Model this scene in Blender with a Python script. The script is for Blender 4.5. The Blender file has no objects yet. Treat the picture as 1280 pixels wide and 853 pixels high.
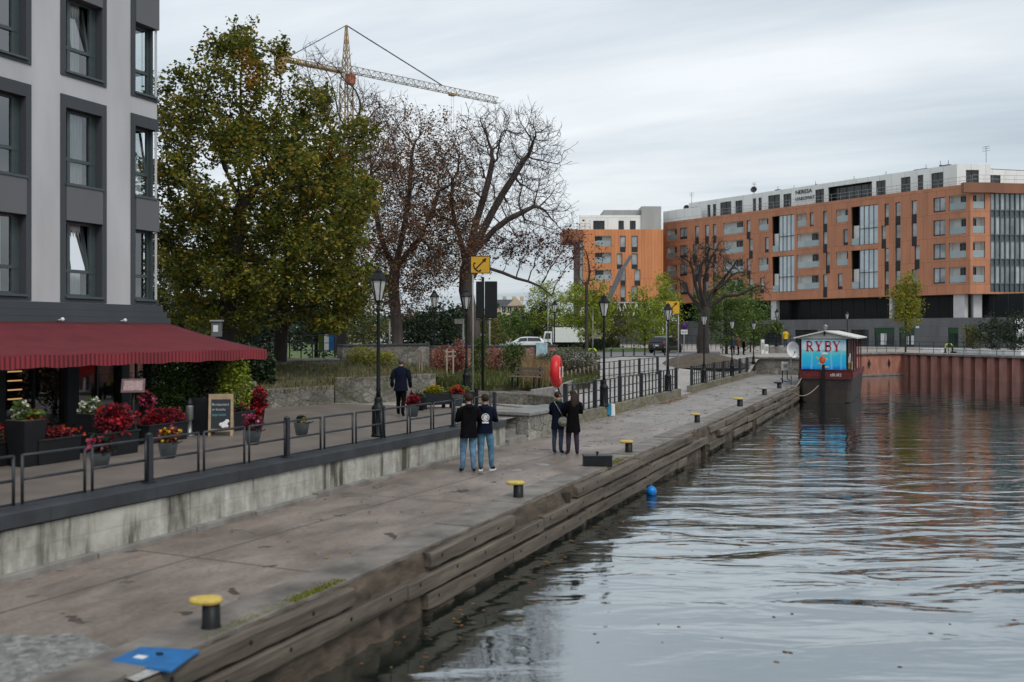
import bpy, bmesh, math, random
import numpy as np
from mathutils import Vector, Matrix

random.seed(7)
RNG = np.random.default_rng(11)
SC = bpy.context.scene
COL = SC.collection
R = math.radians

# ---------------------------------------------------------------- viewpoint
F = 1244.4                      # focal length in photo pixels (35 mm lens)
ANG = math.atan(0.4092)         # the quay runs 22 degrees to the right of the view
CA, SA = math.cos(ANG), math.sin(ANG)
CX, EYE = 6.76, 3.2             # the viewer stands on a bridge over the water
HZ = 415.0


def at(u, v, Y):
    X = (u - 640.0) / F * Y
    return Vector((CX + X * CA - Y * SA, X * SA + Y * CA, EYE + (HZ - v) / F * Y))


def on(u, v, z):
    return at(u, v, F * (EYE - z) / (v - HZ))


def cam2w(X, Y, z=0.0):
    return Vector((CX + X * CA - Y * SA, X * SA + Y * CA, z))


def yon(u, x):
    k = (u - 640.0) / F
    Y = (x - CX) / (k * CA - SA)
    return Y * (k * SA + CA)


# ---------------------------------------------------------------- objects
def tag(o, label=None, cat=None, group=None, kind=None):
    if label: o['label'] = label
    if cat: o['category'] = cat
    if group: o['group'] = group
    if kind: o['kind'] = kind
    return o


def thing(name, label, cat, loc=(0, 0, 0), rz=0.0, group=None):
    o = bpy.data.objects.new(name, None)
    COL.objects.link(o)
    o.location = loc
    o.rotation_euler = (0, 0, rz)
    o.empty_display_size = 0.2
    return tag(o, label, cat, group)


def origin_of(p):
    v = Vector((0, 0, 0))
    while p is not None:
        v += Vector(p.location)
        p = p.parent
    return v


def link(name, me, mats, parent=None):
    o = bpy.data.objects.new(name, me)
    COL.objects.link(o)
    for m in (mats if isinstance(mats, (list, tuple)) else [mats]):
        me.materials.append(m)
    if parent is not None:
        o.parent = parent
    return o


def copy_tree(o, parent=None):
    c = o.copy()
    COL.objects.link(c)
    c.parent = parent
    for ch in [x for x in COL.objects if x.parent == o]:
        copy_tree(ch, c)
    return c


def clone(o, loc, rz=None, label=None, scale=None):
    kids = {}
    for x in COL.objects:
        if x.parent is not None:
            kids.setdefault(x.parent.name, []).append(x)

    def rec(s, par):
        c = s.copy()
        COL.objects.link(c)
        c.parent = par
        for k in kids.get(s.name, []):
            rec(k, c)
        return c
    c = rec(o, None)
    c.location = loc
    if rz is not None: c.rotation_euler = (0, 0, rz)
    if scale is not None: c.scale = (scale,) * 3 if not isinstance(scale, (tuple, list)) else scale
    if label: c['label'] = label
    return c


class MB:
    """collects faces, links them as one mesh object"""

    def __init__(self):
        self.bm = bmesh.new()
        self.uv = self.bm.loops.layers.uv.new('UVMap')

    def face(self, pts, mi=0, uv=None):
        vs = [self.bm.verts.new(p) for p in pts]
        try:
            f = self.bm.faces.new(vs)
        except ValueError:
            return None
        f.material_index = mi
        if uv:
            for l, c in zip(f.loops, uv): l[self.uv].uv = c
        return f

    def hexa(self, p, mi=0):
        """p: 8 points, bottom ring then top ring"""
        v = [self.bm.verts.new(q) for q in p]
        for idx in ((3, 2, 1, 0), (4, 5, 6, 7), (0, 1, 5, 4), (1, 2, 6, 5), (2, 3, 7, 6), (3, 0, 4, 7)):
            f = self.bm.faces.new([v[i] for i in idx])
            f.material_index = mi
        return self

    def box(self, x0, x1, y0, y1, z0, z1, mi=0):
        return self.hexa([(x0, y0, z0), (x1, y0, z0), (x1, y1, z0), (x0, y1, z0),
                          (x0, y0, z1), (x1, y0, z1), (x1, y1, z1), (x0, y1, z1)], mi)

    def obox(self, c, size, rz=0.0, mi=0, mat=None, taper=1.0):
        hx, hy, hz = size[0] / 2, size[1] / 2, size[2] / 2
        m = mat if mat is not None else Matrix.Rotation(rz, 3, 'Z')
        c = Vector(c)
        p = []
        for z, t in ((-hz, 1.0), (hz, taper)):
            for x, y in ((-hx, -hy), (hx, -hy), (hx, hy), (-hx, hy)):
                p.append(c + m @ Vector((x * t, y * t, z)))
        return self.hexa(p, mi)

    def bar(self, a, b, w, h, mi=0, up=Vector((0, 0, 1))):
        a, b = Vector(a), Vector(b)
        d = (b - a)
        L = d.length
        if L < 1e-6: return self
        d.normalize()
        s = d.cross(up)
        if s.length < 1e-4: s = d.cross(Vector((1, 0, 0)))
        s.normalize()
        t = s.cross(d)
        p = []
        for q in (a, b):
            for x, y in ((-1, -1), (1, -1), (1, 1), (-1, 1)):
                p.append(q + s * (x * w / 2) + t * (y * h / 2))
        return self.hexa(p, mi)

    def tube(self, pts, rad, n=6, mi=0, cap=True):
        pts = [Vector(p) for p in pts]
        if not isinstance(rad, (list, tuple)): rad = [rad] * len(pts)
        rings = []
        prev = None
        for i, p in enumerate(pts):
            d = (pts[min(i + 1, len(pts) - 1)] - pts[max(i - 1, 0)])
            if d.length < 1e-9: d = Vector((0, 0, 1))
            d.normalize()
            a = prev if prev is not None else (Vector((0, 0, 1)) if abs(d.z) < .9 else Vector((1, 0, 0)))
            s = d.cross(a)
            if s.length < 1e-5: s = d.orthogonal()
            s.normalize()
            t = s.cross(d)
            prev = t.cross(s) * -1 if False else a
            rings.append([self.bm.verts.new(p + s * (math.cos(k / n * 2 * math.pi) * rad[i]) + t * (math.sin(k / n * 2 * math.pi) * rad[i])) for k in range(n)])
        for i in range(len(rings) - 1):
            for k in range(n):
                f = self.bm.faces.new((rings[i][k], rings[i][(k + 1) % n], rings[i + 1][(k + 1) % n], rings[i + 1][k]))
                f.material_index = mi
                f.smooth = True
        if cap:
            for r in (rings[0], rings[-1]):
                try:
                    f = self.bm.faces.new(r); f.material_index = mi
                except ValueError:
                    pass
        return self

    def lathe(self, prof, n=12, c=(0, 0, 0), mi=0, rot=0.0, smooth=True, mtx=None):
        c = Vector(c)
        rings = []
        for r, z in prof:
            ring = []
            for k in range(n):
                a = rot + k / n * 2 * math.pi
                q = Vector((max(r, 1e-4) * math.cos(a), max(r, 1e-4) * math.sin(a), z))
                if mtx is not None: q = mtx @ q
                ring.append(self.bm.verts.new(c + q))
            rings.append(ring)
        for i in range(len(rings) - 1):
            for k in range(n):
                f = self.bm.faces.new((rings[i][k], rings[i][(k + 1) % n], rings[i + 1][(k + 1) % n], rings[i + 1][k]))
                f.material_index = mi
                f.smooth = smooth
        for r in (rings[0], rings[-1]):
            f = self.bm.faces.new(r); f.material_index = mi
        return self

    def ball(self, c, r, n=12, m=8, mi=0, zmin=-1.0):
        r = (r, r, r) if not isinstance(r, (tuple, list)) else r
        prof = []
        for i in range(m + 1):
            t = -math.pi / 2 + math.pi * i / m
            if math.sin(t) < zmin: continue
            prof.append((math.cos(t), math.sin(t)))
        mt = Matrix.Diagonal(r)
        return self.lathe(prof, n, c, mi, mtx=mt)

    def prism(self, poly, o, ex, ey, en, d0, d1, mi=0):
        """flat outline (2-D points) placed at o with axes ex, ey and given thickness along en"""
        o, ex, ey, en = Vector(o), Vector(ex), Vector(ey), Vector(en)
        lo = [self.bm.verts.new(o + ex * a + ey * b + en * d0) for a, b in poly]
        hi = [self.bm.verts.new(o + ex * a + ey * b + en * d1) for a, b in poly]
        n = len(poly)
        for r in (lo[::-1], hi):
            f = self.bm.faces.new(r); f.material_index = mi
        for k in range(n):
            f = self.bm.faces.new((lo[k], lo[(k + 1) % n], hi[(k + 1) % n], hi[k])); f.material_index = mi
        return self

    def build(self, name, mats, parent=None, smooth=False, bevel=0.0, local=False, normals=True):
        if parent is not None and not local:
            self.bm.transform(Matrix.Translation(-origin_of(parent)))
        if normals:
            bmesh.ops.recalc_face_normals(self.bm, faces=self.bm.faces)
        me = bpy.data.meshes.new(name)
        if smooth:
            for f in self.bm.faces: f.smooth = True
        self.bm.to_mesh(me)
        self.bm.free()
        o = link(name, me, mats, parent)
        if bevel:
            md = o.modifiers.new('bevel', 'BEVEL')
            md.width = bevel; md.segments = 2; md.limit_method = 'ANGLE'
        return o


def np_mesh(name, verts, quads, mats, parent=None, smooth=False, local=False, midx=None):
    verts = np.asarray(verts, dtype=np.float64).reshape(-1, 3)
    quads = np.asarray(quads, dtype=np.int32)
    if parent is not None and not local:
        verts = verts - np.array(origin_of(parent))
    k = quads.shape[1]
    me = bpy.data.meshes.new(name)
    me.vertices.add(len(verts))
    me.vertices.foreach_set('co', verts.ravel())
    me.loops.add(quads.size)
    me.loops.foreach_set('vertex_index', quads.ravel())
    me.polygons.add(len(quads))
    me.polygons.foreach_set('loop_start', np.arange(0, quads.size, k, dtype=np.int32))
    me.polygons.foreach_set('loop_total', np.full(len(quads), k, dtype=np.int32))
    if smooth: me.polygons.foreach_set('use_smooth', np.ones(len(quads), dtype=bool))
    if midx is not None: me.polygons.foreach_set('material_index', np.asarray(midx, dtype=np.int32))
    me.update(calc_edges=True)
    me.validate()
    return link(name, me, mats, parent)


# ---------------------------------------------------------------- materials
def newmat(name):
    m = bpy.data.materials.new(name)
    m.use_nodes = True
    nt = m.node_tree
    b = nt.nodes['Principled BSDF']
    return m, nt, b


def nd(nt, t, **kw):
    n = nt.nodes.new(t)
    for k, v in kw.items():
        if hasattr(n, k): setattr(n, k, v)
        else: n.inputs[k].default_value = v
    return n


def c4(c): return (c[0], c[1], c[2], 1.0)


def ramp(nt, fac, stops, interp='LINEAR'):
    r = nt.nodes.new('ShaderNodeValToRGB')
    r.color_ramp.interpolation = interp
    e = r.color_ramp.elements
    while len(e) < len(stops): e.new(0.5)
    for el, (p, c) in zip(e, stops):
        el.position = p
        el.color = c4(c) if len(c) == 3 else c
    if fac is not None: nt.links.new(fac, r.inputs['Fac'])
    return r


def wpos(nt, stretch=(1, 1, 1), rz=0.0, uv=False):
    if uv:
        g = nt.nodes.new('ShaderNodeUVMap').outputs[0]
    else:
        g = nt.nodes.new('ShaderNodeNewGeometry').outputs['Position']
    mp = nt.nodes.new('ShaderNodeMapping')
    mp.inputs['Scale'].default_value = stretch
    mp.inputs['Rotation'].default_value = (0, 0, rz)
    nt.links.new(g, mp.inputs[0])
    return mp.outputs[0]


def noise(nt, vec, scale, detail=5, rough=.55, dist=0.0):
    n = nt.nodes.new('ShaderNodeTexNoise')
    n.inputs['Scale'].default_value = scale
    n.inputs['Detail'].default_value = detail
    n.inputs['Roughness'].default_value = rough
    n.inputs['Distortion'].default_value = dist
    nt.links.new(vec, n.inputs['Vector'])
    return n.outputs['Fac']


def mix(nt, fac, a, b, mode='MIX'):
    m = nt.nodes.new('ShaderNodeMix')
    m.data_type = 'RGBA'
    m.blend_type = mode
    for s, v in ((0, fac), (6, a), (7, b)):
        if isinstance(v, (int, float)): m.inputs[s].default_value = v
        elif isinstance(v, (tuple, list)): m.inputs[s].default_value = c4(v)
        else: nt.links.new(v, m.inputs[s])
    return m.outputs[2]


def math_n(nt, op, a, b=None):
    m = nt.nodes.new('ShaderNodeMath')
    m.operation = op
    for i, v in enumerate((a, b)):
        if v is None: continue
        if isinstance(v, (int, float)): m.inputs[i].default_value = v
        else: nt.links.new(v, m.inputs[i])
    return m.outputs[0]


def bump(nt, b, h, strength=.3, dist=.02):
    bn = nt.nodes.new('ShaderNodeBump')
    bn.inputs['Strength'].default_value = strength
    bn.inputs['Distance'].default_value = dist
    nt.links.new(h, bn.inputs['Height'])
    nt.links.new(bn.outputs[0], b.inputs['Normal'])


def M(name, col, rough=.6, var=.2, scale=3.0, bmp=0.0, bscale=40, metal=0.0, spec=.4, col2=None, stretch=(1, 1, 1)):
    m, nt, b = newmat(name)
    v = wpos(nt, stretch)
    f = noise(nt, v, scale)
    a = col2 if col2 else tuple(max(0, c * (1 - var)) for c in col)
    d = col if col2 else tuple(min(1, c * (1 + var)) for c in col)
    r = ramp(nt, f, [(.3, a), (.7, d)])
    nt.links.new(r.outputs[0], b.inputs['Base Color'])
    b.inputs['Roughness'].default_value = rough
    b.inputs['Metallic'].default_value = metal
    b.inputs['Specular IOR Level'].default_value = spec
    if bmp: bump(nt, b, noise(nt, v, bscale, 4), bmp)
    return m


def M_leaf(name, stops, rough=.6, patch=None, trans=.25):
    """foliage: every leaf its own tint; patch = (colour, amount): twigs turned another colour"""
    m, nt, b = newmat(name)
    g = nt.nodes.new('ShaderNodeNewGeometry')
    r = ramp(nt, g.outputs['Random Per Island'], stops)
    out = r.outputs[0]
    if patch:
        v = wpos(nt)
        n = noise(nt, v, patch[2] if len(patch) > 2 else .9, 2)
        pr = ramp(nt, n, [(patch[1] - .04, (0, 0, 0)), (patch[1] + .04, (1, 1, 1))])
        out = mix(nt, pr.outputs[0], out, patch[0])
    nt.links.new(out, b.inputs['Base Color'])
    b.inputs['Roughness'].default_value = rough
    b.inputs['Specular IOR Level'].default_value = .25
    t = nt.nodes.new('ShaderNodeBsdfTranslucent')
    nt.links.new(out, t.inputs['Color'])
    ms = nt.nodes.new('ShaderNodeMixShader')
    ms.inputs[0].default_value = trans
    nt.links.new(b.outputs[0], ms.inputs[1])
    nt.links.new(t.outputs[0], ms.inputs[2])
    nt.links.new(ms.outputs[0], nt.nodes['Material Output'].inputs['Surface'])
    return m


def M_stone(name, cols, scale=2.2, mortar=(.09, .085, .075), stretch=(1, 1, 1.5), moss=None, rough=.85):
    m, nt, b = newmat(name)
    v = wpos(nt, stretch)
    vo = nt.nodes.new('ShaderNodeTexVoronoi'); vo.inputs['Scale'].default_value = scale
    nt.links.new(v, vo.inputs['Vector'])
    ve = nt.nodes.new('ShaderNodeTexVoronoi'); ve.feature = 'DISTANCE_TO_EDGE'; ve.inputs['Scale'].default_value = scale
    nt.links.new(v, ve.inputs['Vector'])
    sep = nt.nodes.new('ShaderNodeSeparateColor'); nt.links.new(vo.outputs['Color'], sep.inputs[0])
    cr = ramp(nt, sep.outputs[0], [(i / max(1, len(cols) - 1), c) for i, c in enumerate(cols)])
    n = noise(nt, v, 9, 6)
    c = mix(nt, .85, cr.outputs[0], ramp(nt, n, [(.25, (.2, .2, .2)), (.75, (.85, .85, .85))]).outputs[0], 'OVERLAY')
    e = ramp(nt, ve.outputs['Distance'], [(.0, (.35, .35, .35)), (.035, (1, 1, 1))])
    c = mix(nt, e.outputs[0], mortar, c)
    if moss:
        mn = noise(nt, wpos(nt), 1.1, 5)
        c = mix(nt, ramp(nt, mn, [(moss[1], (0, 0, 0)), (moss[1] + .12, (1, 1, 1))]).outputs[0], c, moss[0])
    nt.links.new(c, b.inputs['Base Color'])
    b.inputs['Roughness'].default_value = rough
    b.inputs['Specular IOR Level'].default_value = .25
    bump(nt, b, math_n(nt, 'ADD', e.outputs[0], math_n(nt, 'MULTIPLY', n, .5)), .6, .04)
    return m


def M_glass(name, lo, hi, rough=.05, ior=1.9):
    """window glass, each pane its own tone; pale tones stand for curtains and reflected sky"""
    m, nt, b = newmat(name)
    g = nt.nodes.new('ShaderNodeNewGeometry')
    r = ramp(nt, g.outputs['Random Per Island'], [(0, lo), (.55, tuple(.7 * a + .3 * c for a, c in zip(lo, hi))), (1, hi)])
    v = wpos(nt)
    f = noise(nt, v, .5, 2)
    c = mix(nt, .35, r.outputs[0], ramp(nt, f, [(.35, lo), (.65, hi)]).outputs[0])
    nt.links.new(c, b.inputs['Base Color'])
    b.inputs['Roughness'].default_value = rough
    b.inputs['IOR'].default_value = ior
    bump(nt, b, noise(nt, v, .6, 2), .05, .05)
    return m


def M_clear(name, tint=(.9, .95, .95), refl=.12):
    m, nt, b = newmat(name)
    t = nt.nodes.new('ShaderNodeBsdfTransparent'); t.inputs[0].default_value = c4(tint)
    gl = nt.nodes.new('ShaderNodeBsdfGlossy'); gl.inputs['Roughness'].default_value = .03
    fr = nt.nodes.new('ShaderNodeFresnel'); fr.inputs['IOR'].default_value = 1.5
    a = math_n(nt, 'ADD', fr.outputs[0], refl)
    ms = nt.nodes.new('ShaderNodeMixShader')
    nt.links.new(a, ms.inputs[0]); nt.links.new(t.outputs[0], ms.inputs[1]); nt.links.new(gl.outputs[0], ms.inputs[2])
    nt.links.new(ms.outputs[0], nt.nodes['Material Output'].inputs['Surface'])
    return m


def M_emit(name, col, s):
    m, nt, b = newmat(name)
    b.inputs['Base Color'].default_value = c4(col)
    b.inputs['Emission Color'].default_value = c4(col)
    b.inputs['Emission Strength'].default_value = s
    return m


def M_panel(name, col, pw, ph, gap=.012, var=.12, gapcol=None, rough=.5, rot=False):
    """facade cladding of cassettes, laid out on the facade's own s/z coordinates"""
    m, nt, b = newmat(name)
    v = wpos(nt, uv=True)
    br = nt.nodes.new('ShaderNodeTexBrick')
    br.offset = 0.5
    br.inputs['Scale'].default_value = 1.0
    br.inputs['Brick Width'].default_value = pw
    br.inputs['Row Height'].default_value = ph
    br.inputs['Mortar Size'].default_value = gap
    br.inputs['Color1'].default_value = c4(tuple(c * (1 - var) for c in col))
    br.inputs['Color2'].default_value = c4(tuple(min(1, c * (1 + var)) for c in col))
    br.inputs['Mortar'].default_value = c4(gapcol or tuple(c * .45 for c in col))
    nt.links.new(v, br.inputs['Vector'])
    w = wpos(nt, (1, 1, .25))
    n = noise(nt, w, .7, 6)
    c = mix(nt, .35, br.outputs[0], ramp(nt, n, [(.3, (.3, .3, .3)), (.7, (.7, .7, .7))]).outputs[0], 'OVERLAY')
    nt.links.new(c, b.inputs['Base Color'])
    b.inputs['Roughness'].default_value = rough
    bump(nt, b, br.outputs['Fac'], -.3, .01)
    return m
# ---------------------------------------------------------------- palette
m_dark = M('dark_grey_paint', (.022, .026, .03), .45, .2, 6, spec=.3)
m_black = M('black_iron', (.007, .008, .009), .45, .3, 9, spec=.25, bmp=.1)
m_rail = M('graphite_rail', (.026, .029, .035), .45, .25, 8, spec=.4)
m_steel = M('galvanised_steel', (.32, .33, .33), .45, .2, 8, metal=.6)
m_pole = M('pale_grey_pole', (.33, .33, .31), .5, .15, 5)
m_white = M('white_paint', (.72, .73, .73), .5, .06, 4)
m_yellow = M('yellow_paint', (.72, .5, .06), .6, .12, 16, bmp=.3, col2=(.42, .33, .13))
m_sign = M('sign_yellow', (.62, .35, .02), .5, .08, 5)
m_red = M('lifebuoy_red', (.6, .02, .02), .35, .08, 6)
m_blue = M('blue_paint', (.015, .17, .46), .4, .3, 6, bmp=.2, col2=(.02, .11, .27))
m_skin = M('skin', (.45, .25, .18), .55, .08, 30)
m_navy = M('navy_cloth', (.007, .010, .022), .95, .3, 12, bmp=.3, bscale=60, spec=.08)
m_blackcloth = M('black_cloth', (.005, .005, .006), .95, .3, 12, bmp=.3, bscale=60, spec=.08)
m_denim = M('blue_denim', (.1, .19, .3), .85, .45, 9, bmp=.3, bscale=80)
m_denim2 = M('teal_denim', (.07, .17, .26), .85, .4, 9, bmp=.3, bscale=80)
m_darkdenim = M('dark_denim', (.025, .04, .075), .85, .3, 9)
m_brownhair = M('brown_hair', (.028, .015, .01), .6, .35, 40, bmp=.4, bscale=120, stretch=(1, 1, .15), spec=.2)
m_greyhair = M('grey_hair', (.07, .065, .06), .6, .3, 40)
m_shoe = M('dark_shoe', (.012, .011, .012), .5, .2, 20)
m_tanshoe = M('tan_shoe', (.09, .035, .02), .5, .2, 20)
m_bag = M('grey_bag', (.2, .19, .16), .8, .35, 14)
m_bark = M('bark', (.042, .035, .03), .9, .45, 5, bmp=.9, bscale=18, stretch=(1, 1, .25))
m_rbark = M('pale_twig', (.075, .06, .055), .9, .4, 5, bmp=.9, bscale=18, stretch=(1, 1, .25))
m_bark2 = M('grey_bark', (.05, .042, .037), .9, .45, 5, bmp=.9, bscale=18, stretch=(1, 1, .25))
m_soil = M('soil', (.09, .07, .05), .95, .35, 3, bmp=.8, bscale=12)
m_wood = M('weathered_wood', (.16, .13, .1), .8, .35, 4, bmp=.4, bscale=22)
m_asphalt = M('asphalt', (.17, .17, .175), .7, .12, .8, bmp=.2, bscale=60)


# --- water: calm near the bridge, crossed by low swell and wind ripples farther out
def water_mat():
    m, nt, b = newmat('river_water')
    nt.nodes.remove(b)
    df = nt.nodes.new('ShaderNodeBsdfDiffuse'); df.inputs['Color'].default_value = (.016, .021, .016, 1)
    gl = nt.nodes.new('ShaderNodeBsdfGlossy'); gl.inputs['Roughness'].default_value = .012; gl.inputs['Color'].default_value = (.90, .95, .98, 1)
    fr = nt.nodes.new('ShaderNodeFresnel'); fr.inputs['IOR'].default_value = 1.34
    ms = nt.nodes.new('ShaderNodeMixShader')
    nt.links.new(math_n(nt, 'ADD', math_n(nt, 'MULTIPLY', fr.outputs[0], .80), .36), ms.inputs[0])
    nt.links.new(df.outputs[0], ms.inputs[1]); nt.links.new(gl.outputs[0], ms.inputs[2])
    nt.links.new(ms.outputs[0], nt.nodes['Material Output'].inputs['Surface'])
    # axes: ripples lie across the basin (roughly facing the bridge)
    v1 = wpos(nt, (1, 1, 1), -ANG)
    g = nt.nodes.new('ShaderNodeNewGeometry').outputs['Position']

    def rot(sx, sy, off=0.0):
        mp = nt.nodes.new('ShaderNodeMapping')
        mp.vector_type = 'TEXTURE'
        mp.inputs['Rotation'].default_value = (0, 0, ANG + off)
        mp.inputs['Scale'].default_value = (1 / sx, 1 / sy, 1)
        nt.links.new(g, mp.inputs[0])
        return mp.outputs[0]
    swell = noise(nt, rot(.42, 1.05, .06), 1.0, 3, .42, .6)
    small = noise(nt, rot(1.5, 4.6, -.08), 1.0, 4, .55, .4)
    wind = noise(nt, rot(.05, .035, .3), 1.0, 3, .5)
    patch = ramp(nt, wind, [(.42, (.12, .12, .12)), (.6, (1, 1, 1))]).outputs[0]
    sep = nt.nodes.new('ShaderNodeSeparateXYZ'); nt.links.new(g, sep.inputs[0])
    near = nt.nodes.new('ShaderNodeMapRange'); near.interpolation_type = 'SMOOTHSTEP'
    near.inputs['From Min'].default_value = 12; near.inputs['From Max'].default_value = 30
    near.inputs['To Min'].default_value = .2; near.inputs['To Max'].default_value = 1
    nt.links.new(sep.outputs['Y'], near.inputs['Value'])
    sw = nt.nodes.new('ShaderNodeMapRange'); sw.interpolation_type = 'SMOOTHSTEP'
    sw.inputs['From Min'].default_value = 9; sw.inputs['From Max'].default_value = 21
    sw.inputs['To Min'].default_value = .10; sw.inputs['To Max'].default_value = 1
    nt.links.new(sep.outputs['Y'], sw.inputs['Value'])
    fd = nt.nodes.new('ShaderNodeMapRange')
    for k_, q_ in (('From Min', 26), ('From Max', 50), ('To Min', 1), ('To Max', .35)): fd.inputs[k_].default_value = q_
    nt.links.new(sep.outputs['Y'], fd.inputs['Value'])
    h = math_n(nt, 'ADD', math_n(nt, 'MULTIPLY', math_n(nt, 'MULTIPLY', swell, math_n(nt, 'MULTIPLY', sw.outputs[0], fd.outputs[0])), .088),
               math_n(nt, 'MULTIPLY', math_n(nt, 'MULTIPLY', small, near.outputs[0]), math_n(nt, 'MULTIPLY', patch, .017)))
    bn = nt.nodes.new('ShaderNodeBump')
    bn.inputs['Strength'].default_value = 1.0
    bn.inputs['Distance'].default_value = 1.0
    nt.links.new(h, bn.inputs['Height'])
    for q in (gl, fr): nt.links.new(bn.outputs[0], q.inputs['Normal'])
    return m


WZ = -.95
mb = MB()
mb.face([(-3.9, -90, WZ), (420, -90, WZ), (420, 140, WZ), (-3.9, 140, WZ)])
tag(mb.build('water', water_mat(), normals=False), kind='structure')


# --- quay
def quay_mat():
    m, nt, b = newmat('quay_concrete')
    v = wpos(nt)
    big = noise(nt, v, .35, 4)
    mid = noise(nt, wpos(nt, (1, .45, 1)), 1.3, 8, .7, .15)
    fine = noise(nt, v, 14, 6, .65)
    c = ramp(nt, big, [(.35, (.172, .136, .111)), (.65, (.252, .207, .176))]).outputs[0]
    c = mix(nt, .7, c, ramp(nt, mid, [(.28, (.12, .12, .12)), (.5, (.5, .5, .5)), (.74, (.86, .86, .86))]).outputs[0], 'OVERLAY')
    c = mix(nt, .32, c, ramp(nt, fine, [(.3, (.2, .2, .2)), (.7, (.8, .8, .8))]).outputs[0], 'OVERLAY')
    # the far half is greyer, wet sky sheen put into its paler colour
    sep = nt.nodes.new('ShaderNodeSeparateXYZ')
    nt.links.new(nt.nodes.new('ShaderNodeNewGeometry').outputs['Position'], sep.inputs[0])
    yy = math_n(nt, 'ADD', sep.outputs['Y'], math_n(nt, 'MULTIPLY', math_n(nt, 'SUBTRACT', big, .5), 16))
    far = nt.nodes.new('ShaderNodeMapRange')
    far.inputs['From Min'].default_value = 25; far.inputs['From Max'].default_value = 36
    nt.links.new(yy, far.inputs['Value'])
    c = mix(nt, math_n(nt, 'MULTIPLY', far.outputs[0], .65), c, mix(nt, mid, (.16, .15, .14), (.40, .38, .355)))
    # slabs
    br = nt.nodes.new('ShaderNodeTexBrick'); br.offset = .0
    for k, val in (('Scale', 1.0), ('Brick Width', 3.35), ('Row Height', 5.6), ('Mortar Size', .022), ('Mortar Smooth', .4)):
        br.inputs[k].default_value = val
    nt.links.new(wpos(nt, (1, 1, 1), R(3)), br.inputs['Vector'])
    c = mix(nt, math_n(nt, 'MULTIPLY', br.outputs['Fac'], .88), c, (.04, .034, .03))
    vc = nt.nodes.new('ShaderNodeTexVoronoi'); vc.feature = 'DISTANCE_TO_EDGE'; vc.inputs['Scale'].default_value = .42
    wv_ = nt.nodes.new('ShaderNodeVectorMath'); wv_.operation = 'ADD'; nz_ = nt.nodes.new('ShaderNodeTexNoise'); nz_.inputs['Scale'].default_value = 1.6; nz_.inputs['Detail'].default_value = 6
    nt.links.new(v, nz_.inputs['Vector']); nt.links.new(v, wv_.inputs[0]); nt.links.new(nz_.outputs['Color'], wv_.inputs[1]); nt.links.new(wv_.outputs[0], vc.inputs['Vector'])
    ck_ = ramp(nt, vc.outputs['Distance'], [(0, (1, 1, 1)), (.008, (0, 0, 0))]).outputs[0]
    c = mix(nt, math_n(nt, 'MULTIPLY', math_n(nt, 'MULTIPLY', ck_, mid), .5), c, (.05, .042, .036))
    # damp patches and puddle-dark stains
    wn = noise(nt, wpos(nt, (.9, .6, 1)), .8, 8, .7, .15)
    wet = ramp(nt, wn, [(.60, (0, 0, 0)), (.66, (1, 1, 1))]).outputs[0]
    c = mix(nt, math_n(nt, 'MULTIPLY', wet, .5), c, (.07, .06, .055))
    pn = noise(nt, wpos(nt, (1, 1, 1)), 1.35, 3, .5, .3)
    pud = ramp(nt, pn, [(.655, (0, 0, 0)), (.675, (1, 1, 1))]).outputs[0]
    c = mix(nt, math_n(nt, 'MULTIPLY', pud, .7), c, (.035, .03, .027))
    nt.links.new(c, b.inputs['Base Color'])
    ro = mix(nt, wet, (.5, .5, .5), (.27, .27, .27))
    ro = mix(nt, pud, ro, (.16, .16, .16))
    nt.links.new(ro, b.inputs['Roughness'])
    bump(nt, b, math_n(nt, 'MULTIPLY', fine, math_n(nt, 'SUBTRACT', 1.0, pud)), .22, .02)
    return m


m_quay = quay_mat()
m_kerb = M('worn_kerb', (.25, .222, .195), .6, .3, 1.7, bmp=.5, bscale=24, col2=(.095, .083, .072))
m_edge = M('edge_concrete', (.30, .285, .265), .55, .3, 2.2, bmp=.4, bscale=26, col2=(.14, .13, .115))
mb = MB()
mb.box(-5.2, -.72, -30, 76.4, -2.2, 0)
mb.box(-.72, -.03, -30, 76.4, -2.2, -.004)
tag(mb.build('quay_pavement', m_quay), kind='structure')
# kerb blocks along the edge: worn, uneven lengths
mb = MB()
y = -12.0
rr = random.Random(5)
while y < 76:
    L = rr.uniform(1.9, 3.1)
    x0, x1 = -.70 + rr.uniform(-.02, .02), -.02 + rr.uniform(-.02, .015)
    t = .028 + rr.uniform(-.012, .012)
    mb.box(x0, x1, y, min(y + L - rr.uniform(.008, .03), 76.4), -.10, t)
    y += L
g = np.random.default_rng(8)
fl = [(.25 + abs(q) * .5, yy_, WZ) for q, yy_ in zip(g.normal(0, 1, 420), g.uniform(9, 60, 420))] + [(x_, y_, WZ) for x_, y_ in zip(g.uniform(.3, 9, 160), g.uniform(12, 58, 160))]
tag(mb.build('quay_kerb', m_kerb, bevel=.012), kind='structure')

# --- rough earth and rubble face behind the missing timbers
face = []
ys = np.arange(-12, 76.5, .22)
zs = np.linspace(-.02, -1.6, 9)
V = []
for yy in ys:
    for zz in zs:
        V.append((-.015 + .15 * RNG.random() * (1 if zz < -.05 else .3), yy + RNG.normal(0, .02), zz + RNG.normal(0, .015)))
n = len(zs)
Q = [(i * n + j, (i + 1) * n + j, (i + 1) * n + j + 1, i * n + j + 1) for i in range(len(ys) - 1) for j in range(n - 1)]
m_rub = M('rubble_face', (.15, .115, .085), .9, .3, 3.2, bmp=1.0, bscale=11, col2=(.035, .028, .02), stretch=(1, .6, 1.5))
tag(np_mesh('quay_face', V, Q, m_rub), kind='structure')

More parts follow.
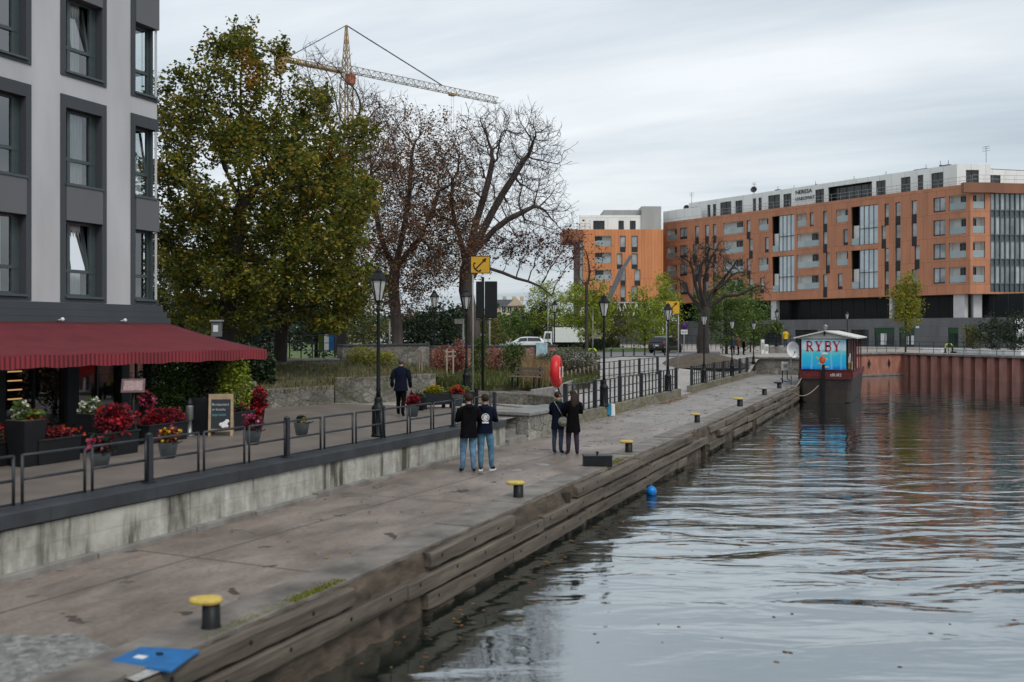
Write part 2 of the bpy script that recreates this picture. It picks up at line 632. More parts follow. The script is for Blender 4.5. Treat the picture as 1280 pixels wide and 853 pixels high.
# --- timber facing of the quay: beams and mooring piles
m_beam = M('grey_timber', (.19, .16, .125), .85, .5, 3.5, bmp=.8, bscale=14, stretch=(1, .12, 1.6), col2=(.045, .035, .027))
fac = thing('timber_quay_facing', 'weathered grey timber beams bolted in three rows along the quay edge', 'quay timbers', (.2, 20, WZ))
rr = random.Random(21)
rows = [(-.03, -.24, .0, .16), (-.31, -.53, .02, .19), (-.61, -.84, .01, .17)]
gaps = {0: [(10.9, 13.0), (16.5, 19.2), (31.0, 33.5), (41.5, 44.0)], 1: [(33.4, 35.6)], 2: [(8.5, 12.9), (30.2, 32.5), (36.8, 38.6), (43, 44.5)]}
nb = 0
for ri, (zt, zb, x0, x1) in enumerate(rows):
    y = -4.0 + ri * 1.3
    while y < 75:
        L = rr.uniform(3.4, 5.6) if y < 32 else rr.uniform(2.2, 4.4)
        a, e = y, min(y + L, 76)
        y = e + rr.uniform(.004, .02)
        for g0, g1 in gaps[ri]:
            if a < g0 < e: e = g0
            elif g0 <= a < g1: a = min(g1, e)
        if e - a < .5: continue
        dz = rr.uniform(-.008, .008); dx = rr.uniform(-.012, .012)
        if a > 30: dz *= 4; dx *= 3
        b = MB()
        N = max(4, int((e - a) / .22))
        rings = []
        sag0, sag1 = rr.uniform(-.015, .015), rr.uniform(-.02, .02)
        for i in range(N + 1):
            yy = a + (e - a) * i / N
            q = i / N
            jz = rr.uniform(-.005, .005); jx = rr.uniform(-.005, .005); jb = rr.uniform(-.007, .007)
            end = .006 if i in (0, N) else 0
            s = dz + sag0 * (1 - q) + sag1 * q
            rings.append([b.bm.verts.new(p) for p in (
                (x0, yy, zb + s + end), (x1 + dx + jx - end, yy, zb + s + jb + end),
                (x1 + dx + jx, yy, zb + s + .03 + jb), (x1 + dx - jx, yy, zt + s - .02 + jz),
                (x1 + dx - .02 - end, yy, zt + s + jz - end * .5), (x0, yy, zt + s + jz - end * .5))])
        for i in range(N):
            for k in range(6):
                b.bm.faces.new((rings[i][k], rings[i][(k + 1) % 6], rings[i + 1][(k + 1) % 6], rings[i + 1][k]))
        b.bm.faces.new(rings[0]); b.bm.faces.new(rings[-1])
        o = b.build('beam', m_beam, fac)
        nb += 1
        if 5 < a < 27:
            yy = a + .35
            while yy < e - .1:
                bt = MB(); bt.lathe([(.0, .0), (.026, .0), (.026, .012), (0, .014)], 8, (x1 + dx - .005, yy, (zt + zb) / 2 + dz + .02), mtx=Matrix.Rotation(R(90), 3, 'Y')); bt.build('bolt', m_black, o)
                yy += rr.uniform(.95, 1.3)
m_pile = M('wet_pile', (.03, .026, .02), .8, .4, 5, bmp=.6, bscale=12, spec=.1)
for yy, top in ((13.05, -.34), (19.3, -.1), (25.8, -.45), (33.2, -.3), (36.6, -.3), (43.5, -.25), (51, -.2), (57, -.2), (64, -.2)):
    b = MB()
    b.tube([(.02, yy, -2.2), (.02, yy, top)], [.15, .13], 10)
    b.build('pile', m_pile, fac)

# moss and grass on the quay edge
def blades(name, pts, h, w, mats, lean=.5, parent=None, seed=3):
    g = np.random.default_rng(seed)
    P = np.asarray(pts, float)
    n = len(P)
    a = g.uniform(0, 2 * np.pi, n)
    hh = np.asarray(h) * g.uniform(.45, 1.15, n)
    ww = np.asarray(w) * g.uniform(.6, 1.2, n)
    d = np.stack([np.cos(a), np.sin(a), np.zeros(n)], 1)
    la = g.uniform(0, 2 * np.pi, n)
    ld = np.stack([np.cos(la), np.sin(la), np.zeros(n)], 1) * (g.uniform(0, lean, n) * hh)[:, None]
    up = np.array([0, 0, 1.0])
    v0 = P - d * ww[:, None] / 2
    v1 = P + d * ww[:, None] / 2
    m1 = P + ld * .35 + up * (hh * .6)[:, None] + d * ww[:, None] * .35
    m0 = P + ld * .35 + up * (hh * .6)[:, None] - d * ww[:, None] * .35
    t = P + ld + up * hh[:, None]
    V = np.stack([v0, v1, m1, m0, t, t + d * .003], 1).reshape(-1, 3)
    i = np.arange(n)[:, None] * 6
    Q = np.concatenate([i + np.array([[0, 1, 2, 3]]), i + np.array([[3, 2, 5, 4]])])
    return np_mesh(name, V, Q, mats, parent)


m_moss = M_leaf('moss', [(0, (.08, .085, .015)), (.6, (.18, .20, .025)), (1, (.30, .32, .05))], .8)
pts = []
g = np.random.default_rng(4)
for y0, y1, n, w in ((8.3, 9.7, 2600, .14), (9.5, 11.0, 1700, .10), (22.0, 24.5, 1300, .16), (17, 22, 500, .06), (28, 40, 500, .08)):
    yy = g.uniform(y0, y1, n)
    k = np.exp(-((yy - (y0 + y1) / 2) / ((y1 - y0) / 3)) ** 2)
    keep = g.random(n) < .25 + .75 * k
    xx = -.03 - np.abs(g.normal(0, w, n)) * .8
    pts += [(x, y, .02) for x, y, q in zip(xx, yy, keep) if q]
tag(blades('moss', pts, .018, .022, m_moss, 1.6), 'green moss growing along the edge of the quay', 'moss', kind='stuff')

# fallen leaves
m_litter = M_leaf('fallen_leaf', [(0, (.10, .05, .02)), (.5, (.2, .11, .04)), (.8, (.3, .1, .03)), (1, (.35, .25, .08))], .8)
def litter(pts, s=.05, seed=1):
    g = np.random.default_rng(seed)
    P = np.asarray(pts, float); n = len(P)
    a = g.uniform(0, 6.28, n); ss = s * g.uniform(.5, 1.2, n)
    e1 = np.stack([np.cos(a), np.sin(a), g.uniform(-.3, .3, n)], 1) * ss[:, None]
    e2 = np.stack([-np.sin(a), np.cos(a), g.uniform(-.3, .3, n)], 1) * ss[:, None] * .6
    P = P + np.array([0, 0, .018])
    return np.stack([P - e1, P - e2, P + e1, P + e2], 1).reshape(-1, 3), np.arange(n * 4).reshape(-1, 4)
pts = []
for n, (xa, xb), (ya, yb) in ((260, (-3.95, -3.3), (33, 48)), (420, (-3.98, -3.6), (43, 48.5)), (500, (-3.9, -.8), (27, 60)), (70, (-3.9, -.8), (12, 27)), (160, (-4.3, -3.9), (48.5, 52))):
    xx = g.uniform(xa, xb, n); yy = g.uniform(ya, yb, n)
    pts += [(x, y, .003) for x, y in zip(xx, yy)]
V, Q = litter(fl, .045, 5)
V[:, 2] = WZ + .006
tag(np_mesh('floating_leaves', V, Q, m_litter), 'brown leaves floating along the quay wall', 'leaves', kind='stuff')
V, Q = litter(pts, .042)
tag(np_mesh('fallen_leaves', V, Q, m_litter), 'brown fallen leaves scattered over the quay', 'leaves', kind='stuff')


# --- land
def sm(t):
    t = max(0., min(1., t))
    return t * t * (3 - 2 * t)


def gz(x, y):
    base = .66 + .49 * sm((y - 45) / 50)
    if x > -16: base = base + (1.15 - base) * sm((y - 69) / 6.5)
    if y <= 28: return base
    e = .30 * sm((abs(y - 50.3) - 1.7) / 2.5)
    e = e + (1.15 - e) * sm((y - 71) / 5)
    t = sm((-4.35 - x) / 9)
    z = e + (base - e) * t
    return base + (z - base) * sm((y - 28.5) / 3)


def paving_mat(name, c1, c2, bw=.22, bh=.11):
    m, nt, b = newmat(name)
    v = wpos(nt)
    br = nt.nodes.new('ShaderNodeTexBrick')
    for k, val in (('Scale', 1.0), ('Brick Width', bw), ('Row Height', bh), ('Mortar Size', .006)):
        br.inputs[k].default_value = val
    br.inputs['Color1'].default_value = c4(c1); br.inputs['Color2'].default_value = c4(c2)
    br.inputs['Mortar'].default_value = c4(tuple(c * .5 for c in c1))
    nt.links.new(wpos(nt, (1, 1, 1), R(35)), br.inputs['Vector'])
    n = noise(nt, v, .4, 6)
    c = mix(nt, .6, br.outputs[0], ramp(nt, n, [(.3, (.3, .3, .3)), (.7, (.72, .72, .72))]).outputs[0], 'OVERLAY')
    nt.links.new(c, b.inputs['Base Color'])
    b.inputs['Roughness'].default_value = .55
    bump(nt, b, noise(nt, v, 20, 4), .2)
    return m


m_land = paving_mat('plaza_paving', (.30, .275, .25), (.40, .37, .335), .4, .2)
xs = [-2500, -900, -400, -200, -120, -80] + list(np.arange(-60, -20, 4.)) + list(np.arange(-20, -4.6, .6)) + [-4.5, -4.35]
ysl = [-300, -60, -20, -6] + list(np.arange(0, 27, 3.)) + list(np.arange(27, 80, .8)) + [80, 84, 90, 96, 102, 110, 125, 150, 200, 400, 1000, 2500]
V = [(x, y, gz(x, y)) for x in xs for y in ysl]
n = len(ysl)
mb = MB()
vs = [mb.bm.verts.new(p) for p in V]
for i in range(len(xs) - 1):
    for j in range(n - 1):
        f = mb.bm.faces.new((vs[i * n + j], vs[(i + 1) * n + j], vs[(i + 1) * n + j + 1], vs[i * n + j + 1])); f.smooth = True
SHORE = [(0.0, 76.2), (1.07, 97.1), (5.26, 103.1), (14.76, 91.9), (66, 31.5)]
ring = [(-4.35, 76.2)] + SHORE + [(2500, 31.5), (2500, 2500), (-4.35, 2500)]
mb.face([(x, y, 1.146) for x, y in ring])
tag(mb.build('ground', m_land, normals=True), kind='structure')


def drape(name, c, mat, n=14, m=14, dz=.02, kind='structure', fn=gz):
    """sheet over the ground between four corners (x, y)"""
    V = []
    for i in range(n + 1):
        for j in range(m + 1):
            s, t = i / n, j / m
            x = (c[0][0] * (1 - s) + c[1][0] * s) * (1 - t) + (c[3][0] * (1 - s) + c[2][0] * s) * t
            y = (c[0][1] * (1 - s) + c[1][1] * s) * (1 - t) + (c[3][1] * (1 - s) + c[2][1] * s) * t
            V.append((x, y, fn(x, y) + dz))
    Q = [(i * (m + 1) + j, (i + 1) * (m + 1) + j, (i + 1) * (m + 1) + j + 1, i * (m + 1) + j + 1) for i in range(n) for j in range(m)]
    o = np_mesh(name, V, Q, mat, smooth=True)
    return tag(o, kind=kind)


m_terr = M('terrace_paving', (.20, .165, .14), .5, .3, 1.2, bmp=.2, bscale=30, col2=(.13, .11, .097))
mb = MB(); mb.face([(-4.55, -20, .668), (-4.65, 25.9, .668), (-4.65, 30.2, .668), (-16, 30.2, .668), (-16, -20, .668)])
tag(mb.build('terrace_pavement', m_terr), kind='structure')
m_grass = M('lawn', (.10, .15, .035), .9, .3, 2, bmp=.6, bscale=30, col2=(.06, .09, .025))


def xy_(p): return (p.x, p.y)


def o2(u, v, z): p = on(u, v, z); return (p.x, p.y)


drape('road', [o2(560, 447.5, 1.0), o2(900, 449, 1.0), o2(900, 440.6, 1.12), o2(560, 440.2, 1.12)], m_asphalt, 20, 12, .05)
drape('lawn', [xy_(at(200, 0, 60)), xy_(at(560, 0, 60)), xy_(at(560, 0, 150)), xy_(at(150, 0, 150))], m_grass, 16, 12, .12)
drape('lawn', [o2(640, 440.6, 1.12), o2(850, 441, 1.12), o2(850, 435.5, 1.15), o2(640, 435.5, 1.15)], m_grass, 12, 8, .08)
m_gravel = M_stone('rubble_patch', [(.15, .15, .14), (.24, .24, .225), (.19, .19, .175)], 13, (.13, .125, .115), (1, 1, 1))
mb = MB()
c = [o2(-60, 800, 0), o2(0, 792, 0), o2(45, 796, 0), o2(92, 792, 0), o2(132, 806, 0), o2(150, 818, 0), o2(118, 840, 0), o2(90, 862, 0), o2(60, 900, 0), o2(-60, 900, 0)]
mb.face([(x, y, .006) for x, y in c])
tag(mb.build('cobble_patch', m_gravel), kind='structure')
# ---------------------------------------------------------------- facades
def facade(mb, P, s0, s1, z0, z1, ops, depth=.2, mi=0, mr=0):
    S = sorted({s0, s1, *[min(max(o[0], s0), s1) for o in ops], *[min(max(o[1], s0), s1) for o in ops]})
    Z = sorted({z0, z1, *[o[2] for o in ops], *[o[3] for o in ops]})
    for i in range(len(S) - 1):
        for j in range(len(Z) - 1):
            a, b, c, d = S[i], S[i + 1], Z[j], Z[j + 1]
            if b - a < 1e-5 or d - c < 1e-5: continue
            ms, mz = (a + b) / 2, (c + d) / 2
            if any(o[0] < ms < o[1] and o[2] < mz < o[3] for o in ops): continue
            mb.face([P(a, c, 0), P(b, c, 0), P(b, d, 0), P(a, d, 0)], mi, [(a, c), (b, c), (b, d), (a, d)])
    for o in ops:
        a, b, c, d = o[:4]
        for q in (((a, c), (a, d)), ((a, d), (b, d)), ((b, d), (b, c)), ((b, c), (a, c))):
            (sa, za), (sb, zb) = q
            mb.face([P(sa, za, 0), P(sb, zb, 0), P(sb, zb, -depth), P(sa, za, -depth)], mr, [(sa, za), (sb, zb), (sb, zb), (sa, za)])


def pbox(mb, P, a, b, c, d, d0, d1, mi=0):
    """box on a facade: s a..b, z c..d, depth d0..d1"""
    mb.hexa([P(a, c, d0), P(b, c, d0), P(b, c, d1), P(a, c, d1), P(a, d, d0), P(b, d, d0), P(b, d, d1), P(a, d, d1)], mi)


# ================================================================= hotel
def plaster_mat(name, c, st=.25):
    m, nt, b = newmat(name)
    n = noise(nt, wpos(nt, (1, 1, .3)), .8, 6)
    f = noise(nt, wpos(nt), 40, 4)
    col = ramp(nt, n, [(.3, tuple(x * (1 - st) for x in c)), (.7, c)]).outputs[0]
    nt.links.new(col, b.inputs['Base Color'])
    b.inputs['Roughness'].default_value = .85
    b.inputs['Specular IOR Level'].default_value = .2
    bump(nt, b, f, .15)
    return m


m_plaster = plaster_mat('pale_grey_plaster', (.55, .555, .57), .2)
m_band = plaster_mat('slate_grey_render', (.075, .083, .092), .15)
m_sprl = plaster_mat('mid_grey_render', (.15, .155, .165), .1)
m_frame = M('window_frame_grey', (.065, .085, .088), .4, .1, 4)
m_clear = M_clear('clear_pane', refl=.2)
m_curt = M('white_curtain', (.75, .76, .76), .9, .12, 6, stretch=(1, 6, .3))
m_int = M('dim_interior', (.10, .10, .10), .9, .2, 2)
m_shop = M('shop_interior', (.02, .018, .016), .8, .4, 2)
HX = -14.8
HY1 = 24.05
ht = thing('hotel', 'pale grey plastered hotel block with dark framed windows above a red awning', 'building', (HX, 20, .67))


def PH(s, z, d): return (HX + d, s, z)
def PE(s, z, d): return (HX - s, HY1 + d, z)


cols = [(16.55, 19.37), (20.34, 21.98), (22.94, HY1)]
while cols[0][0] > 8: cols.insert(0, (cols[0][0] - 3.35, cols[0][0] - .95 - .6))
groups = [(4.02, 9.67, (4.18, 7.26)), (10.19, 15.85, (10.34, 13.42))]
ops = [(c0, c1, g0, g1) for c0, c1 in cols for g0, g1, _ in groups]
mb = MB()
facade(mb, PH, 5, HY1, 4.0, 17.2, ops, .10)
facade(mb, PE, 0, 12, 4.0, 17.2, [(0, 1.5, g0, g1) for g0, g1, _ in groups], .1)
pbox(mb, PH, 5, HY1, 17.2, 17.5, -12, .12)
mb.build('wall', m_plaster, ht)
# floors and a back wall so that the rooms are rooms
mb = MB()
for z in (4.0, 6.85, 9.95, 13.0, 16.1):
    mb.box(HX - 5.5, HX - .3, 5, HY1 - .3, z - .12, z + .05)
mb.box(HX - 5.7, HX - 5.5, 5, HY1, .7, 17)
for c0, c1 in cols[:-1]:
    mb.box(HX - 5.5, HX - .3, c1 + .35, c1 + .5, 4, 17)
mb.build('room_floors', m_int, ht)

rr = random.Random(3)
for ci, (c0, c1) in enumerate(cols):
    corner = c1 == HY1
    for g0, g1, sills in groups:
        sur = MB()
        bw = .17
        pbox(sur, PH, c0, c0 + bw, g0, g1, -.34, .035)
        if not corner: pbox(sur, PH, c1 - bw, c1, g0, g1, -.34, .035)
        e1 = c1 if corner else c1 - bw
        pbox(sur, PH, c0 + bw, e1 + (.03 if corner else 0), g0, sills[0] - .03, -.34, .035)
        pbox(sur, PH, c0 + bw, e1 + (.03 if corner else 0), sills[1] + 2.07, g1, -.34, .035)
        if corner:
            for a, b in ((g0, sills[0] - .03), (sills[1] + 2.07, g1)):
                pbox(sur, PE, .36, 1.5, a, b, -.34, .03)
            pbox(sur, PE, 1.35, 1.5, sills[0] - .03, sills[1] + 2.07, -.34, .03)
        sur.build('window_surround', m_band, ht)
        sp = MB()
        pbox(sp, PH, c0 + bw + .004, e1 + (.03 if corner else -.004), sills[0] + 2.07, sills[1] - .06, -.30, .065)
        if corner: pbox(sp, PE, .31, 1.345, sills[0] + 2.07, sills[1] - .06, -.30, .03)
        sp.build('spandrel_panel', m_sprl, ht)
        for k, sl in enumerate(sills):
            a, b, c, d = c0 + bw, e1 - (.12 if corner else 0), sl, sl + 2.07
            w = MB()
            D0, D1 = -.31, -.22
            t = .07
            tz = c + .66
            pbox(w, PH, a + .002, a + t, c, d - .004, D0, D1); pbox(w, PH, b - t, b - .002, c, d - .004, D0, D1)
            pbox(w, PH, a + t, b - t, c, c + t, D0, D1); pbox(w, PH, a + t, b - t, d - t, d - .004, D0, D1)
            m0 = a + .27 if not corner else b - t
            if not corner: pbox(w, PH, m0, m0 + .1, c + t, d - t, D0, D1 + .01)
            pbox(w, PH, a + t, b - t, tz, tz + .09, D0 + .01, D1 + .015)
            if not corner: pbox(w, PH, b - t - .16, b - t, c + t, d - t, D0 + .02, D1 + .005)
            pbox(w, PH, a - .03, b + .03, c - .06, c - .002, -.3, .09)       # sill sheet
            if corner:
                pbox(w, PH, b, b + .1, c, d, D0 + .0, D1 + .08)
                pbox(w, PE, 1.28, 1.35, c, d, D0, D1)
                pbox(w, PE, .31, 1.28, tz, tz + .09, D0, D1)
            wo = w.build('window', m_frame, ht)
            gp = MB()
            pm = (D0 + D1) / 2
            x1 = m0 + .1 if not corner else a + t
            x2 = b - t - .16 if not corner else b - t
            tilt = (ci, k) in ((len(cols) - 2, 0), (len(cols) - 1, 1))
            rects = [(x1, x2, c + t, tz), (x1, x2, tz + .09, d - t)]
            if not corner: rects += [(a + t, m0, c + t, tz), (a + t, m0, tz + .09, d - t)]
            for i, (p, q, u, v) in enumerate(rects):
                back = -.22 if (tilt and i == 1) else 0
                gp.face([PH(p, u, pm), PH(q, u, pm), PH(q, v, pm + back), PH(p, v, pm + back)])
            if corner:
                gp.face([PE(.29, c, pm), PE(1.28, c, pm), PE(1.28, d, pm), PE(.29, d, pm)])
            gp.build('pane', m_clear, wo)
            if tilt:
                sb = MB()
                for u, v in ((x1, x1 + .06), (x2 - .07, x2)):
                    p0, p1 = [PH(u, tz + .1, pm), PH(v, tz + .1, pm), PH(v, tz + .1, pm + .04), PH(u, tz + .1, pm + .04)], [PH(u, d - t, pm - .22), PH(v, d - t, pm - .22), PH(v, d - t, pm - .18), PH(u, d - t, pm - .18)]
                    sb.hexa(p0 + p1)
                sb.build('sash', m_frame, wo)
            if not corner:
                cu = MB()
                ca, cb = (x1 - .05, x1 + (x2 - x1) * rr.uniform(.55, 1.0))
                N = 26
                pts = [(ca + (cb - ca) * i / N, -.45 + .03 * math.sin(i * 1.7)) for i in range(N + 1)]
                for i in range(N):
                    cu.face([PH(pts[i][0], c, pts[i][1]), PH(pts[i + 1][0], c, pts[i + 1][1]), PH(pts[i + 1][0], d, pts[i + 1][1]), PH(pts[i][0], d, pts[i][1])])
                cu.build('curtain', m_curt, wo, smooth=True)
# stepped cornice over the ground floor
mb = MB()
for z0, z1, o in ((3.80, 3.995, .12), (3.62, 3.795, .2), (3.44, 3.615, .28)):
    mb.box(HX - 12, HX + o, 5, HY1 + o, z0, z1)
mb.build('cornice', m_band, ht)
# ground floor: dark shopfront, posts, warm shelves inside
mb = MB()
ops = [(21.0, 22.6, .7, 3.0), (18.6, 20.6, .7, 3.1), (16.3, 18.3, .7, 3.1), (22.9, 23.8, 1.1, 2.9)]
facade(mb, PH, 5, HY1, .66, 3.44, ops, .25)
mb.box(HX - 12, HX - .3, HY1 - .2, HY1, .66, 3.44)
mb.build('shopfront', m_band, ht)
mb = MB()
mb.box(HX - 4.2, HX - 4, 5, HY1, .66, 3.4); mb.box(HX - 4, HX - .3, 5, HY1, .62, .664)
mb.build('shop_room', m_shop, ht)
mb = MB()
for a, b, c, d in ops:
    for s in np.linspace(a, b, 3): pbox(mb, PH, s - .03, s + .03, c, d, -.2, -.12)
    pbox(mb, PH, a, b, 2.35, 2.42, -.19, -.13)
mb.build('shop_window_frame', m_dark, ht)
mb = MB()
for a, b, c, d in ops: mb.face([PH(a, c, -.16), PH(b, c, -.16), PH(b, d, -.16), PH(a, d, -.16)])
mb.build('shop_window_pane', m_clear, ht)
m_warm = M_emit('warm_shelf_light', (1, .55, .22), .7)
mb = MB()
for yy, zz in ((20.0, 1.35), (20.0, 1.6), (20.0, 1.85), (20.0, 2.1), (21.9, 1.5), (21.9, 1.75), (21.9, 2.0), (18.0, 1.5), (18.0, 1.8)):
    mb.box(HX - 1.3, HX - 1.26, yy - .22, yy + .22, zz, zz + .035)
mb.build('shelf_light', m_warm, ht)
mb = MB()
for u in (62, 141):
    y = yon(u, HX)
    mb.tube([(HX + .28, y, 3.5), (HX + .42, y, 3.53)], .02, 6)
    mb.ball((HX + .46, y, 3.53), .055, 8, 6)
mb.build('spotlight', m_white, ht)

# ================================================================= awning
m_awn = M('burgundy_canvas', (.135, .016, .023), .85, .18, 1.5, bmp=.25, bscale=70)
m_val, nt, b = newmat('burgundy_stripes')
wv = nt.nodes.new('ShaderNodeTexWave'); wv.bands_direction = 'Y'; wv.inputs['Scale'].default_value = 2.6
nt.links.new(wpos(nt), wv.inputs['Vector'])
nt.links.new(ramp(nt, wv.outputs['Fac'], [(.3, (.10, .012, .018)), (.6, (.26, .03, .04))]).outputs[0], b.inputs['Base Color'])
b.inputs['Roughness'].default_value = .9
AX = -9.8
ay1 = yon(333, AX)
ayb = HY1 + .15
aw = thing('awning', 'burgundy canvas awning with a striped valance over the flower planters', 'awning', (HX, 18, 3.4))
mb = MB()
N, K = 46, 10
grid = []
for i in range(N + 1):
    row = []
    for j in range(K + 1):
        t = j / K
        yb, yf = 5 + (ayb - 5) * i / N, 4 + (ay1 - 4) * i / N
        x = HX + .3 + (AX - HX - .3) * t
        y = yb + (yf - yb) * t
        z = 3.46 + (2.72 - 3.46) * t - .05 * math.sin(t * math.pi) + .012 * math.sin(i * 1.9) * t
        row.append(mb.bm.verts.new((x, y, z)))
    grid.append(row)
for i in range(N):
    for j in range(K):
        f = mb.bm.faces.new((grid[i][j], grid[i + 1][j], grid[i + 1][j + 1], grid[i][j + 1])); f.smooth = True
ge = [tuple(v.co) for v in grid[-1]]
gs = [tuple(grid[i][-1].co) for i in range(N + 1)]
cano = mb.build('canopy', m_awn, aw)
sol = cano.modifiers.new('thickness', 'SOLIDIFY'); sol.thickness = .012
mb = MB()
NN = 420
pr = None
for i in range(NN + 1):
    y = 4 + (ay1 - 4) * i / NN
    x = AX + .01 + .014 * math.sin(i * 2.2)
    sc = .03 * abs(math.sin(i * math.pi / 14))
    zt = 2.72 + .012 * math.sin(i / NN * N * 1.9)
    cur = (mb.bm.verts.new((x, y, zt)), mb.bm.verts.new((x + .006, y, zt - .25 - sc * .4)))
    if pr:
        f = mb.bm.faces.new((pr[0], cur[0], cur[1], pr[1])); f.smooth = True
    pr = cur
mb.build('valance', m_val, aw)
mb = MB()
pr = None
for i in range(121):
    t = i / 120
    p = np.array(ge[min(K - 1, int(t * K))]) * (1 - (t * K - min(K - 1, int(t * K)))) + np.array(ge[min(K - 1, int(t * K)) + 1]) * (t * K - min(K - 1, int(t * K)))
    cur = (mb.bm.verts.new((p[0], p[1] + .012 * math.sin(i * 2.2), p[2])), mb.bm.verts.new((p[0], p[1] + .02, p[2] - .22 - .02 * abs(math.sin(i * .3)))))
    if pr: mb.bm.faces.new((pr[0], cur[0], cur[1], pr[1])).smooth = True
    pr = cur
mb.build('side_valance', m_val, aw)
mb = MB()
for y in (8, 12, 16, ay1 - .3):
    mb.bar((HX, y + .4, 3.3), ((HX + AX) / 2, y - .5, 2.9), .05, .05)
    mb.bar(((HX + AX) / 2, y - .5, 2.9), (AX - .05, y, 2.66), .05, .05)
mb.bar((AX - .04, 4, 2.68), (AX - .04, ay1, 2.68), .06, .06)
mb.build('folding_arm', m_dark, aw)

# ================================================================= orange apartment block
m_orange = M_panel('orange_panel', (.455, .19, .10), 1.25, 3.07, .02, .07)
m_orange2 = M_panel('bright_orange_panel', (.56, .215, .08), .55, 12.0, .02, .07)
m_pent = M_panel('white_panel', (.80, .82, .80), 1.9, 3.2, .02, .05)
m_plinth = M_panel('grey_cladding', (.115, .118, .125), 2.2, 1.3, .012, .07)
m_gA = M_glass('apartment_glass', (.03, .04, .045), (.75, .78, .80))  # curtains and reflected sky both put into the pale pane tones
m_gdark = M_glass('dark_glass', (.01, .014, .016), (.05, .065, .07), ior=1.5)
m_gblue = M_glass('bay_glass', (.28, .35, .39), (.55, .64, .68), ior=2.2)  # sky reflection put into the pale blue glass colour
m_bal = M_glass('balustrade_glass', (.20, .27, .28), (.36, .43, .45))
m_logw = M('loggia_wall', (.80, .80, .78), .8, .1, 1)
m_column = M('white_column', (.55, .55, .55), .8, .08, 1)
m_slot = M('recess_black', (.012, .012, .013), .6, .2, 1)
ZR = [(18.75, 20.65), (15.65, 17.7), (12.58, 14.62), (9.45, 11.5)]
blk = thing('apartment_block', 'long orange clad apartment block with white penthouse floor and dark recessed base', 'building', cam2w(58.5, 125, 1.15))


def PA(s, z, d):
    X, Y = 58.5 - .5775 * s - .8164 * d, 125 + .8164 * s - .5775 * d
    return cam2w(X, Y, z)


def sA(u):
    k = (u - 640) / F
    return (58.5 - 125 * k) / (.5775 + .8164 * k)


SA0, SA1 = 1.0, sA(829)
items = []   # kind, u0, u1, z0, z1


def rows(kind, u0, u1, rs=(0, 1, 2, 3), low=0.0):
    for r in rs: items.append((kind, u0, u1, ZR[r][0] - low, ZR[r][1]))


rows('log', 833.5, 846)
rows('win', 849.5, 859)
rows('nar', 868.5, 873.5, (0, 2), 1.08); rows('nar', 866, 871, (1, 3), 1.08)
rows('nar', 881, 886, (0, 1, 2, 3), 1.1); rows('nar', 891, 895.5, (0, 1, 2, 3), 1.1)
rows('bal', 904, 929)
rows('nar', 933, 938, (0, 2), 1.08); rows('nar', 936, 941, (1, 3), 1.08)
rows('log', 948, 960.5, (0, 2)); rows('nar', 956, 960.8, (1,), .3); rows('nar', 950, 955, (3,), .3)
items += [('bay', 964.7, 993, 15.3, 20.75), ('bay', 964.7, 993, 9.2, 14.62)]
rows('log', 996, 1008, (0,)); rows('nar', 1012, 1017.3, (0,), .1)
rows('bal', 996, 1023.5, (1, 2, 3))
rows('nar', 1028.6, 1034, (0, 1), 1.08); rows('nar', 1032, 1037.3, (2,), 1.0); rows('nar', 1028.6, 1034, (3,), 1.3)
rows('log', 1045, 1060, (0, 2)); rows('nar', 1054, 1060, (1,), .2); rows('nar', 1047, 1053, (3,), .2)
items += [('bay', 1063.7, 1097.5, 15.3, 20.75), ('bay', 1063.7, 1097.5, 9.2, 14.62)]
rows('nar', 1105.4, 1111, (0, 2), 1.08); rows('nar', 1101.5, 1107.5, (1,), 1.08); rows('nar', 1105.4, 1111, (3,), 1.3)
rows('nar', 1119, 1125.6, (0, 1, 2, 3), 1.1)
rows('nar', 1139.3, 1146, (0, 1), 1.08); rows('nar', 1143, 1149.5, (2,), 1.08); rows('nar', 1139.3, 1146, (3,), 1.3)
rows('winL', 1166.5, 1181.5)
rows('bal', 1186, 1207.5)
opsA = [(sA(i[2]), sA(i[1]), i[3], i[4]) for i in items]
mb = MB()
facade(mb, PA, SA0, SA1, 8.0, 21.95, opsA, .28)
wallA = mb
P0 = Vector((58.5 - .5775 * SA0, 125 + .8164 * SA0))
P1 = Vector((60.5, 125.9))
P2 = Vector((65.3, 126.6))
P3 = Vector((82, 138.4))


def seg(Pa, Pb):
    d = (Pb - Pa); L = d.length; d = d / L; n = Vector((d.y, -d.x))
    if n.y > 0: n = -n
    def P(s, z, dd): return cam2w(Pa.x + d.x * s + n.x * dd, Pa.y + d.y * s + n.y * dd, z)
    return P, L


PC, LC = seg(P0, P1)
PG, LG = seg(P1, P2)
PR, LR = seg(P2, P3)
opsC = [(.35, LC - .7, a, b) for a, b in ZR]
facade(wallA, PC, 0, LC, 8.0, 21.95, opsC, .28)
facade(wallA, PG, 0, LG, 20.7, 21.95, [], .1)
facade(wallA, PG, 0, LG, 8.0, 8.25, [], .1)
opsR = [(1.2 + 4 * k, 3.2 + 4 * k, a, b) for k in range(4) for a, b in ZR]
facade(wallA, PR, 0, LR, 8.0, 21.95, opsR, .28)
# soffit, roof deck, end wall
foot = [PA(SA1, 0, 0), PA(SA0, 0, 0), PC(LC, 0, 0), PG(LG, 0, 0), PR(LR, 0, 0), PR(LR, 0, -26), PA(SA1, 0, -14)]
for z in (8.0, 21.9): wallA.face([(p.x, p.y, z) for p in foot], 0)
wallA.face([PA(SA1, 8, 0), PA(SA1, 8, -14), PA(SA1, 21.95, -14), PA(SA1, 21.95, 0)], 0, [(0, 8), (14, 8), (14, 22), (0, 22)])
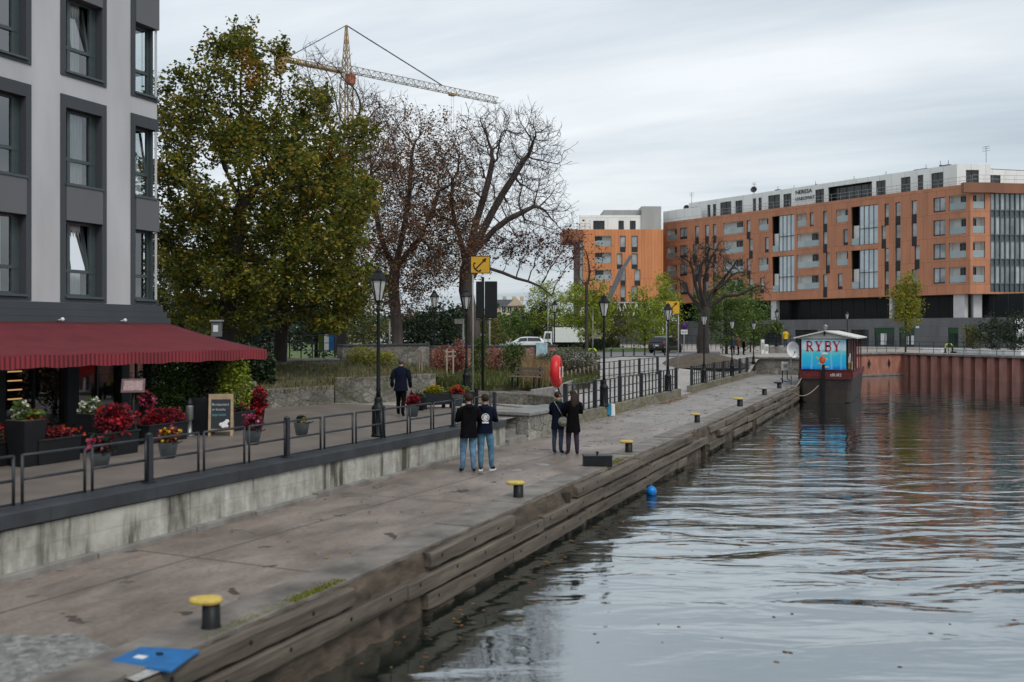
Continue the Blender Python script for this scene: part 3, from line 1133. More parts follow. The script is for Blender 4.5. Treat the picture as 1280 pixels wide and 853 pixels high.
# parapet lip over the corner balcony
pbox(wallA, PC, -1.2, LC + .2, 20.72, 21.98, .0, .75)
pbox(wallA, PG, -.3, LG, 20.72, 21.98, .004, .5)
wallA.face([PA(SA0 - .5, 8, -3.3), PA(SA1, 8, -3.3), PA(SA1, 21.9, -3.3), PA(SA0 - .5, 21.9, -3.3)])
wallA.build('wall', m_orange, blk, normals=False)


def fr_rect(mb, P, a, b, c, d, D, t=.09, w=.12, mull=0):
    pbox(mb, P, a, a + t, c, d, D, D + w); pbox(mb, P, b - t, b, c, d, D, D + w)
    pbox(mb, P, a + t, b - t, c, c + t, D, D + w); pbox(mb, P, a + t, b - t, d - t, d, D, D + w)
    for k in range(mull):
        s = a + (b - a) * (k + 1) / (mull + 1)
        pbox(mb, P, s - t / 2, s + t / 2, c + t, d - t, D + .005, D + w - .005)


def pane(mb, P, a, b, c, d, D, n=1, m=1):
    for i in range(n):
        for j in range(m):
            s0, s1, z0, z1 = a + (b - a) * i / n, a + (b - a) * (i + 1) / n, c + (d - c) * j / m, c + (d - c) * (j + 1) / m
            mb.face([P(s0, z0, D), P(s1, z0, D), P(s1, z1, D), P(s0, z1, D)])


def add_items(P, root, lst, wall_mat):
    for kind, a, b, c, d in lst:
        if kind in ('win', 'winL', 'nar', 'dark'):
            low = {'win': .35, 'winL': .1, 'nar': (d - c) - 1.9, 'dark': 0}[kind]
            w = MB()
            if low > .05: pbox(w, P, a, b, c, c + low, -.24, -.1)
            fr_rect(w, P, a, b, c + low, d, -.26, .08, .1, {'win': 1, 'winL': 1}.get(kind, 0))
            o = w.build('window', m_dark, root, normals=True)
            p = MB(); pane(p, P, a + .05, b - .05, c + low + .05, d - .05, -.2, {'win': 2, 'winL': 2}.get(kind, 1))
            p.build('pane', m_gdark if kind == 'dark' else m_gA, o)
        elif kind in ('log', 'bal'):
            D = -1.0
            w = MB()
            w.face([P(a, c, -.28), P(a, d, -.28), P(a, d, D), P(a, c, D)], 0)
            w.face([P(b, c, -.28), P(b, d, -.28), P(b, d, D), P(b, c, D)], 0)
            w.face([P(a, d, -.28), P(b, d, -.28), P(b, d, D), P(a, d, D)], 0)
            w.face([P(a, c, -.28), P(b, c, -.28), P(b, c, D), P(a, c, D)], 0)
            w.face([P(a, c, D), P(b, c, D), P(b, d, D), P(a, d, D)], 0)
            o = w.build('loggia', [m_logw, wall_mat], root, normals=False)
            r_ = random.Random(int(a * 97 + c * 13))
            q = MB()
            m = a + (b - a) * r_.uniform(.0, .12); e = a + (b - a) * r_.uniform(.42, .58)
            fr_rect(q, P, m, e, c + .02, d - .1, D + .02, .09, .08, 1)
            do = q.build('balcony_door', m_dark, o)
            g = MB()
            pane(g, P, a + .02, b - .02, c + .05, c + .95, -.12, max(1, int((b - a) / 1.1)))
            g.build('balustrade', m_bal, o)
            g = MB(); pane(g, P, m + .05, e - .05, c + .1, d - .15, D + .05, 2); g.build('pane', m_gdark, o)
        elif kind == 'bay':
            w = MB()
            k = b - (b - a) * .30
            fr_rect(w, P, a, k, c, d, -.25, .06, .16, 3)
            pbox(w, P, a, k, (c + d) / 2 - .5, (c + d) / 2 - .42, -.2, -.04)
            o = w.build('bay_window', m_dark, root)
            p = MB(); pane(p, P, a + .04, k - .04, c + .05, d - .05, -.17, 4, 2); p.build('pane', m_gblue, o)
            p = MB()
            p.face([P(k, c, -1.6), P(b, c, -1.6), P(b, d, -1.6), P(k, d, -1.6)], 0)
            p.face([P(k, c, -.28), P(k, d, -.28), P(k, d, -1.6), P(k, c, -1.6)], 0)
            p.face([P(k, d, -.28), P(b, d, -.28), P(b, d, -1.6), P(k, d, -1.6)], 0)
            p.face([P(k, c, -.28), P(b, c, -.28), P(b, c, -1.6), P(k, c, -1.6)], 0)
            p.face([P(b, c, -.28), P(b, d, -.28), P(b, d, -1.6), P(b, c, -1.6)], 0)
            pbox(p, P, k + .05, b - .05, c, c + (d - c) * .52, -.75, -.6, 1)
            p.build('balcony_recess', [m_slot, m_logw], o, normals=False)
            p = MB(); pane(p, P, k + .03, b - .03, c + .05, c + 1.0, -.1, 1); p.build('balustrade', m_bal, o)


add_items(PA, blk, [(i[0], sA(i[2]), sA(i[1]), i[3], i[4]) for i in items], m_orange)
add_items(PC, blk, [('log', o[0], o[1], o[2], o[3]) for o in opsC], m_orange)
add_items(PR, blk, [('winL', *o) for o in opsR], m_orange)
# glazed corner: curtain wall of tall panes with dark bands
cw = MB()
pbox(cw, PG, 0, LG, 8.25, 20.7, -.5, -.12)
nM = 7
for k in range(nM + 1):
    s = LG * k / nM
    pbox(cw, PG, max(0, s - .06), min(LG, s + .06), 8.25, 20.7, -.12, .05)
for a, b in ZR: 
    for z in (a - .15, b + .1): pbox(cw, PG, 0, LG, z - .04, z + .04, -.12, .03)
cwo = cw.build('curtain_wall', M('teal_spandrel', (.05, .075, .085), .3, .15, 1, spec=.8), blk)
g = MB()
for a, b in ZR: 
    for k in range(nM): pane(g, PG, LG * k / nM + .07, LG * (k + 1) / nM - .07, a - .1, b + .05, -.105, 1)
g.build('pane', M_glass('corner_glass', (.05, .08, .09), (.45, .5, .52)), cwo)

# penthouse storey
PZ0, PZ1 = 21.95, 24.95
pent = [(863, 872), (884, 888), (891, 895), (919, 928), (941, 945), (948, 952), (979, 989), (1019, 1030), (1095, 1107), (1126, 1138), (1147, 1154), (1164, 1179)]
plog = [(900, 914), (960, 975), (1035, 1090)]


def PB_(s, z, d): return PA(s, z, d - 1.7)


def sP(u):
    k = (u - 640) / F
    X0, Y0 = 58.5 + .8164 * 1.7, 125 + .5775 * 1.7
    return (X0 - Y0 * k) / (.5775 + .8164 * k)


so0, so1 = sP(1196), sP(861)
mb = MB()
pops = [(sP(b), sP(a), 22.1, 24.2) for a, b in pent] + [(sP(b), sP(a), 22.1, 24.3) for a, b in plog]
facade(mb, PB_, so0, so1, PZ0, PZ1, pops, .2)
pA = Vector((58.5 - .5775 * so0 + .8164 * 1.7, 125 + .8164 * so0 + .5775 * 1.7))
pB = pA + Vector((4.4, .1)); pC = pB + Vector((.2, 3.0)); pD = pC + Vector((15, 4))
Pp, Lp = seg(pA, pB)
Pq, Lq = seg(pC, pD)
o1 = [(1.2, 2.9, 22.1, 24.2)]; o2_ = [(.9, 3.1, 22.1, 24.1)]
facade(mb, Pp, 0, Lp, PZ0, PZ1, o1, .2)
facade(mb, Pq, 0, Lq, PZ0, PZ1 - .1, o2_, .2)
mb.face([cam2w(pB.x, pB.y, PZ0), cam2w(pC.x, pC.y, PZ0), cam2w(pC.x, pC.y, PZ1), cam2w(pB.x, pB.y, PZ1)], 0, [(0, 0), (3, 0), (3, 3), (0, 3)])
tf = [PB_(so1, PZ1 - .02, 0), PB_(so0, PZ1 - .02, 0), cam2w(pB.x, pB.y, PZ1 - .02), cam2w(pC.x, pC.y, PZ1 - .02), cam2w(pD.x, pD.y, PZ1 - .02), PB_(so1, PZ1 - .02, -10)]
mb.face(tf)
mb.face([PB_(so1, PZ0, 0), PB_(so1, PZ0, -10), PB_(so1, PZ1, -10), PB_(so1, PZ1, 0)], 0, [(0, 0), (10, 0), (10, 3), (0, 3)])
facade(mb, PA, SA1 - 9, SA1, PZ0, PZ0 + 1.9, [], .1)
ph = mb.build('penthouse_wall', m_pent, blk, normals=False)
ph.location = (0, 0, 0)
for Pf, lst in ((PB_, pops), (Pp, o1), (Pq, o2_)):
    for o in lst:
        wide = o[1] - o[0] > 3.2
        w = MB(); fr_rect(w, Pf, *o[:4], -.2 if not wide else -1.1, .07, .1, max(0, int((o[1] - o[0]) / 1.3)))
        if wide:
            for q in (o[0], o[1] - .03): pbox(w, Pf, q, q + .03, o[2], o[3], -1.1, -.19)
            pbox(w, Pf, o[0], o[1], o[3] - .02, o[3], -1.1, -.2); pbox(w, Pf, o[0], o[1], o[2], o[2] + .02, -1.1, -.2)
        wo = w.build('penthouse_window', m_dark, blk)
        g = MB(); pane(g, Pf, o[0], o[1], o[2] + .05, o[3] - .05, -.15 if not wide else -1.05, max(1, int((o[1] - o[0]) / 1.3))); g.build('pane', m_gdark, wo)
# roof railing
mb = MB()
for Pf, a, b in ((PA, SA0, SA1 - 1), (PC, 0, LC), (PG, 0, LG), (PR, 0, LR)):
    dd = .5 if Pf in (PC, PG) else -.15
    for z in (22.45, 22.95): mb.bar(Pf(a, z, dd), Pf(b, z, dd), .04, .04)
    for k in range(int((b - a) / 1.5) + 1): mb.bar(Pf(a + 1.5 * k, 21.95, dd), Pf(a + 1.5 * k, 22.95, dd), .035, .035)
mb.build('roof_railing', m_steel, blk)
# roof plant
mb = MB()
for u, h, w in ((965, .7, .8), (985, .5, .4), (1012, .6, .3), (1060, .5, 1.6), (1100, .5, .5), (1150, .6, 2.0), (1168, .8, .3), (1178, .7, 1.2)):
    s = sP(u); pbox(mb, PB_, s, s + w, PZ1 - .02, PZ1 + h * .6, -2.5, -1.6)
    mb.bar(PB_(s, PZ1, -1.4), PB_(s, PZ1 + h * 1.3, -1.4), .06, .06)
mb.build('roof_vent', m_dark, blk)
mb = MB()
for u in (932, 854, 1222):
    s = sP(u); mb.bar(PB_(s, PZ1, -2), PB_(s, PZ1 + 2.1, -2), .05, .05)
    for z in (1.5, 1.8, 2.05): mb.bar(PB_(s - .5, PZ1 + z, -2), PB_(s + .5, PZ1 + z, -2), .035, .035)
mb.build('roof_aerial', m_dark, blk)
mb = MB()
for u, z in ((937, PZ1 + .75), (853, PZ1 - .6)):
    p = PB_(sP(u), z, -1.0)
    mb.lathe([(0, 0), (.24, .03), (.42, .11), (.51, .2), (.49, .22), (.4, .12), (.22, .05), (0, .03)], 16, p, mtx=Matrix.Rotation(R(70), 3, 'X'))
    mb.bar(p, Vector(p) + Vector((0, 0, -1)), .08, .08)
mb.build('roof_dish', m_dark, blk)

# base of the block
mb = MB()
facade(mb, PA, -1, SA1, 5.0, 8.0, [], .1)
gb = MB()
def PD(s, z, d): return PA(s, z, d - 3.2)
facade(gb, PD, -8, SA1, 5.0, 8.0, [], .1)
facade(gb, PR, -3, LR, 4.9, 8.0, [], .1)
gb.build('recessed_glazing', M_glass('recess_glass', (.008, .01, .011), (.02, .024, .026), .2, 1.25), blk, normals=False)
mb.bm.free()
mb = MB()
for k in range(34):
    s = -6 + k * 1.9
    pbox(mb, PD, s - .05, s + .05, 5.0, 8.0, -.05, .06)
    mb.build('glazing_bar', m_dark, blk); mb = MB()
mb.bm.free()
for u0, u1 in ((961, 967.5), (1189, 1203), (1109, 1112)):
    mb = MB(); pbox(mb, PA, sA(u1), sA(u0), 5.0, 7.995, -1.3, -.5); mb.build('column', m_column, blk)
for u0, u1 in ((1217, 1227.5), (1244, 1250.5)):
    a, b = cam2w((u0 - 640) / F * 127, 127, 0), cam2w((u1 - 640) / F * 127, 127, 0)
    mb = MB(); mb.hexa([(a.x, a.y, 4.98), (b.x, b.y, 4.98), (b.x - .3, b.y + .9, 4.98), (a.x - .3, a.y + .9, 4.98), (a.x, a.y, 7.995), (b.x, b.y, 7.995), (b.x - .3, b.y + .9, 7.995), (a.x - .3, a.y + .9, 7.995)])
    mb.build('column', m_column, blk)
# plinth wall with shopfronts
def PP(s, z, d): return PA(s, z, d - .35)
m_green = M('green_shopfront', (.01, .06, .02), .4, .2, 2)
shops = [(1183, 1196, 1), (1205, 1214, 0), (1122, 1141, 1), (1091, 1116, 1), (1062, 1084, 0), (1030, 1055, 0), (992, 1020, 0), (940, 975, 0), (900, 930, 0)]
sops = [(sA(b), sA(a), 1.2, 3.75 if g else 3.5) for a, b, g in shops]
mb = MB(); facade(mb, PP, -4.5, SA1, 1.1, 5.0, sops, .3); 
mb.face([PP(-4.5, 5.0, 0), PP(SA1, 5.0, 0), PP(SA1, 5.0, -3.2), PP(-4.5, 5.0, -3.2)], 0)
Pw, Lw = seg(Vector((58.5 + .5775 * 4.5 + .8164 * .35, 125 - .8164 * 4.5 + .5775 * .35)), Vector((64, 124)))
mb.build('plinth_wall', m_plinth, blk, normals=False)
for (a, b, g), o in zip(shops, sops):
    w = MB(); fr_rect(w, PP, *o, -.28, .1, .14, max(1, int((o[1] - o[0]) / 1.6)))
    pbox(w, PP, o[0], o[1], 3.0, 3.12, -.24, -.12)
    if g: pbox(w, PP, o[0], o[1], 3.12, o[3], -.26, -.1)
    wo = w.build('shopfront', m_green if g else m_dark, blk)
    q = MB(); pane(q, PP, o[0], o[1], 1.2, 3.0 if g else o[3], -.22, 3); q.build('pane', m_gdark, wo)
# poster sheets in the shop windows
mb = MB()
for u0, u1, z0, z1 in ((1130, 1133, 1.5, 2.6), (1136, 1139.5, 1.5, 2.7), (1098, 1105, 1.4, 3.0), (1143, 1147, 3.7, 3.95)):
    pbox(mb, PP, sA(u1), sA(u0), z0, z1, -.21, -.19) if u0 < 1142 else pbox(mb, PP, sA(u1), sA(u0), z0, z1, .005, .03)
mb.build('notice_panel', m_white, blk)


def text_mesh(name, body, size, mat, parent, o, ex, ey, en, depth=.02, align='LEFT'):
    """lettering as a mesh laid on a plane (origin o, right ex, up ey, outwards en)"""
    cu = bpy.data.curves.new('lettering', 'FONT')
    cu.body = body; cu.size = size; cu.align_x = align; cu.extrude = depth / 2; cu.resolution_u = 3
    ob = bpy.data.objects.new('lettering', cu)
    COL.objects.link(ob)
    dg = bpy.context.evaluated_depsgraph_get()
    me = bpy.data.meshes.new_from_object(ob.evaluated_get(dg))
    bpy.data.objects.remove(ob)
    ex, ey, en, o = Vector(ex).normalized(), Vector(ey).normalized(), Vector(en).normalized(), Vector(o)
    off = origin_of(parent) if parent else Vector((0, 0, 0))
    for v in me.vertices:
        c = v.co.copy()
        v.co = o + ex * c.x + ey * c.y + en * (c.z + depth / 2) - off
    me.materials.clear()
    return link(name, me, mat, parent)


e0, e1 = Vector(PB_(sP(995), 0, .03)), Vector(PB_(sP(1012), 0, .03))
ex = (e1 - e0).normalized(); en = (Vector(PA(0, 0, 1)) - Vector(PA(0, 0, 0))).normalized()
p = Vector(PB_(sP(994.5), 23.9, .03))
text_mesh('lettering', 'NERESA', .86, m_slot, blk, p, ex, (0, 0, 1), en, .06)
text_mesh('lettering', 'HAROMAT', .72, m_slot, blk, p - Vector((0, 0, .95)), ex, (0, 0, 1), en, .06)

# ================================================================= second orange block (left wing)
YB = 165.0
wb = thing('apartment_wing', 'bright orange apartment wing with wide flat roof overhang left of the long block', 'building', cam2w(18, YB, 1.15))


def uB(u): return (u - 640) / F * YB
def zB(v): return EYE + (HZ - v) / F * YB
def PW(s, z, d): return cam2w(s, YB - d, z)


lst = []
for v0, v1 in ((295, 308), (316, 329), (337.5, 351)): lst.append(('bal', uB(743.5), uB(764), zB(v1), zB(v0)))
for u0, u1, v0, v1 in ((775, 782, 295, 308), (771, 778, 317, 329), (775.5, 782, 337, 350), (775.5, 782, 358, 370), (789.5, 797, 295, 308), (789.5, 797, 317, 329), (793, 800.5, 337, 350), (789.5, 797, 358, 370)):
    lst.append(('nar', uB(u0), uB(u1), zB(v1) - 1.0, zB(v0)))
mb = MB()
facade(mb, PW, uB(729), uB(829), zB(374), zB(287), [l[1:] for l in lst], .28)
pbox(mb, PW, uB(703), uB(729.2), zB(301), zB(287), -9, .02)
mb.face([PW(uB(729), zB(374), 0), PW(uB(829), zB(374), 0), PW(uB(829), zB(374), -14), PW(uB(729), zB(374), -14)])
mb.face([PW(uB(729), zB(287.2), 0), PW(uB(829), zB(287.2), 0), PW(uB(829), zB(287.2), -14), PW(uB(729), zB(287.2), -14)])
for u in (729, 829): mb.face([PW(uB(u), zB(374), 0), PW(uB(u), zB(374), -14), PW(uB(u), zB(287), -14), PW(uB(u), zB(287), 0)])
mb.build('wall', m_orange2, wb, normals=False)
add_items(PW, wb, lst, m_orange2)
mb = MB(); pbox(mb, PW, uB(717.5), uB(725), 1.1, zB(301), -1.2, 0); mb.build('column', M('brown_column', (.07, .05, .045), .6, .2, 1), wb)
mb = MB(); pbox(mb, PW, uB(725.2), uB(740), zB(374), zB(297), -8, -.3); mb.build('white_wall', m_pent, wb)
def PWp(s, z, d): return PW(s, z, d - 2.5)
pw = [(743, 757.5), (775, 782), (789.5, 797)]
mb = MB()
facade(mb, PWp, uB(725), uB(829), zB(287), zB(267), [(uB(a), uB(b), zB(286), zB(274)) for a, b in pw], .25)
pbox(mb, PWp, uB(757), uB(806), zB(267), zB(259.5), -9, -1)
pbox(mb, PWp, uB(804), uB(829), zB(286.8), zB(256), -9, .3)
mb.build('penthouse_wall', m_pent, wb)
for a, b in pw:
    w = MB(); fr_rect(w, PWp, uB(a), uB(b), zB(286), zB(274), -.25, .1, .1, 1); wo = w.build('penthouse_window', m_dark, wb)
    g = MB(); pane(g, PWp, uB(a), uB(b), zB(286), zB(274), -.2, 2); g.build('pane', m_gdark, wo)
mb = MB()
for z in (.5, 1.0): mb.bar(PW(uB(704), zB(287) + z, -.2), PW(uB(738), zB(287) + z, -.2), .05, .05)
for k in range(6): mb.bar(PW(uB(704) + .9 * k, zB(287), -.2), PW(uB(704) + .9 * k, zB(287) + 1, -.2), .05, .05)
mb.build('roof_railing', m_steel, wb)
# ground storey with white V struts before dark glass
mb = MB(); pbox(mb, PW, uB(735), uB(829), 1.1, zB(374.2), -10, -3); mb.build('base_wall', m_gdark, wb)
mb = MB()
for k in range(7):
    s = uB(770) + k * .98
    mb.bar(PW(s, zB(395), -.3), PW(s + .49, zB(379), -.3), .3, .15); mb.bar(PW(s + .98, zB(395), -.3), PW(s + .49, zB(379), -.3), .3, .15)
pbox(mb, PW, uB(768), uB(826), zB(379), zB(376), -.6, -.1)
mb.build('strut', m_white, wb)
mb = MB(); pbox(mb, PW, uB(755), uB(829), 1.1, zB(396), -3, -.9); mb.build('plinth_wall', m_plinth, wb)

# ================================================================= cream house far behind
YH = 230.0
hs = thing('house', 'cream rendered house with dark slate roof far behind the trees', 'house', cam2w(0, YH, 1.15))
def hx(u): return (u - 640) / F * YH
def hz(v): return EYE + (HZ - v) / F * YH
def PHs(s, z, d): return cam2w(s, YH - d, z)
m_cream = plaster_mat('cream_render', (.52, .43, .30), .15)
hop = [(hx(u), hx(u) + 1.0, hz(v), hz(v) + 1.7) for u in (627, 634, 642, 650) for v in (392, 404)]
mb = MB(); facade(mb, PHs, hx(612), hx(656), 1.1, hz(383), hop, .2)
mb.face([PHs(hx(656), 1.1, 0), PHs(hx(656), 1.1, -9), PHs(hx(656), hz(383), -9), PHs(hx(656), hz(383), 0)])
mb.prism([(hx(633), hz(383)), (hx(656), hz(383)), (hx(645), hz(372))], cam2w(0, YH, 0), (CA, SA, 0), (0, 0, 1), (SA, -CA, 0), -6, .02)
mb.build('wall', m_cream, hs, normals=False)
mb = MB()
a, b = hx(611), hx(657)
mb.hexa([PHs(a, hz(383.2), .4), PHs(b, hz(383.2), .4), PHs(b, hz(383.2), -9.4), PHs(a, hz(383.2), -9.4), PHs(a, hz(374), -4), PHs(b - 2, hz(374), -4), PHs(b - 2, hz(374), -5), PHs(a, hz(374), -5)])
mb.build('roof', M('slate_roof', (.06, .065, .08), .7, .3, 2), hs)
mb = MB()
for u in (628, 640, 650): pbox(mb, PHs, hx(u), hx(u) + .9, hz(376), hz(370), -5, -4)
mb.build('chimney', m_cream, hs)
for o in hop:
    w = MB(); fr_rect(w, PHs, *o, -.18, .1, .08, 1); wo = w.build('window', m_white, hs)
    g = MB(); pane(g, PHs, *o, -.15, 2); g.build('pane', m_gdark, wo)
# ================================================================= terrace wall, railing, walls, fences
def coping_z(y): return .955 - .0085 * max(0, y)


m_twall, nt, b = newmat('stained_concrete_wall')
v = wpos(nt, (1, 1.3, .16)); vv = wpos(nt)
n1 = noise(nt, v, 1.6, 7, .65, .4); n2 = noise(nt, vv, 5, 6, .65); n3 = noise(nt, wpos(nt, (1, .5, .5)), .9, 3)
c = ramp(nt, n1, [(.36, (.075, .073, .055)), (.45, (.32, .315, .275)), (.68, (.50, .495, .45))]).outputs[0]
c = mix(nt, .55, c, ramp(nt, n2, [(.3, (.25, .25, .25)), (.7, (.75, .75, .75))]).outputs[0], 'OVERLAY')
c = mix(nt, ramp(nt, n3, [(.55, (0, 0, 0)), (.64, (.75, .75, .75))]).outputs[0], c, (.56, .55, .48))
br = nt.nodes.new('ShaderNodeTexBrick'); br.offset = .37
for k, val in (('Scale', 1.0), ('Brick Width', 1.35), ('Row Height', .36), ('Mortar Size', .008)): br.inputs[k].default_value = val
sw = nt.nodes.new('ShaderNodeSeparateXYZ'); nt.links.new(vv, sw.inputs[0])
cb = nt.nodes.new('ShaderNodeCombineXYZ'); nt.links.new(sw.outputs[1], cb.inputs[0]); nt.links.new(sw.outputs[2], cb.inputs[1])
nt.links.new(cb.outputs[0], br.inputs['Vector'])
c = mix(nt, math_n(nt, 'MULTIPLY', br.outputs['Fac'], .12), c, (.06, .058, .045))
ds = nt.nodes.new('ShaderNodeTexNoise'); ds.inputs['Scale'].default_value = .55; ds.inputs['Detail'].default_value = 3
nt.links.new(wpos(nt, (1, 1.4, .15)), ds.inputs['Vector'])
c = mix(nt, ramp(nt, ds.outputs['Fac'], [(.6, (0, 0, 0)), (.68, (.8, .8, .8))]).outputs[0], c, (.06, .06, .04))
nt.links.new(c, b.inputs['Base Color']); b.inputs['Roughness'].default_value = .85
bump(nt, b, math_n(nt, 'ADD', n2, math_n(nt, 'MULTIPLY', br.outputs['Fac'], -.15)), .7, .025)
m_cop = M('slate_coping', (.042, .047, .053), .5, .3, 2, bmp=.2, bscale=30)
YE = 25.9
tw = thing('terrace_wall', 'stained pale concrete retaining wall with dark coping between the terrace and the quay', 'wall', (-4.3, 12, 0))
mb = MB(); mb.hexa([(-4.6, -20, -.1), (-4.05, -20, -.1), (-4.05, YE, -.1), (-4.6, YE, -.1), (-4.6, -20, .80), (-4.05, -20, .80), (-4.05, YE, .56), (-4.6, YE, .56)])
mb.build('wall_face', m_twall, tw)
mb = MB()
y = -20.
while y < YE:
    e = min(y + 2.0, YE)
    g_ = .004
    mb.hexa([(-4.64, y, coping_z(y) - .2), (-4.0, y, coping_z(y) - .2), (-4.0, e - g_, coping_z(e) - .2), (-4.64, e - g_, coping_z(e) - .2),
             (-4.64, y, coping_z(y)), (-3.99, y, coping_z(y)), (-3.99, e - g_, coping_z(e)), (-4.64, e - g_, coping_z(e))])
    y = e
mb.build('coping', m_cop, tw, bevel=.012)
mb = MB()
y = -20.; rr = random.Random(8)
while y < YE:
    e = y + rr.uniform(1.5, 2.6)
    if rr.random() > .12: mb.box(-4.06, -3.92 + rr.uniform(-.02, .02), y, min(e, YE) - .03, -.1, .085 + rr.uniform(-.02, .02))
    y = e
mb.build('footing', m_edge, tw, bevel=.01)

# railing: panels of tube, square posts between some
rl = thing('terrace_railing', 'low graphite tube railing along the terrace coping with paired posts', 'railing', (-4.3, 12, .9))
RX = -4.32
YS = [12.18 + 1.215 * i for i in range(-11, 12)]
thick = (12.18, 12.18 + 1.215 * 3, 23.1)
for i in range(len(YS) - 1):
    a, e = YS[i] + .07, YS[i + 1] - .07
    if e > YE: break
    mb = MB()
    za, ze = coping_z(a), coping_z(e)
    for h in (.68, .36): mb.tube([(RX, a, za + h), (RX, e, ze + h)], .021, 7)
    mb.tube([(RX, a, za + .03), (RX, a, za + .69)], .021, 7); mb.tube([(RX, e, ze + .03), (RX, e, ze + .69)], .021, 7)
    mb.tube([(RX, a, za + .05), (RX, e, ze + .05)], .016, 6)
    mb.build('panel', m_rail, rl)
for yy in thick + (YE - .12,):
    mb = MB(); z = coping_z(yy)
    mb.obox((RX, yy, z + .37), (.085, .085, .74)); mb.lathe([(.055, 0), (.055, .02), (.0, .05)], 8, (RX, yy, z + .74))
    mb.obox((RX, yy, z + .012), (.16, .16, .024)); mb.build('post', m_rail, rl)

# stone pier with slab top at the foot of the ramp
m_blockstone = M_stone('block_stone', [(.14, .135, .11), (.26, .25, .21), (.2, .19, .165), (.33, .32, .28)], 1.5, (.07, .065, .05), (1, 1, 1.3), moss=((.10, .11, .06), .56))
pr = thing('stone_pier', 'long stained stone pier with a flat slab top beside the two women', 'wall', (-4.5, 29.5, 0))
m_slab = M('pale_slab', (.22, .22, .21), .6, .3, 2, bmp=.2)
mb = MB(); mb.hexa([(-5.0, 27.6, -.05), (-3.92, 27.4, -.05), (-3.9, 31.6, -.05), (-5.0, 31.8, -.05), (-5.0, 27.6, .72), (-3.92, 27.4, .72), (-3.9, 31.6, .64), (-5.0, 31.8, .64)])
mb.build('pier_body', m_blockstone, pr, bevel=.03)
mb = MB(); mb.hexa([(-5.05, 27.5, .72), (-3.85, 27.3, .72), (-3.85, 31.65, .64), (-5.05, 31.85, .64), (-5.05, 27.5, .82), (-3.85, 27.3, .82), (-3.85, 31.65, .74), (-5.05, 31.85, .74)])
mb.build('slab', m_slab, pr, bevel=.015)
# steps from the terrace to the quay between wall and pier
sp = thing('stone_steps', 'short flight of stone steps between the terrace wall and the stone pier', 'steps', (-4.8, 26.7, 0))
for i in range(4):
    mb = MB(); mb.box(-5.3 + i * .33, -5.3 + (i + 1) * .33 + .02, YE + .02, 27.35, -.05, .66 - i * .165); mb.build('step', m_edge, sp, bevel=.01)

m_lowwall = M_stone('mossy_concrete', [(.13, .12, .09), (.21, .195, .15), (.165, .15, .115)], 1.0, (.07, .065, .05), (1, .8, 2), moss=((.16, .15, .05), .57))


def low_wall(label, x0, x1, y0, y1, h, name='low_wall'):
    t = thing(name, label, 'wall', ((x0 + x1) / 2, (y0 + y1) / 2, 0))
    mb = MB()
    N = max(2, int((y1 - y0) / 1.6))
    for i in range(N):
        a, e = y0 + (y1 - y0) * i / N, y0 + (y1 - y0) * (i + 1) / N - .012
        xa, xe = x0 + (x1 - x0) * (a - y0) / (y1 - y0), x0 + (x1 - x0) * (e - y0) / (y1 - y0)
        mb.hexa([(xa - .4, a, -.1), (xa, a, -.1), (xe, e, -.1), (xe - .4, e, -.1), (xa - .4, a, h), (xa, a, h), (xe, e, h), (xe - .4, e, h)])
    mb.build('wall_block', m_lowwall, t, bevel=.02)
    return t


low_wall('low mossy concrete wall under the fence right behind the women', -4.15, -4.1, 31.7, 48.6, .40)
low_wall('low mossy concrete wall under the far fence near the bare pollard tree', -4.2, -4.4, 52.1, 75.2, .36)


def bar_fence(label, p0, p1, z0, z1, h, posts, group='fences along the quay'):
    p0, p1 = Vector(p0), Vector(p1)
    t = thing('bar_fence', label, 'fence', ((p0.x + p1.x) / 2, (p0.y + p1.y) / 2, (z0 + z1) / 2), 0, group)
    L = (p1 - p0).length
    def Q(s, z): 
        q = s / L
        return (p0.x + (p1.x - p0.x) * q, p0.y + (p1.y - p0.y) * q, z0 + (z1 - z0) * q + z)
    n = posts
    for k in range(n + 1):
        s = L * k / n
        mb = MB(); mb.bar(Q(s, -.05), Q(s, h + .04), .14, .14, up=Vector((0, 1, 0))); mb.build('post', m_rail, t)
    for k in range(n):
        a, e = L * k / n + .13, L * (k + 1) / n - .13
        mb = MB()
        for z in (h - .02, h * .62, h * .24): mb.bar(Q(a, z), Q(e, z), .035, .035)
        m = max(2, int((e - a) / .52))
        for j in range(m + 1):
            s = a + (e - a) * j / m
            for o in ((-.055, .055) if 0 < j < m else (0,)): mb.bar(Q(s + o, .0), Q(s + o, h - .02), .028, .028, up=Vector((0, 1, 0)))
        mb.build('panel', m_rail, t)
    return t


bar_fence('dark bar fence on the low wall behind the two women', (-4.33, 31.9, 0), (-4.3, 48.3, 0), .40, .40, 1.0, 5)
bar_fence('dark bar fence on the far low wall beside the bare pollard tree', (-4.4, 52.4, 0), (-4.6, 75, 0), .36, .36, 1.0, 7)
bar_fence('dark bar fence across the ramp, behind the nearer fence', (-9.95, 53.7, 0), (-8.5, 61.5, 0), .42, .55, 1.05, 3)
t = thing('ramp_wall', 'low grey wall under the fence across the ramp', 'wall', (-9.2, 57, .3))
mb = MB(); mb.bar((-9.95, 53.6, .2), (-8.5, 61.6, .3), .35, .5); mb.build('wall_block', m_lowwall, t, bevel=.02)

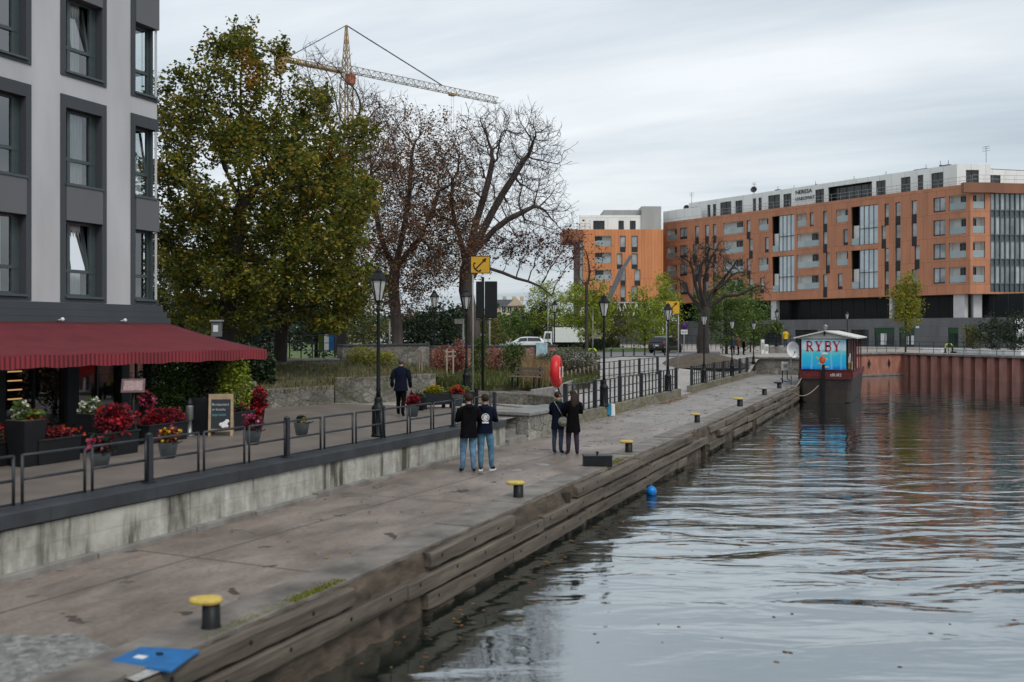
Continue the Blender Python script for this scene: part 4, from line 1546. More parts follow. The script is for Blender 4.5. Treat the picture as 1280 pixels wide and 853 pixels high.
# end wall of the quay
m_endwall = M_stone('end_wall_stone', [(.13, .12, .10), (.2, .19, .165), (.16, .15, .13)], 1.3, (.07, .065, .05), (1, 1, 1.4), moss=((.33, .32, .29), .6))
t = thing('quay_end_wall', 'old stone wall closing the far end of the quay beside the boat', 'wall', (-2.2, 76.6, 0))
mb = MB(); mb.box(-4.8, .0, 76.35, 76.9, -2, 1.2); mb.build('wall_face', m_endwall, t)
mb = MB(); mb.box(-4.85, .05, 76.3, 77.0, 1.2, 1.32); mb.build('coping', m_edge, t, bevel=.02)

# sheet piling across the basin, painted panel, concrete cap
m_rust = M('rust_red_steel', (.52, .26, .21), .8, .35, 1.3, bmp=.3, bscale=14, stretch=(1, 1, .4), col2=(.30, .13, .105), spec=.2)
m_rust2 = M('salmon_red_panel', (.37, .165, .12), .8, .3, 1.6, bmp=.2, bscale=14, stretch=(1, 1, .6))


def pile_wall(a, b, name, label):
    a, b = Vector(a), Vector(b)
    d = (b - a); L = d.length; d /= L; n = Vector((-d.y, d.x))
    if n.dot(Vector((CX, 0)) - a) < 0: n = -n
    t = thing(name, label, 'wall', (a.x, a.y, WZ))
    mb = MB()
    s, pts = 0.0, []
    while s < L:
        pts += [(s, .22), (s + .82, .22), (s + .90, -.32), (s + 1.28, -.32)]
        s += 1.36
    pts = [p for p in pts if p[0] <= L]
    for (s0, o0), (s1, o1) in zip(pts[:-1], pts[1:]):
        p, q = a + d * s0 + n * o0, a + d * s1 + n * o1
        mb.face([(p.x, p.y, -3), (q.x, q.y, -3), (q.x, q.y, 1.03), (p.x, p.y, 1.03)])
    mb.build('sheet_piles', m_rust, t, normals=False)
    mb = MB()
    p, q = a + n * .06, b + n * .06
    mb.bar((p.x, p.y, 1.11), (q.x, q.y, 1.11), .72, .17); mb.build('cap_beam', m_edge, t)
    return t


Q1, Q2, Q3, Q4 = [Vector(s) for s in SHORE[1:5]]
pile_wall(Q2, Q4, 'sheet_pile_wall', 'rust red corrugated sheet pile wall across the basin below the apartment block')
t = thing('quay_panel_wall', 'flat salmon red wall panel beside the boat with dark diamond marks', 'wall', (Q1.x, Q1.y, WZ))
d = (Q2 - Q1).normalized(); n = Vector((d.y, -d.x))
mb = MB(); 
for i in range(4):
    p, q = Q1 + (Q2 - Q1) * (i / 4) + n * .05, Q1 + (Q2 - Q1) * ((i + 1) / 4 - .004) + n * .05
    mb.bar((p.x, p.y, -.05), (q.x, q.y, -.05), .3, 2.3)
mb.build('panel', m_rust2, t)
mb = MB(); p, q = Q1 + n * .1, Q2 + n * .1
mb.bar((p.x, p.y, 1.18), (q.x, q.y, 1.18), .6, .15); mb.bar((p.x, p.y, -.86), (q.x, q.y, -.86), .5, .14); mb.build('cap_beam', m_edge, t)
mb = MB()
for q in (.28, .68):
    p = Q1 + (Q2 - Q1) * q + n * .205
    mb.prism([(0, -.5), (.22, 0), (0, .5), (-.22, 0)], (p.x, p.y, .2), (d.x, d.y, 0), (0, 0, 1), (n.x, n.y, 0), 0, .02)
mb.build('diamond_mark', m_dark, t)

# thin railing on the far quay, low white blocks behind it
def thin_rail(a, b, z, label, h=1.05, step=1.7, name='quay_railing'):
    a, b = Vector(a), Vector(b); L = (b - a).length; d = (b - a) / L
    t = thing(name, label, 'railing', (a.x, a.y, z))
    mb = MB()
    for k in range(int(L / step) + 1):
        p = a + d * k * step; mb.bar((p.x, p.y, z), (p.x, p.y, z + h), .05, .05)
        if L / step < 60: mb.build('post', m_dark, t); mb = MB()
    if L / step >= 60: tag(mb.build('post', m_dark, t), kind='stuff')
    mb = MB()
    for zz in (h, h * .66, h * .33): mb.bar((a.x, a.y, z + zz), (b.x, b.y, z + zz), .035, .035)
    mb.build('rail', m_dark, t)
    return t


nb_ = Vector((.66, .75))
thin_rail(Q2 + nb_ * .4, Q4 + nb_ * .4, 1.2, 'thin dark railing on top of the rust red sheet pile wall', step=1.9)
thin_rail(Q1 + Vector((-.5, .3)), Q2 + Vector((-.3, .4)), 1.25, 'thin dark railing above the salmon red panel behind the boat', step=1.4)
for i, (u0, u1) in enumerate(((1155, 1178), (1194, 1209), (1211, 1225), (1227, 1240), (1242, 1256), (1258, 1279))):
    Yb = 99 - i * 2.2
    p, q = at(u0, 440, Yb), at(u1, 440, Yb - 1.6)
    mb = MB(); mb.bar((p.x, p.y, 1.36), (q.x, q.y, 1.36), .5, .42)
    o = mb.build('concrete_seat_block', m_white, bevel=.03)
    tag(o, ['pale concrete seat block left of the lime safety frame', 'pale concrete seat block just right of the lime safety frame', 'third pale concrete seat block from the left on the far quay',
            'pale concrete seat block in front of the left dark shrub', 'pale concrete seat block in front of the glazed corner', 'pale concrete seat block at the right end of the far quay'][i], 'bench', 'pale seat blocks on the far quay')

# ================================================================= bank with old walls left of the plaza
m_old = M_stone('old_stone', [(.10, .095, .08), (.19, .18, .155), (.14, .13, .11), (.24, .23, .20)], 2.6, (.05, .047, .04), (1, 1, 1.6), moss=((.09, .10, .05), .58))
m_brick = M_stone('old_brick', [(.20, .085, .055), (.28, .14, .10), (.16, .10, .08), (.33, .28, .24)], 6, (.16, .15, .13), (1, 1, 3), moss=((.14, .13, .10), .6))


def wall_line(name, label, pts, zb, zt, th, mat, cap=None, group=None):
    """wall along ground points (x, y); zt may be a list"""
    t = thing(name, label, 'wall', (pts[0][0], pts[0][1], zb), 0, group)
    mb, mc = MB(), MB()
    zt = zt if isinstance(zt, list) else [zt] * len(pts)
    for i in range(len(pts) - 1):
        a, b = Vector(pts[i]), Vector(pts[i + 1]); d = (b - a).normalized(); n = Vector((-d.y, d.x)) * th
        N = max(1, int((b - a).length / 1.2))
        for k in range(N):
            p, q = a + (b - a) * (k / N), a + (b - a) * ((k + 1) / N)
            z0, z1 = zt[i] + (zt[i + 1] - zt[i]) * k / N, zt[i] + (zt[i + 1] - zt[i]) * (k + 1) / N
            mb.hexa([(p.x, p.y, zb), (q.x, q.y, zb), (q.x + n.x, q.y + n.y, zb), (p.x + n.x, p.y + n.y, zb), (p.x, p.y, z0), (q.x, q.y, z1), (q.x + n.x, q.y + n.y, z1), (p.x + n.x, p.y + n.y, z0)])
            if cap:
                e = d * .004; m = n.normalized() * .05
                mc.hexa([(p.x - m.x, p.y - m.y, z0), (q.x - m.x - e.x, q.y - m.y - e.y, z1), (q.x + n.x + m.x - e.x, q.y + n.y + m.y - e.y, z1), (p.x + n.x + m.x, p.y + n.y + m.y, z0),
                         (p.x - m.x, p.y - m.y, z0 + .09), (q.x - m.x - e.x, q.y - m.y - e.y, z1 + .09), (q.x + n.x + m.x - e.x, q.y + n.y + m.y - e.y, z1 + .09), (p.x + n.x + m.x, p.y + n.y + m.y, z0 + .09)])
    mb.build('wall_face', mat, t, bevel=.03)
    if cap: mc.build('coping', cap, t, bevel=.015)
    else: mc.bm.free()
    return t


def xy(v): return (v.x, v.y)


fa = [xy(on(u, v, .66)) for u, v in ((250, 519), (330, 511.5), (375, 508), (418, 505))]
wall_line('low_garden_wall', 'low wall of upright stone slabs below the maple, beside the flower pots', fa, .5, 1.30, .35, m_old)
fb = [xy(on(u, v, .66)) for u, v in ((418, 503.5), (445, 504), (468, 503), (500, 500), (545, 496))]
wall_line('stone_retaining_wall', 'dark stone retaining wall behind the walking man', fb, .5, 1.56, .5, m_old)
# upper old wall: dark stone part, brick part
ua = [xy(at(u, 430, Y)) for u, Y in ((428, 46), (480, 48), (537, 50))]
wall_line('upper_stone_wall', 'tall dark old stone wall on the bank behind the walking man', ua, 1.0, 2.52, .4, m_old, m_cop)
ub = [xy(at(u, 430, Y)) for u, Y in ((540, 50.2), (610, 52), (697, 54.5))]
wall_line('old_brick_wall', 'old patched red brick wall behind the creepers with pale blue painted patch', ub, .7, 2.40, .4, m_brick, m_cop)
p = at(677, 437.5, 53.3)
mb = MB(); a, b = at(670, 437.5, 53.55), at(684, 437.5, 53.9); mb.bar((a.x, a.y, a.z), (b.x, b.y, b.z), .05, .75)
tag(mb.build('painted_board', M('pale_blue_paint', (.30, .45, .5), .7, .3, 5)), 'small pale blue board on the old brick wall', 'board')
# pale path edge and hedge bank
lw = [xy(at(u, 448, Y)) for u, Y in ((318, 40), (365, 43), (424, 44.5))]
wall_line('path_edge_wall', 'low pale topped wall at the foot of the maple trunks', lw, .8, 1.92, .4, m_old, m_edge)
dl = [xy(on(u, v, .66)) for u, v in ((560, 499.5), (610, 499), (660, 501), (692, 503))]
wall_line('drystone_kerb', 'low drystone kerb wall in front of the bench', dl, .5, [1.0, .95, .9, .86], .35, m_old)

# soil of the bank, rising from the low walls to the upper walls
def strip(name, rows, mats, kind='structure', jit=.0, sub=6):
    """surface through rows of points"""
    V = []; n = None
    g = np.random.default_rng(9)
    pts = []
    for r in rows:
        q = []
        for i in range(len(r) - 1):
            for k in range(sub): q.append(Vector(r[i]).lerp(Vector(r[i + 1]), k / sub))
        q.append(Vector(r[-1])); pts.append(q)
    full = []
    for a, b in zip(pts[:-1], pts[1:]):
        for k in range(sub): full.append([p.lerp(q, k / sub) for p, q in zip(a, b)])
    full.append(pts[-1])
    n = len(full[0])
    for r in full:
        for p in r: V.append((p.x, p.y, p.z + g.normal(0, jit)))
    Q = [(i * n + j, i * n + j + 1, (i + 1) * n + j + 1, (i + 1) * n + j) for i in range(len(full) - 1) for j in range(n - 1)]
    return tag(np_mesh(name, V, Q, mats, smooth=True), kind=kind), np.array(V)


def p3(q, z): return (q[0], q[1], z)


m_bank = M('bank_soil', (.13, .105, .075), .95, .35, 1.5, bmp=.8, bscale=9, col2=(.06, .065, .03))
bank1, BV1 = strip('bank', [[p3(fa[0], 1.2), p3(fa[1], 1.2), p3(fa[2], 1.22), p3(fa[3], 1.25)],
                            [tuple(at(250, 470, 40)), tuple(at(330, 465, 40)), tuple(at(380, 464, 40)), tuple(at(428, 466, 41))],
                            [(*xy(at(240, 448, 42)), 1.8), p3(lw[0], 1.8), p3(lw[1], 1.8), p3(lw[2], 1.8)],
                            [(*xy(at(240, 440, 58)), 1.7), (*xy(at(318, 440, 58)), 1.7), (*xy(at(365, 440, 58)), 1.7), (*xy(at(424, 440, 58)), 1.7)],
                            [(*xy(at(240, 440, 75)), 1.0), (*xy(at(318, 440, 75)), 1.), (*xy(at(365, 440, 75)), 1.), (*xy(at(424, 440, 75)), 1.)]], m_bank, jit=.03)
bank2, BV2 = strip('bank', [[p3(fb[0], 1.45), p3(fb[2], 1.45), p3(fb[3], 1.45), p3(fb[4], 1.45)],
                            [tuple(at(425, 462, 42)), tuple(at(470, 464, 42.5)), tuple(at(505, 465, 43)), tuple(at(548, 470, 43.5))],
                            [p3(ua[0], 1.7), (*xy(at(465, 430, 47.2)), 1.6), (*xy(at(505, 430, 48.6)), 1.55), (*xy(at(548, 430, 50.2)), 1.3)]], m_bank, jit=.03)
bank3, BV3 = strip('bank', [[(*xy(at(u_, 490, y_)), .3) for u_, y_ in ((548, 43.2), (600, 43.2), (650, 45), (700, 45.5), (738, 49))], [(*xy(at(548, 490, 43.2)), .95), (*xy(at(600, 490, 43.2)), .92), (*xy(at(650, 490, 45)), .84), (*xy(at(700, 490, 45.5)), .82), (*xy(at(738, 490, 49)), .75)],
                            [(*xy(at(548, 430, 50)), 1.3), (*xy(at(600, 430, 51)), 1.2), (*xy(at(650, 430, 52.5)), 1.15), (*xy(at(710, 430, 55)), 1.1), (*xy(at(744, 430, 58)), .95)]], m_bank, jit=.03)
ck = [xy(on(u, v, .8)) for u, v in ((668, 492), (700, 487), (722, 477), (744, 466), (745, 458))]
wall_line('planting_bed_kerb', 'curved pale kerb round the bed of grasses', ck, .5, .95, .18, m_edge)
# raised mound of the pollard tree
mc_ = at(878, 440, 75)
mb = MB()
NR, NT = 7, 24
rg = []
for i in range(NR + 1):
    r = i / NR
    rg.append([mb.bm.verts.new((mc_.x + math.cos(a) * 3.9 * r, mc_.y + math.sin(a) * 5.2 * r, 1.62 - 1.0 * r ** 1.6 + random.uniform(-.03, .03))) for a in np.linspace(0, 2 * math.pi, NT, endpoint=False)])
for i in range(NR):
    for k in range(NT): mb.bm.faces.new((rg[i][k], rg[i][(k + 1) % NT], rg[i + 1][(k + 1) % NT], rg[i + 1][k])).smooth = True
tag(mb.build('mound', m_soil), kind='structure')
# ================================================================= trees
def grow(att, base, step, infl, kill, iters=200, seed=0, up=.0, jit=.12):
    """branches that grow towards scattered points of the crown"""
    g = np.random.default_rng(seed)
    nodes = [np.array(p, float) for p in base]
    par = list(range(-1, len(base) - 1))
    A = np.asarray(att, float)
    near = np.zeros(len(A), int); dist = np.full(len(A), 1e9)

    def upd(i0):
        for i in range(i0, len(nodes)):
            d = np.linalg.norm(A - nodes[i], axis=1)
            m = d < dist
            dist[m] = d[m]; near[m] = i
    upd(0)
    for it in range(iters):
        act = dist < infl
        if not act.any():
            if len(A) == 0: break
            infl *= 1.5
            if infl > 40: break
            continue
        idx = near[act]
        dirs = A[act] - np.array([nodes[i] for i in idx])
        dirs /= np.linalg.norm(dirs, axis=1)[:, None] + 1e-9
        i0 = len(nodes)
        for i in np.unique(idx):
            d = dirs[idx == i].sum(0)
            d = d / (np.linalg.norm(d) + 1e-9) + g.normal(0, jit, 3) + np.array([0, 0, up])
            d /= np.linalg.norm(d) + 1e-9
            nodes.append(nodes[i] + d * step); par.append(int(i))
        upd(i0)
        keep = dist > kill
        A, near, dist = A[keep], near[keep], dist[keep]
        if len(A) == 0: break
    return np.array(nodes), np.array(par)


def grow_multi(att, chains, step, infl, kill, iters, seed):
    """as grow, but with several given limbs; chains: (points, parent index)"""
    nodes, par = [], []
    for pts, p in chains:
        for k, q in enumerate(pts):
            par.append(p if k == 0 else len(nodes) - 1)
            nodes.append(np.array(q, float))
    n0, p0 = grow(att, nodes, step, infl, kill, iters, seed, jit=.16)
    p0 = np.array(p0); p0[:len(par)] = par
    return n0, p0


def radii(par, tip, expo=2.3, trunk=None):
    n = len(par)
    if trunk:
        nt = n - len(set(int(q) for q in par if q >= 0))
        expo = min(4.0, max(1.5, math.log(max(3, nt)) / math.log(trunk / tip)))
    acc = np.zeros(n)
    nch = np.zeros(n, int)
    for i in range(n - 1, -1, -1):
        if nch[i] == 0: acc[i] = tip ** expo
        if par[i] >= 0:
            acc[par[i]] += acc[i]; nch[par[i]] += 1
    r = acc ** (1 / expo)
    return r


def twigs(nodes, par, r, thr, per, L, seed, rt, droop=0.0):
    """fine crooked side twigs on the thin branches"""
    g = np.random.default_rng(seed)
    N, P, Q = [nodes], [par], [r]
    k = len(nodes)
    idx = [i for i in range(len(par)) if r[i] < thr and par[i] >= 0]
    new, np_, nr = [], [], []
    for i in idx:
        d0 = nodes[i] - nodes[par[i]]; d0 /= np.linalg.norm(d0) + 1e-9
        for _ in range(g.poisson(per)):
            d = d0 * .8 + g.normal(0, .62, 3) + np.array([0, 0, .22 - droop]); d /= np.linalg.norm(d)
            l = L * g.uniform(.5, 1.2); q = i; p = nodes[i]
            for s in range(3):
                p = p + d * l / 3; d = d + g.normal(0, .22, 3) + np.array([0, 0, .06]); d /= np.linalg.norm(d)
                new.append(p); np_.append(q); nr.append(rt * (1 - .22 * s)); q = k + len(new) - 1
                if s == 1 and g.random() < .6:
                    e = d + g.normal(0, .6, 3); e /= np.linalg.norm(e)
                    new.append(p + e * l * .4); np_.append(q); nr.append(rt * .7)
    if not new: return nodes, par, r
    return np.concatenate([nodes, np.array(new)]), np.concatenate([par, np.array(np_)]), np.concatenate([r, np.array(nr)])


def wood(name, nodes, par, r, mat, parent, flare=None):
    main = {}
    for i in range(len(par)):
        p = par[i]
        if p >= 0 and (p not in main or r[i] > r[main[p]]): main[p] = i
    V, Q = [], []
    ring = {}

    def mk(c, d, rad, n):
        a = np.array([0, 0, 1.]) if abs(d[2]) < .9 else np.array([1., 0, 0])
        s = np.cross(d, a); s /= np.linalg.norm(s) + 1e-9
        t = np.cross(s, d)
        i0 = len(V)
        for k in range(n):
            w = 2 * math.pi * k / n
            V.append(c + s * math.cos(w) * rad + t * math.sin(w) * rad)
        return i0
    for i in range(len(par)):
        p = par[i]
        if p < 0: continue
        d = nodes[i] - nodes[p]; L = np.linalg.norm(d)
        if L < 1e-6: continue
        d /= L
        n = 8 if r[i] > .12 else (5 if r[i] > .035 else 3)
        if main.get(p) == i and p in ring and ring[p][1] == n: a0 = ring[p][0]
        else: a0 = mk(nodes[p], d, min(r[p], r[i] * 1.25) if main.get(p) != i else r[p], n)
        b0 = mk(nodes[i], d, r[i], n)
        ring[i] = (b0, n)
        for k in range(n): Q.append((a0 + k, a0 + (k + 1) % n, b0 + (k + 1) % n, b0 + k))
    return np_mesh(name, np.array(V), np.array(Q), mat, parent, smooth=True)


def leaves_mesh(name, C, size, mats, parent, seed=0, flat=.5, aspect=.6, midx=None):
    """each leaf a folded rhombus of two triangles' area at a random tilt"""
    g = np.random.default_rng(seed)
    C = np.asarray(C, float); n = len(C)
    d = g.normal(size=(n, 3)); d[:, 2] *= flat; d /= np.linalg.norm(d, axis=1)[:, None]
    e = g.normal(size=(n, 3)); e -= (e * d).sum(1)[:, None] * d; e /= np.linalg.norm(e, axis=1)[:, None]
    s = size * g.uniform(.55, 1.25, n)[:, None]
    V = np.stack([C - d * s * .5, C - e * s * aspect * .5 + d * s * .05, C + d * s * .5, C + e * s * aspect * .5 + d * s * .05], 1).reshape(-1, 3)
    return np_mesh(name, V, np.arange(n * 4).reshape(-1, 4), mats, parent, midx=midx)


def blob_pts(ells, n, seed, shell=.0):
    """points in a union of ellipsoids (centre, radii, weight)"""
    g = np.random.default_rng(seed)
    W = np.array([e[2] if len(e) > 2 else e[1][0] * e[1][1] * e[1][2] for e in ells], float); W /= W.sum()
    out = []
    for e, w in zip(ells, W):
        k = int(n * w)
        d = g.normal(size=(k, 3)); d /= np.linalg.norm(d, axis=1)[:, None]
        rad = (shell + (1 - shell) * g.random(k) ** (1 / 2.2))
        out.append(np.array(e[0]) + d * rad[:, None] * np.array(e[1]))
    return np.concatenate(out)


def leaf_pts(nodes, r, thr, per, spread, seed, dens=None):
    g = np.random.default_rng(seed)
    idx = np.where(r < thr)[0]
    C = np.repeat(nodes[idx], per, 0) + g.normal(0, spread, (len(idx) * per, 3))
    return C


def P_(u, v, Y): return np.array(at(u, v, Y))


def crown_ells(lst, Y):
    """ellipsoids given by picture position, size in metres"""
    return [(P_(u, v, Y + dy), (rx, ry, rz)) for u, v, dy, rx, ry, rz in lst]


# --- big maple, still green and gold
YM = 37.5
px = YM / F
m_maple = M_leaf('maple_leaf', [(0, (.04, .06, .012)), (.35, (.10, .128, .02)), (.62, (.185, .20, .026)), (.85, (.27, .23, .03)), (1, (.36, .22, .03))], .6, ((.34, .17, .02), .66, .6), .35)
mt = thing('maple_tree', 'big maple in dense green and gold leaf beside the hotel', 'tree', (*xy(at(283, 440, YM)), 1.7))
E = [(320, 235, 0, 3.6, 3.6, 3.6), (300, 130, 0, 2.3, 2.6, 2.6), (258, 200, .3, 2.0, 2.6, 3.0), (385, 230, 0, 2.3, 2.6, 2.8), (340, 330, -.4, 3.2, 3.2, 2.4), (245, 330, 0, 1.9, 2.4, 2.0),
     (422, 320, 0, 1.7, 2.2, 2.0), (425, 250, .2, 1.5, 2, 1.8), (310, 75, 0, 1.3, 1.5, 1.4), (372, 150, .3, 1.5, 1.8, 1.7), (226, 130, .3, 1.0, 1.2, 1.3), (430, 170, .4, .95, 1.2, 1.1), (290, 395, .8, 2.2, 2.2, .9), (405, 385, .2, 1.5, 1.8, .9), (215, 265, .3, 1.0, 1.6, 2.6)]
ells = crown_ells(E, YM)
def lumps(ells, per, r0, r1, seed):
    """break smooth crown masses into separate leafy boughs"""
    g = np.random.default_rng(seed); out = []
    for e in ells:
        for _ in range(max(4, int(per * (e[1][0] * e[1][2]) ** .9))):
            d = g.normal(size=3); d /= np.linalg.norm(d)
            r = g.uniform(r0, r1)
            out.append((np.array(e[0]) + d * np.array(e[1]) * g.uniform(.45, .98), (r, r, r * .62)))
    return out


lm_ = lumps(ells, 3.4, .5, .95, 61)
attm = np.concatenate([blob_pts(lm_, 3000, 5, .1), blob_pts(ells, 500, 6, .0)])
base = [P_(283, 446, YM), P_(283, 425, YM), P_(284, 400, YM), P_(285, 375, YM), P_(288, 350, YM), P_(292, 325, YM), P_(296, 295, YM), P_(300, 262, YM)]
nm, pm = grow(attm, base, .30, 2.6, .46, 160, 1)
rm = radii(pm, .012, 2.35, .33)
nm, pm, rm = twigs(nm, pm, rm, .03, .9, .55, 71, .008)
wood('trunk', nm, pm, rm, m_bark, mt)
C = leaf_pts(nm, rm, .016, 9, .13, 2)
C = np.concatenate([C, blob_pts(lm_, 9000, 77, .3)])
print('maple leaves', len(C), 'nodes', len(nm))
leaves_mesh('crown', C, .175, m_maple, mt, 3)

# second trunk to the right, with its own leaves
YM2 = 41.5
m2 = thing('maple_tree', 'second maple with thick dark trunk behind the big maple', 'tree', (*xy(at(350, 448, YM2)), 1.7))
E = [(395, 270, 0, 2.6, 2.4, 3.0), (330, 330, .5, 3.0, 2.4, 2.2), (425, 360, 0, 1.7, 2.0, 1.5), (440, 250, .5, 1.0, 1.4, 1.6), (255, 370, 1, 2.4, 2, 1.5)]
ells = crown_ells(E, YM2)
base = [P_(350, 452, YM2), P_(351, 430, YM2), P_(352, 405, YM2), P_(352, 380, YM2), P_(356, 350, YM2), P_(362, 315, YM2)]
n2, p2 = grow(blob_pts(ells, 1000, 8, .1), base, .34, 2.8, .6, 120, 2)
r2 = radii(p2, .012, 2.3, .46)
n2, p2, r2 = twigs(n2, p2, r2, .03, 1.0, .55, 72, .008)
wood('trunk', n2, p2, r2, m_bark, m2)
C = np.concatenate([leaf_pts(n2, r2, .016, 8, .17, 4), blob_pts(ells, 2200, 78, .4)])
leaves_mesh('crown', C, .2, m_maple, m2, 5)

# --- brown half-bare tree
m_brown = M_leaf('brown_leaf', [(0, (.08, .045, .03)), (.5, (.17, .095, .06)), (.85, (.25, .13, .075)), (1, (.30, .18, .07))], .75, None, .2)
YBn = 56.0
bt = thing('brown_tree', 'tall half bare tree with withered brown leaves left of the anchor sign', 'tree', (*xy(at(498, 438, YBn)), 1.5))
E = [(505, 235, 0, 3.6, 3.4, 4.2), (470, 190, 0, 2.2, 2.6, 3.2), (545, 215, 0, 2.4, 2.6, 3.2), (520, 300, 0, 3.4, 3.2, 2.8), (470, 300, .5, 2.4, 2.4, 3.0), (556, 300, .5, 2.0, 2.2, 2.8), (576, 320, -1.5, 1.5, 1.5, 2.4), (572, 250, -1, 1.5, 1.5, 2.0), (480, 165, 0, 1.6, 1.8, 1.5), (530, 160, 0, 1.6, 1.8, 1.3), (505, 365, 0, 2.2, 2.2, 1.2)]
ells = crown_ells(E, YBn)
base = [P_(496, 442, YBn), P_(497, 425, YBn), P_(496, 405, YBn), P_(494, 385, YBn), P_(492, 362, YBn), P_(494, 335, YBn), P_(500, 305, YBn)]
nb_t, pb_t = grow_multi(blob_pts(ells, 3200, 15, .15), [(base[:6], -1), ([P_(u, v, YBn) for u, v in ((484, 318), (474, 290), (468, 255), (464, 220))], 5), ([P_(u, v, YBn) for u, v in ((500, 308), (507, 275), (512, 240), (514, 205))], 5), ([P_(u, v, YBn + .5) for u, v in ((508, 318), (526, 298), (540, 268), (548, 240))], 5), ([P_(u, v, YBn - .5) for u, v in ((482, 345), (462, 330), (445, 318))], 4)], .34, 3.0, .5, 170, 3)
rb_t = radii(pb_t, .012, 2.3, .32)
nb_t, pb_t, rb_t = twigs(nb_t, pb_t, rb_t, .035, 1.9, .9, 73, .009)
wood('trunk', nb_t, pb_t, rb_t, m_rbark, bt)
g = np.random.default_rng(6)
C = leaf_pts(nb_t, rb_t, .012, 6, .14, 6)
# thin towards the top, thick below
zmid = P_(500, 240, YBn)[2]
keep = g.random(len(C)) < np.clip(.72 - (C[:, 2] - zmid) * .09, .16, .95)
leaves_mesh('crown', C[keep], .14, m_brown, bt, 7)

# --- bare tree with a nest behind the maple top
m_twig = M('dark_twig', (.05, .042, .04), .9, .3, 6)
YT = 60.0
tt = thing('bare_tree', 'bare tree with a dark twig nest reaching up behind the maple', 'tree', (*xy(at(425, 438, YT)), 1.4))
E = [(405, 110, 0, 2.0, 2.2, 2.4), (440, 150, 0, 2.2, 2.2, 2.6), (390, 95, 0, 1.4, 1.4, 2.2), (475, 150, 0, 2.0, 2, 1.8), (430, 200, 0, 2.5, 2.5, 2), (462, 215, 0, 2.2, 2.2, 2.4)]
ells = crown_ells(E, YT)
base = [P_(425, 442, YT)] + [P_(425 + 2 * i * (i % 2), 442 - 24 * i, YT) for i in range(1, 11)]
n3, p3_ = grow(blob_pts(ells, 1900, 21, .2), base, .36, 3.4, .5, 140, 4)
r3 = radii(p3_, .014, 2.25, .30)
n3, p3_, r3 = twigs(n3, p3_, r3, .04, 1.7, .9, 74, .011)
wood('trunk', n3, p3_, r3, m_twig, tt)
nest = P_(404, 128, YT)
g = np.random.default_rng(10)
mb = MB()
for k in range(260):
    a = nest + g.normal(0, .28, 3) * np.array([1, 1, 1.2]); d = g.normal(size=3); d /= np.linalg.norm(d)
    mb.bar(a - d * .3, a + d * .3, .03, .03)
mb.build('nest', m_twig, tt)

# --- big bare tree with a broad crown, long low limb over the plaza
YR = 57.0
rt = thing('bare_tree', 'large bare spreading tree with a low limb reaching right behind the anchor sign', 'tree', (*xy(at(592, 440, YR)), 1.2))
E = [(640, 195, 0, 3.2, 3.0, 3.0), (600, 200, 0, 2.4, 2.6, 3.0), (668, 240, 0, 2.0, 2.2, 2.6), (640, 270, 0, 3.0, 2.6, 2.2), (690, 285, 0, 1.3, 1.8, 1.6), (615, 160, 0, 1.8, 1.8, 1.2), (665, 175, 0, 1.3, 1.4, 1.3), (580, 270, .5, 1.8, 2.2, 2.8)]
ells = crown_ells(E, YR)
att = np.concatenate([blob_pts(ells, 3600, 31, .25), blob_pts(crown_ells([(690, 325, -.5, 1.3, 1.3, .9), (715, 310, -.5, .8, .9, .9), (650, 318, -.3, 1.6, 1.2, .7)], YR), 420, 32, .2)])
base = [P_(594, 445, YR), P_(593, 425, YR), P_(590, 402, YR), P_(586, 382, YR), P_(582, 362, YR), P_(583, 340, YR), P_(588, 318, YR), P_(594, 296, YR), P_(601, 272, YR), P_(607, 245, YR), P_(613, 220, YR)]
par0 = list(range(-1, len(base) - 1))
limb = [P_(u, v, YR - .3) for u, v in ((600, 335), (612, 336), (628, 341), (645, 348), (660, 352), (675, 358), (690, 370), (698, 378))]
def PL(*q): return [P_(u, v, YR + d) for u, v, d in q]
base = base[:7]
limb2 = PL((604, 303, 0), (618, 287, -.2), (634, 275, -.4), (652, 266, -.5), (668, 258, -.5))
allb = base + limb + limb2
A_ = np.asarray(att)


n4, p4 = grow_multi(att, [(base, -1), (limb, 4), (limb2, 6), (PL((590, 298, 0), (596, 275, .2), (604, 250, .3), (611, 224, .3), (616, 200, .3)), 6), (PL((576, 300, .5), (568, 278, .8), (564, 252, 1), (566, 226, 1)), 5), (PL((600, 296, .3), (614, 268, .5), (628, 243, .6), (643, 220, .6), (655, 200, .6)), 6)], .31, 3.0, .40, 200, 7)
r4 = radii(p4, .0125, 2.3, .43)
n4, p4, r4 = twigs(n4, p4, r4, .035, 1.6, .75, 75, .0105)
wood('trunk', n4, p4, r4, m_rbark, rt)
g = np.random.default_rng(12)
m_rleaf = M_leaf('red_brown_leaf', [(0, (.06, .015, .012)), (.6, (.14, .035, .022)), (1, (.2, .07, .03))], .75, None, .2)
C = leaf_pts(n4, r4, .012, 2, .07, 8)
pl = P_(650, 318, YR); pr_ = P_(712, 325, YR)
dl = np.minimum(np.linalg.norm((C - pl) * np.array([.6, .6, 1.2]), axis=1), np.linalg.norm((C - pr_) * np.array([.8, .8, .8]), axis=1))
keep = g.random(len(C)) < np.where(dl < 1.6, .6, .0)
leaves_mesh('crown', C[keep], .17, m_rleaf, rt, 9)
dn = P_(728, 315, YR + 8)
rt2 = thing('bare_tree', 'slender tree with rusty red leaves before the left orange wing', 'tree', (*xy(at(733, 436, YR + 8)), .9))
E = [(735, 330, 0, 1.3, 1.3, 1.9), (722, 300, 0, .9, 1, 1.2), (745, 350, 0, 1.0, 1, 1.2)]
base = [P_(733, 440 - 14 * i, YR + 8) for i in range(0, 7)]
n5, p5 = grow(blob_pts(crown_ells(E, YR + 8), 260, 41, .1), base, .32, 2.5, .5, 90, 5)
r5 = radii(p5, .013, 2.3, .13)
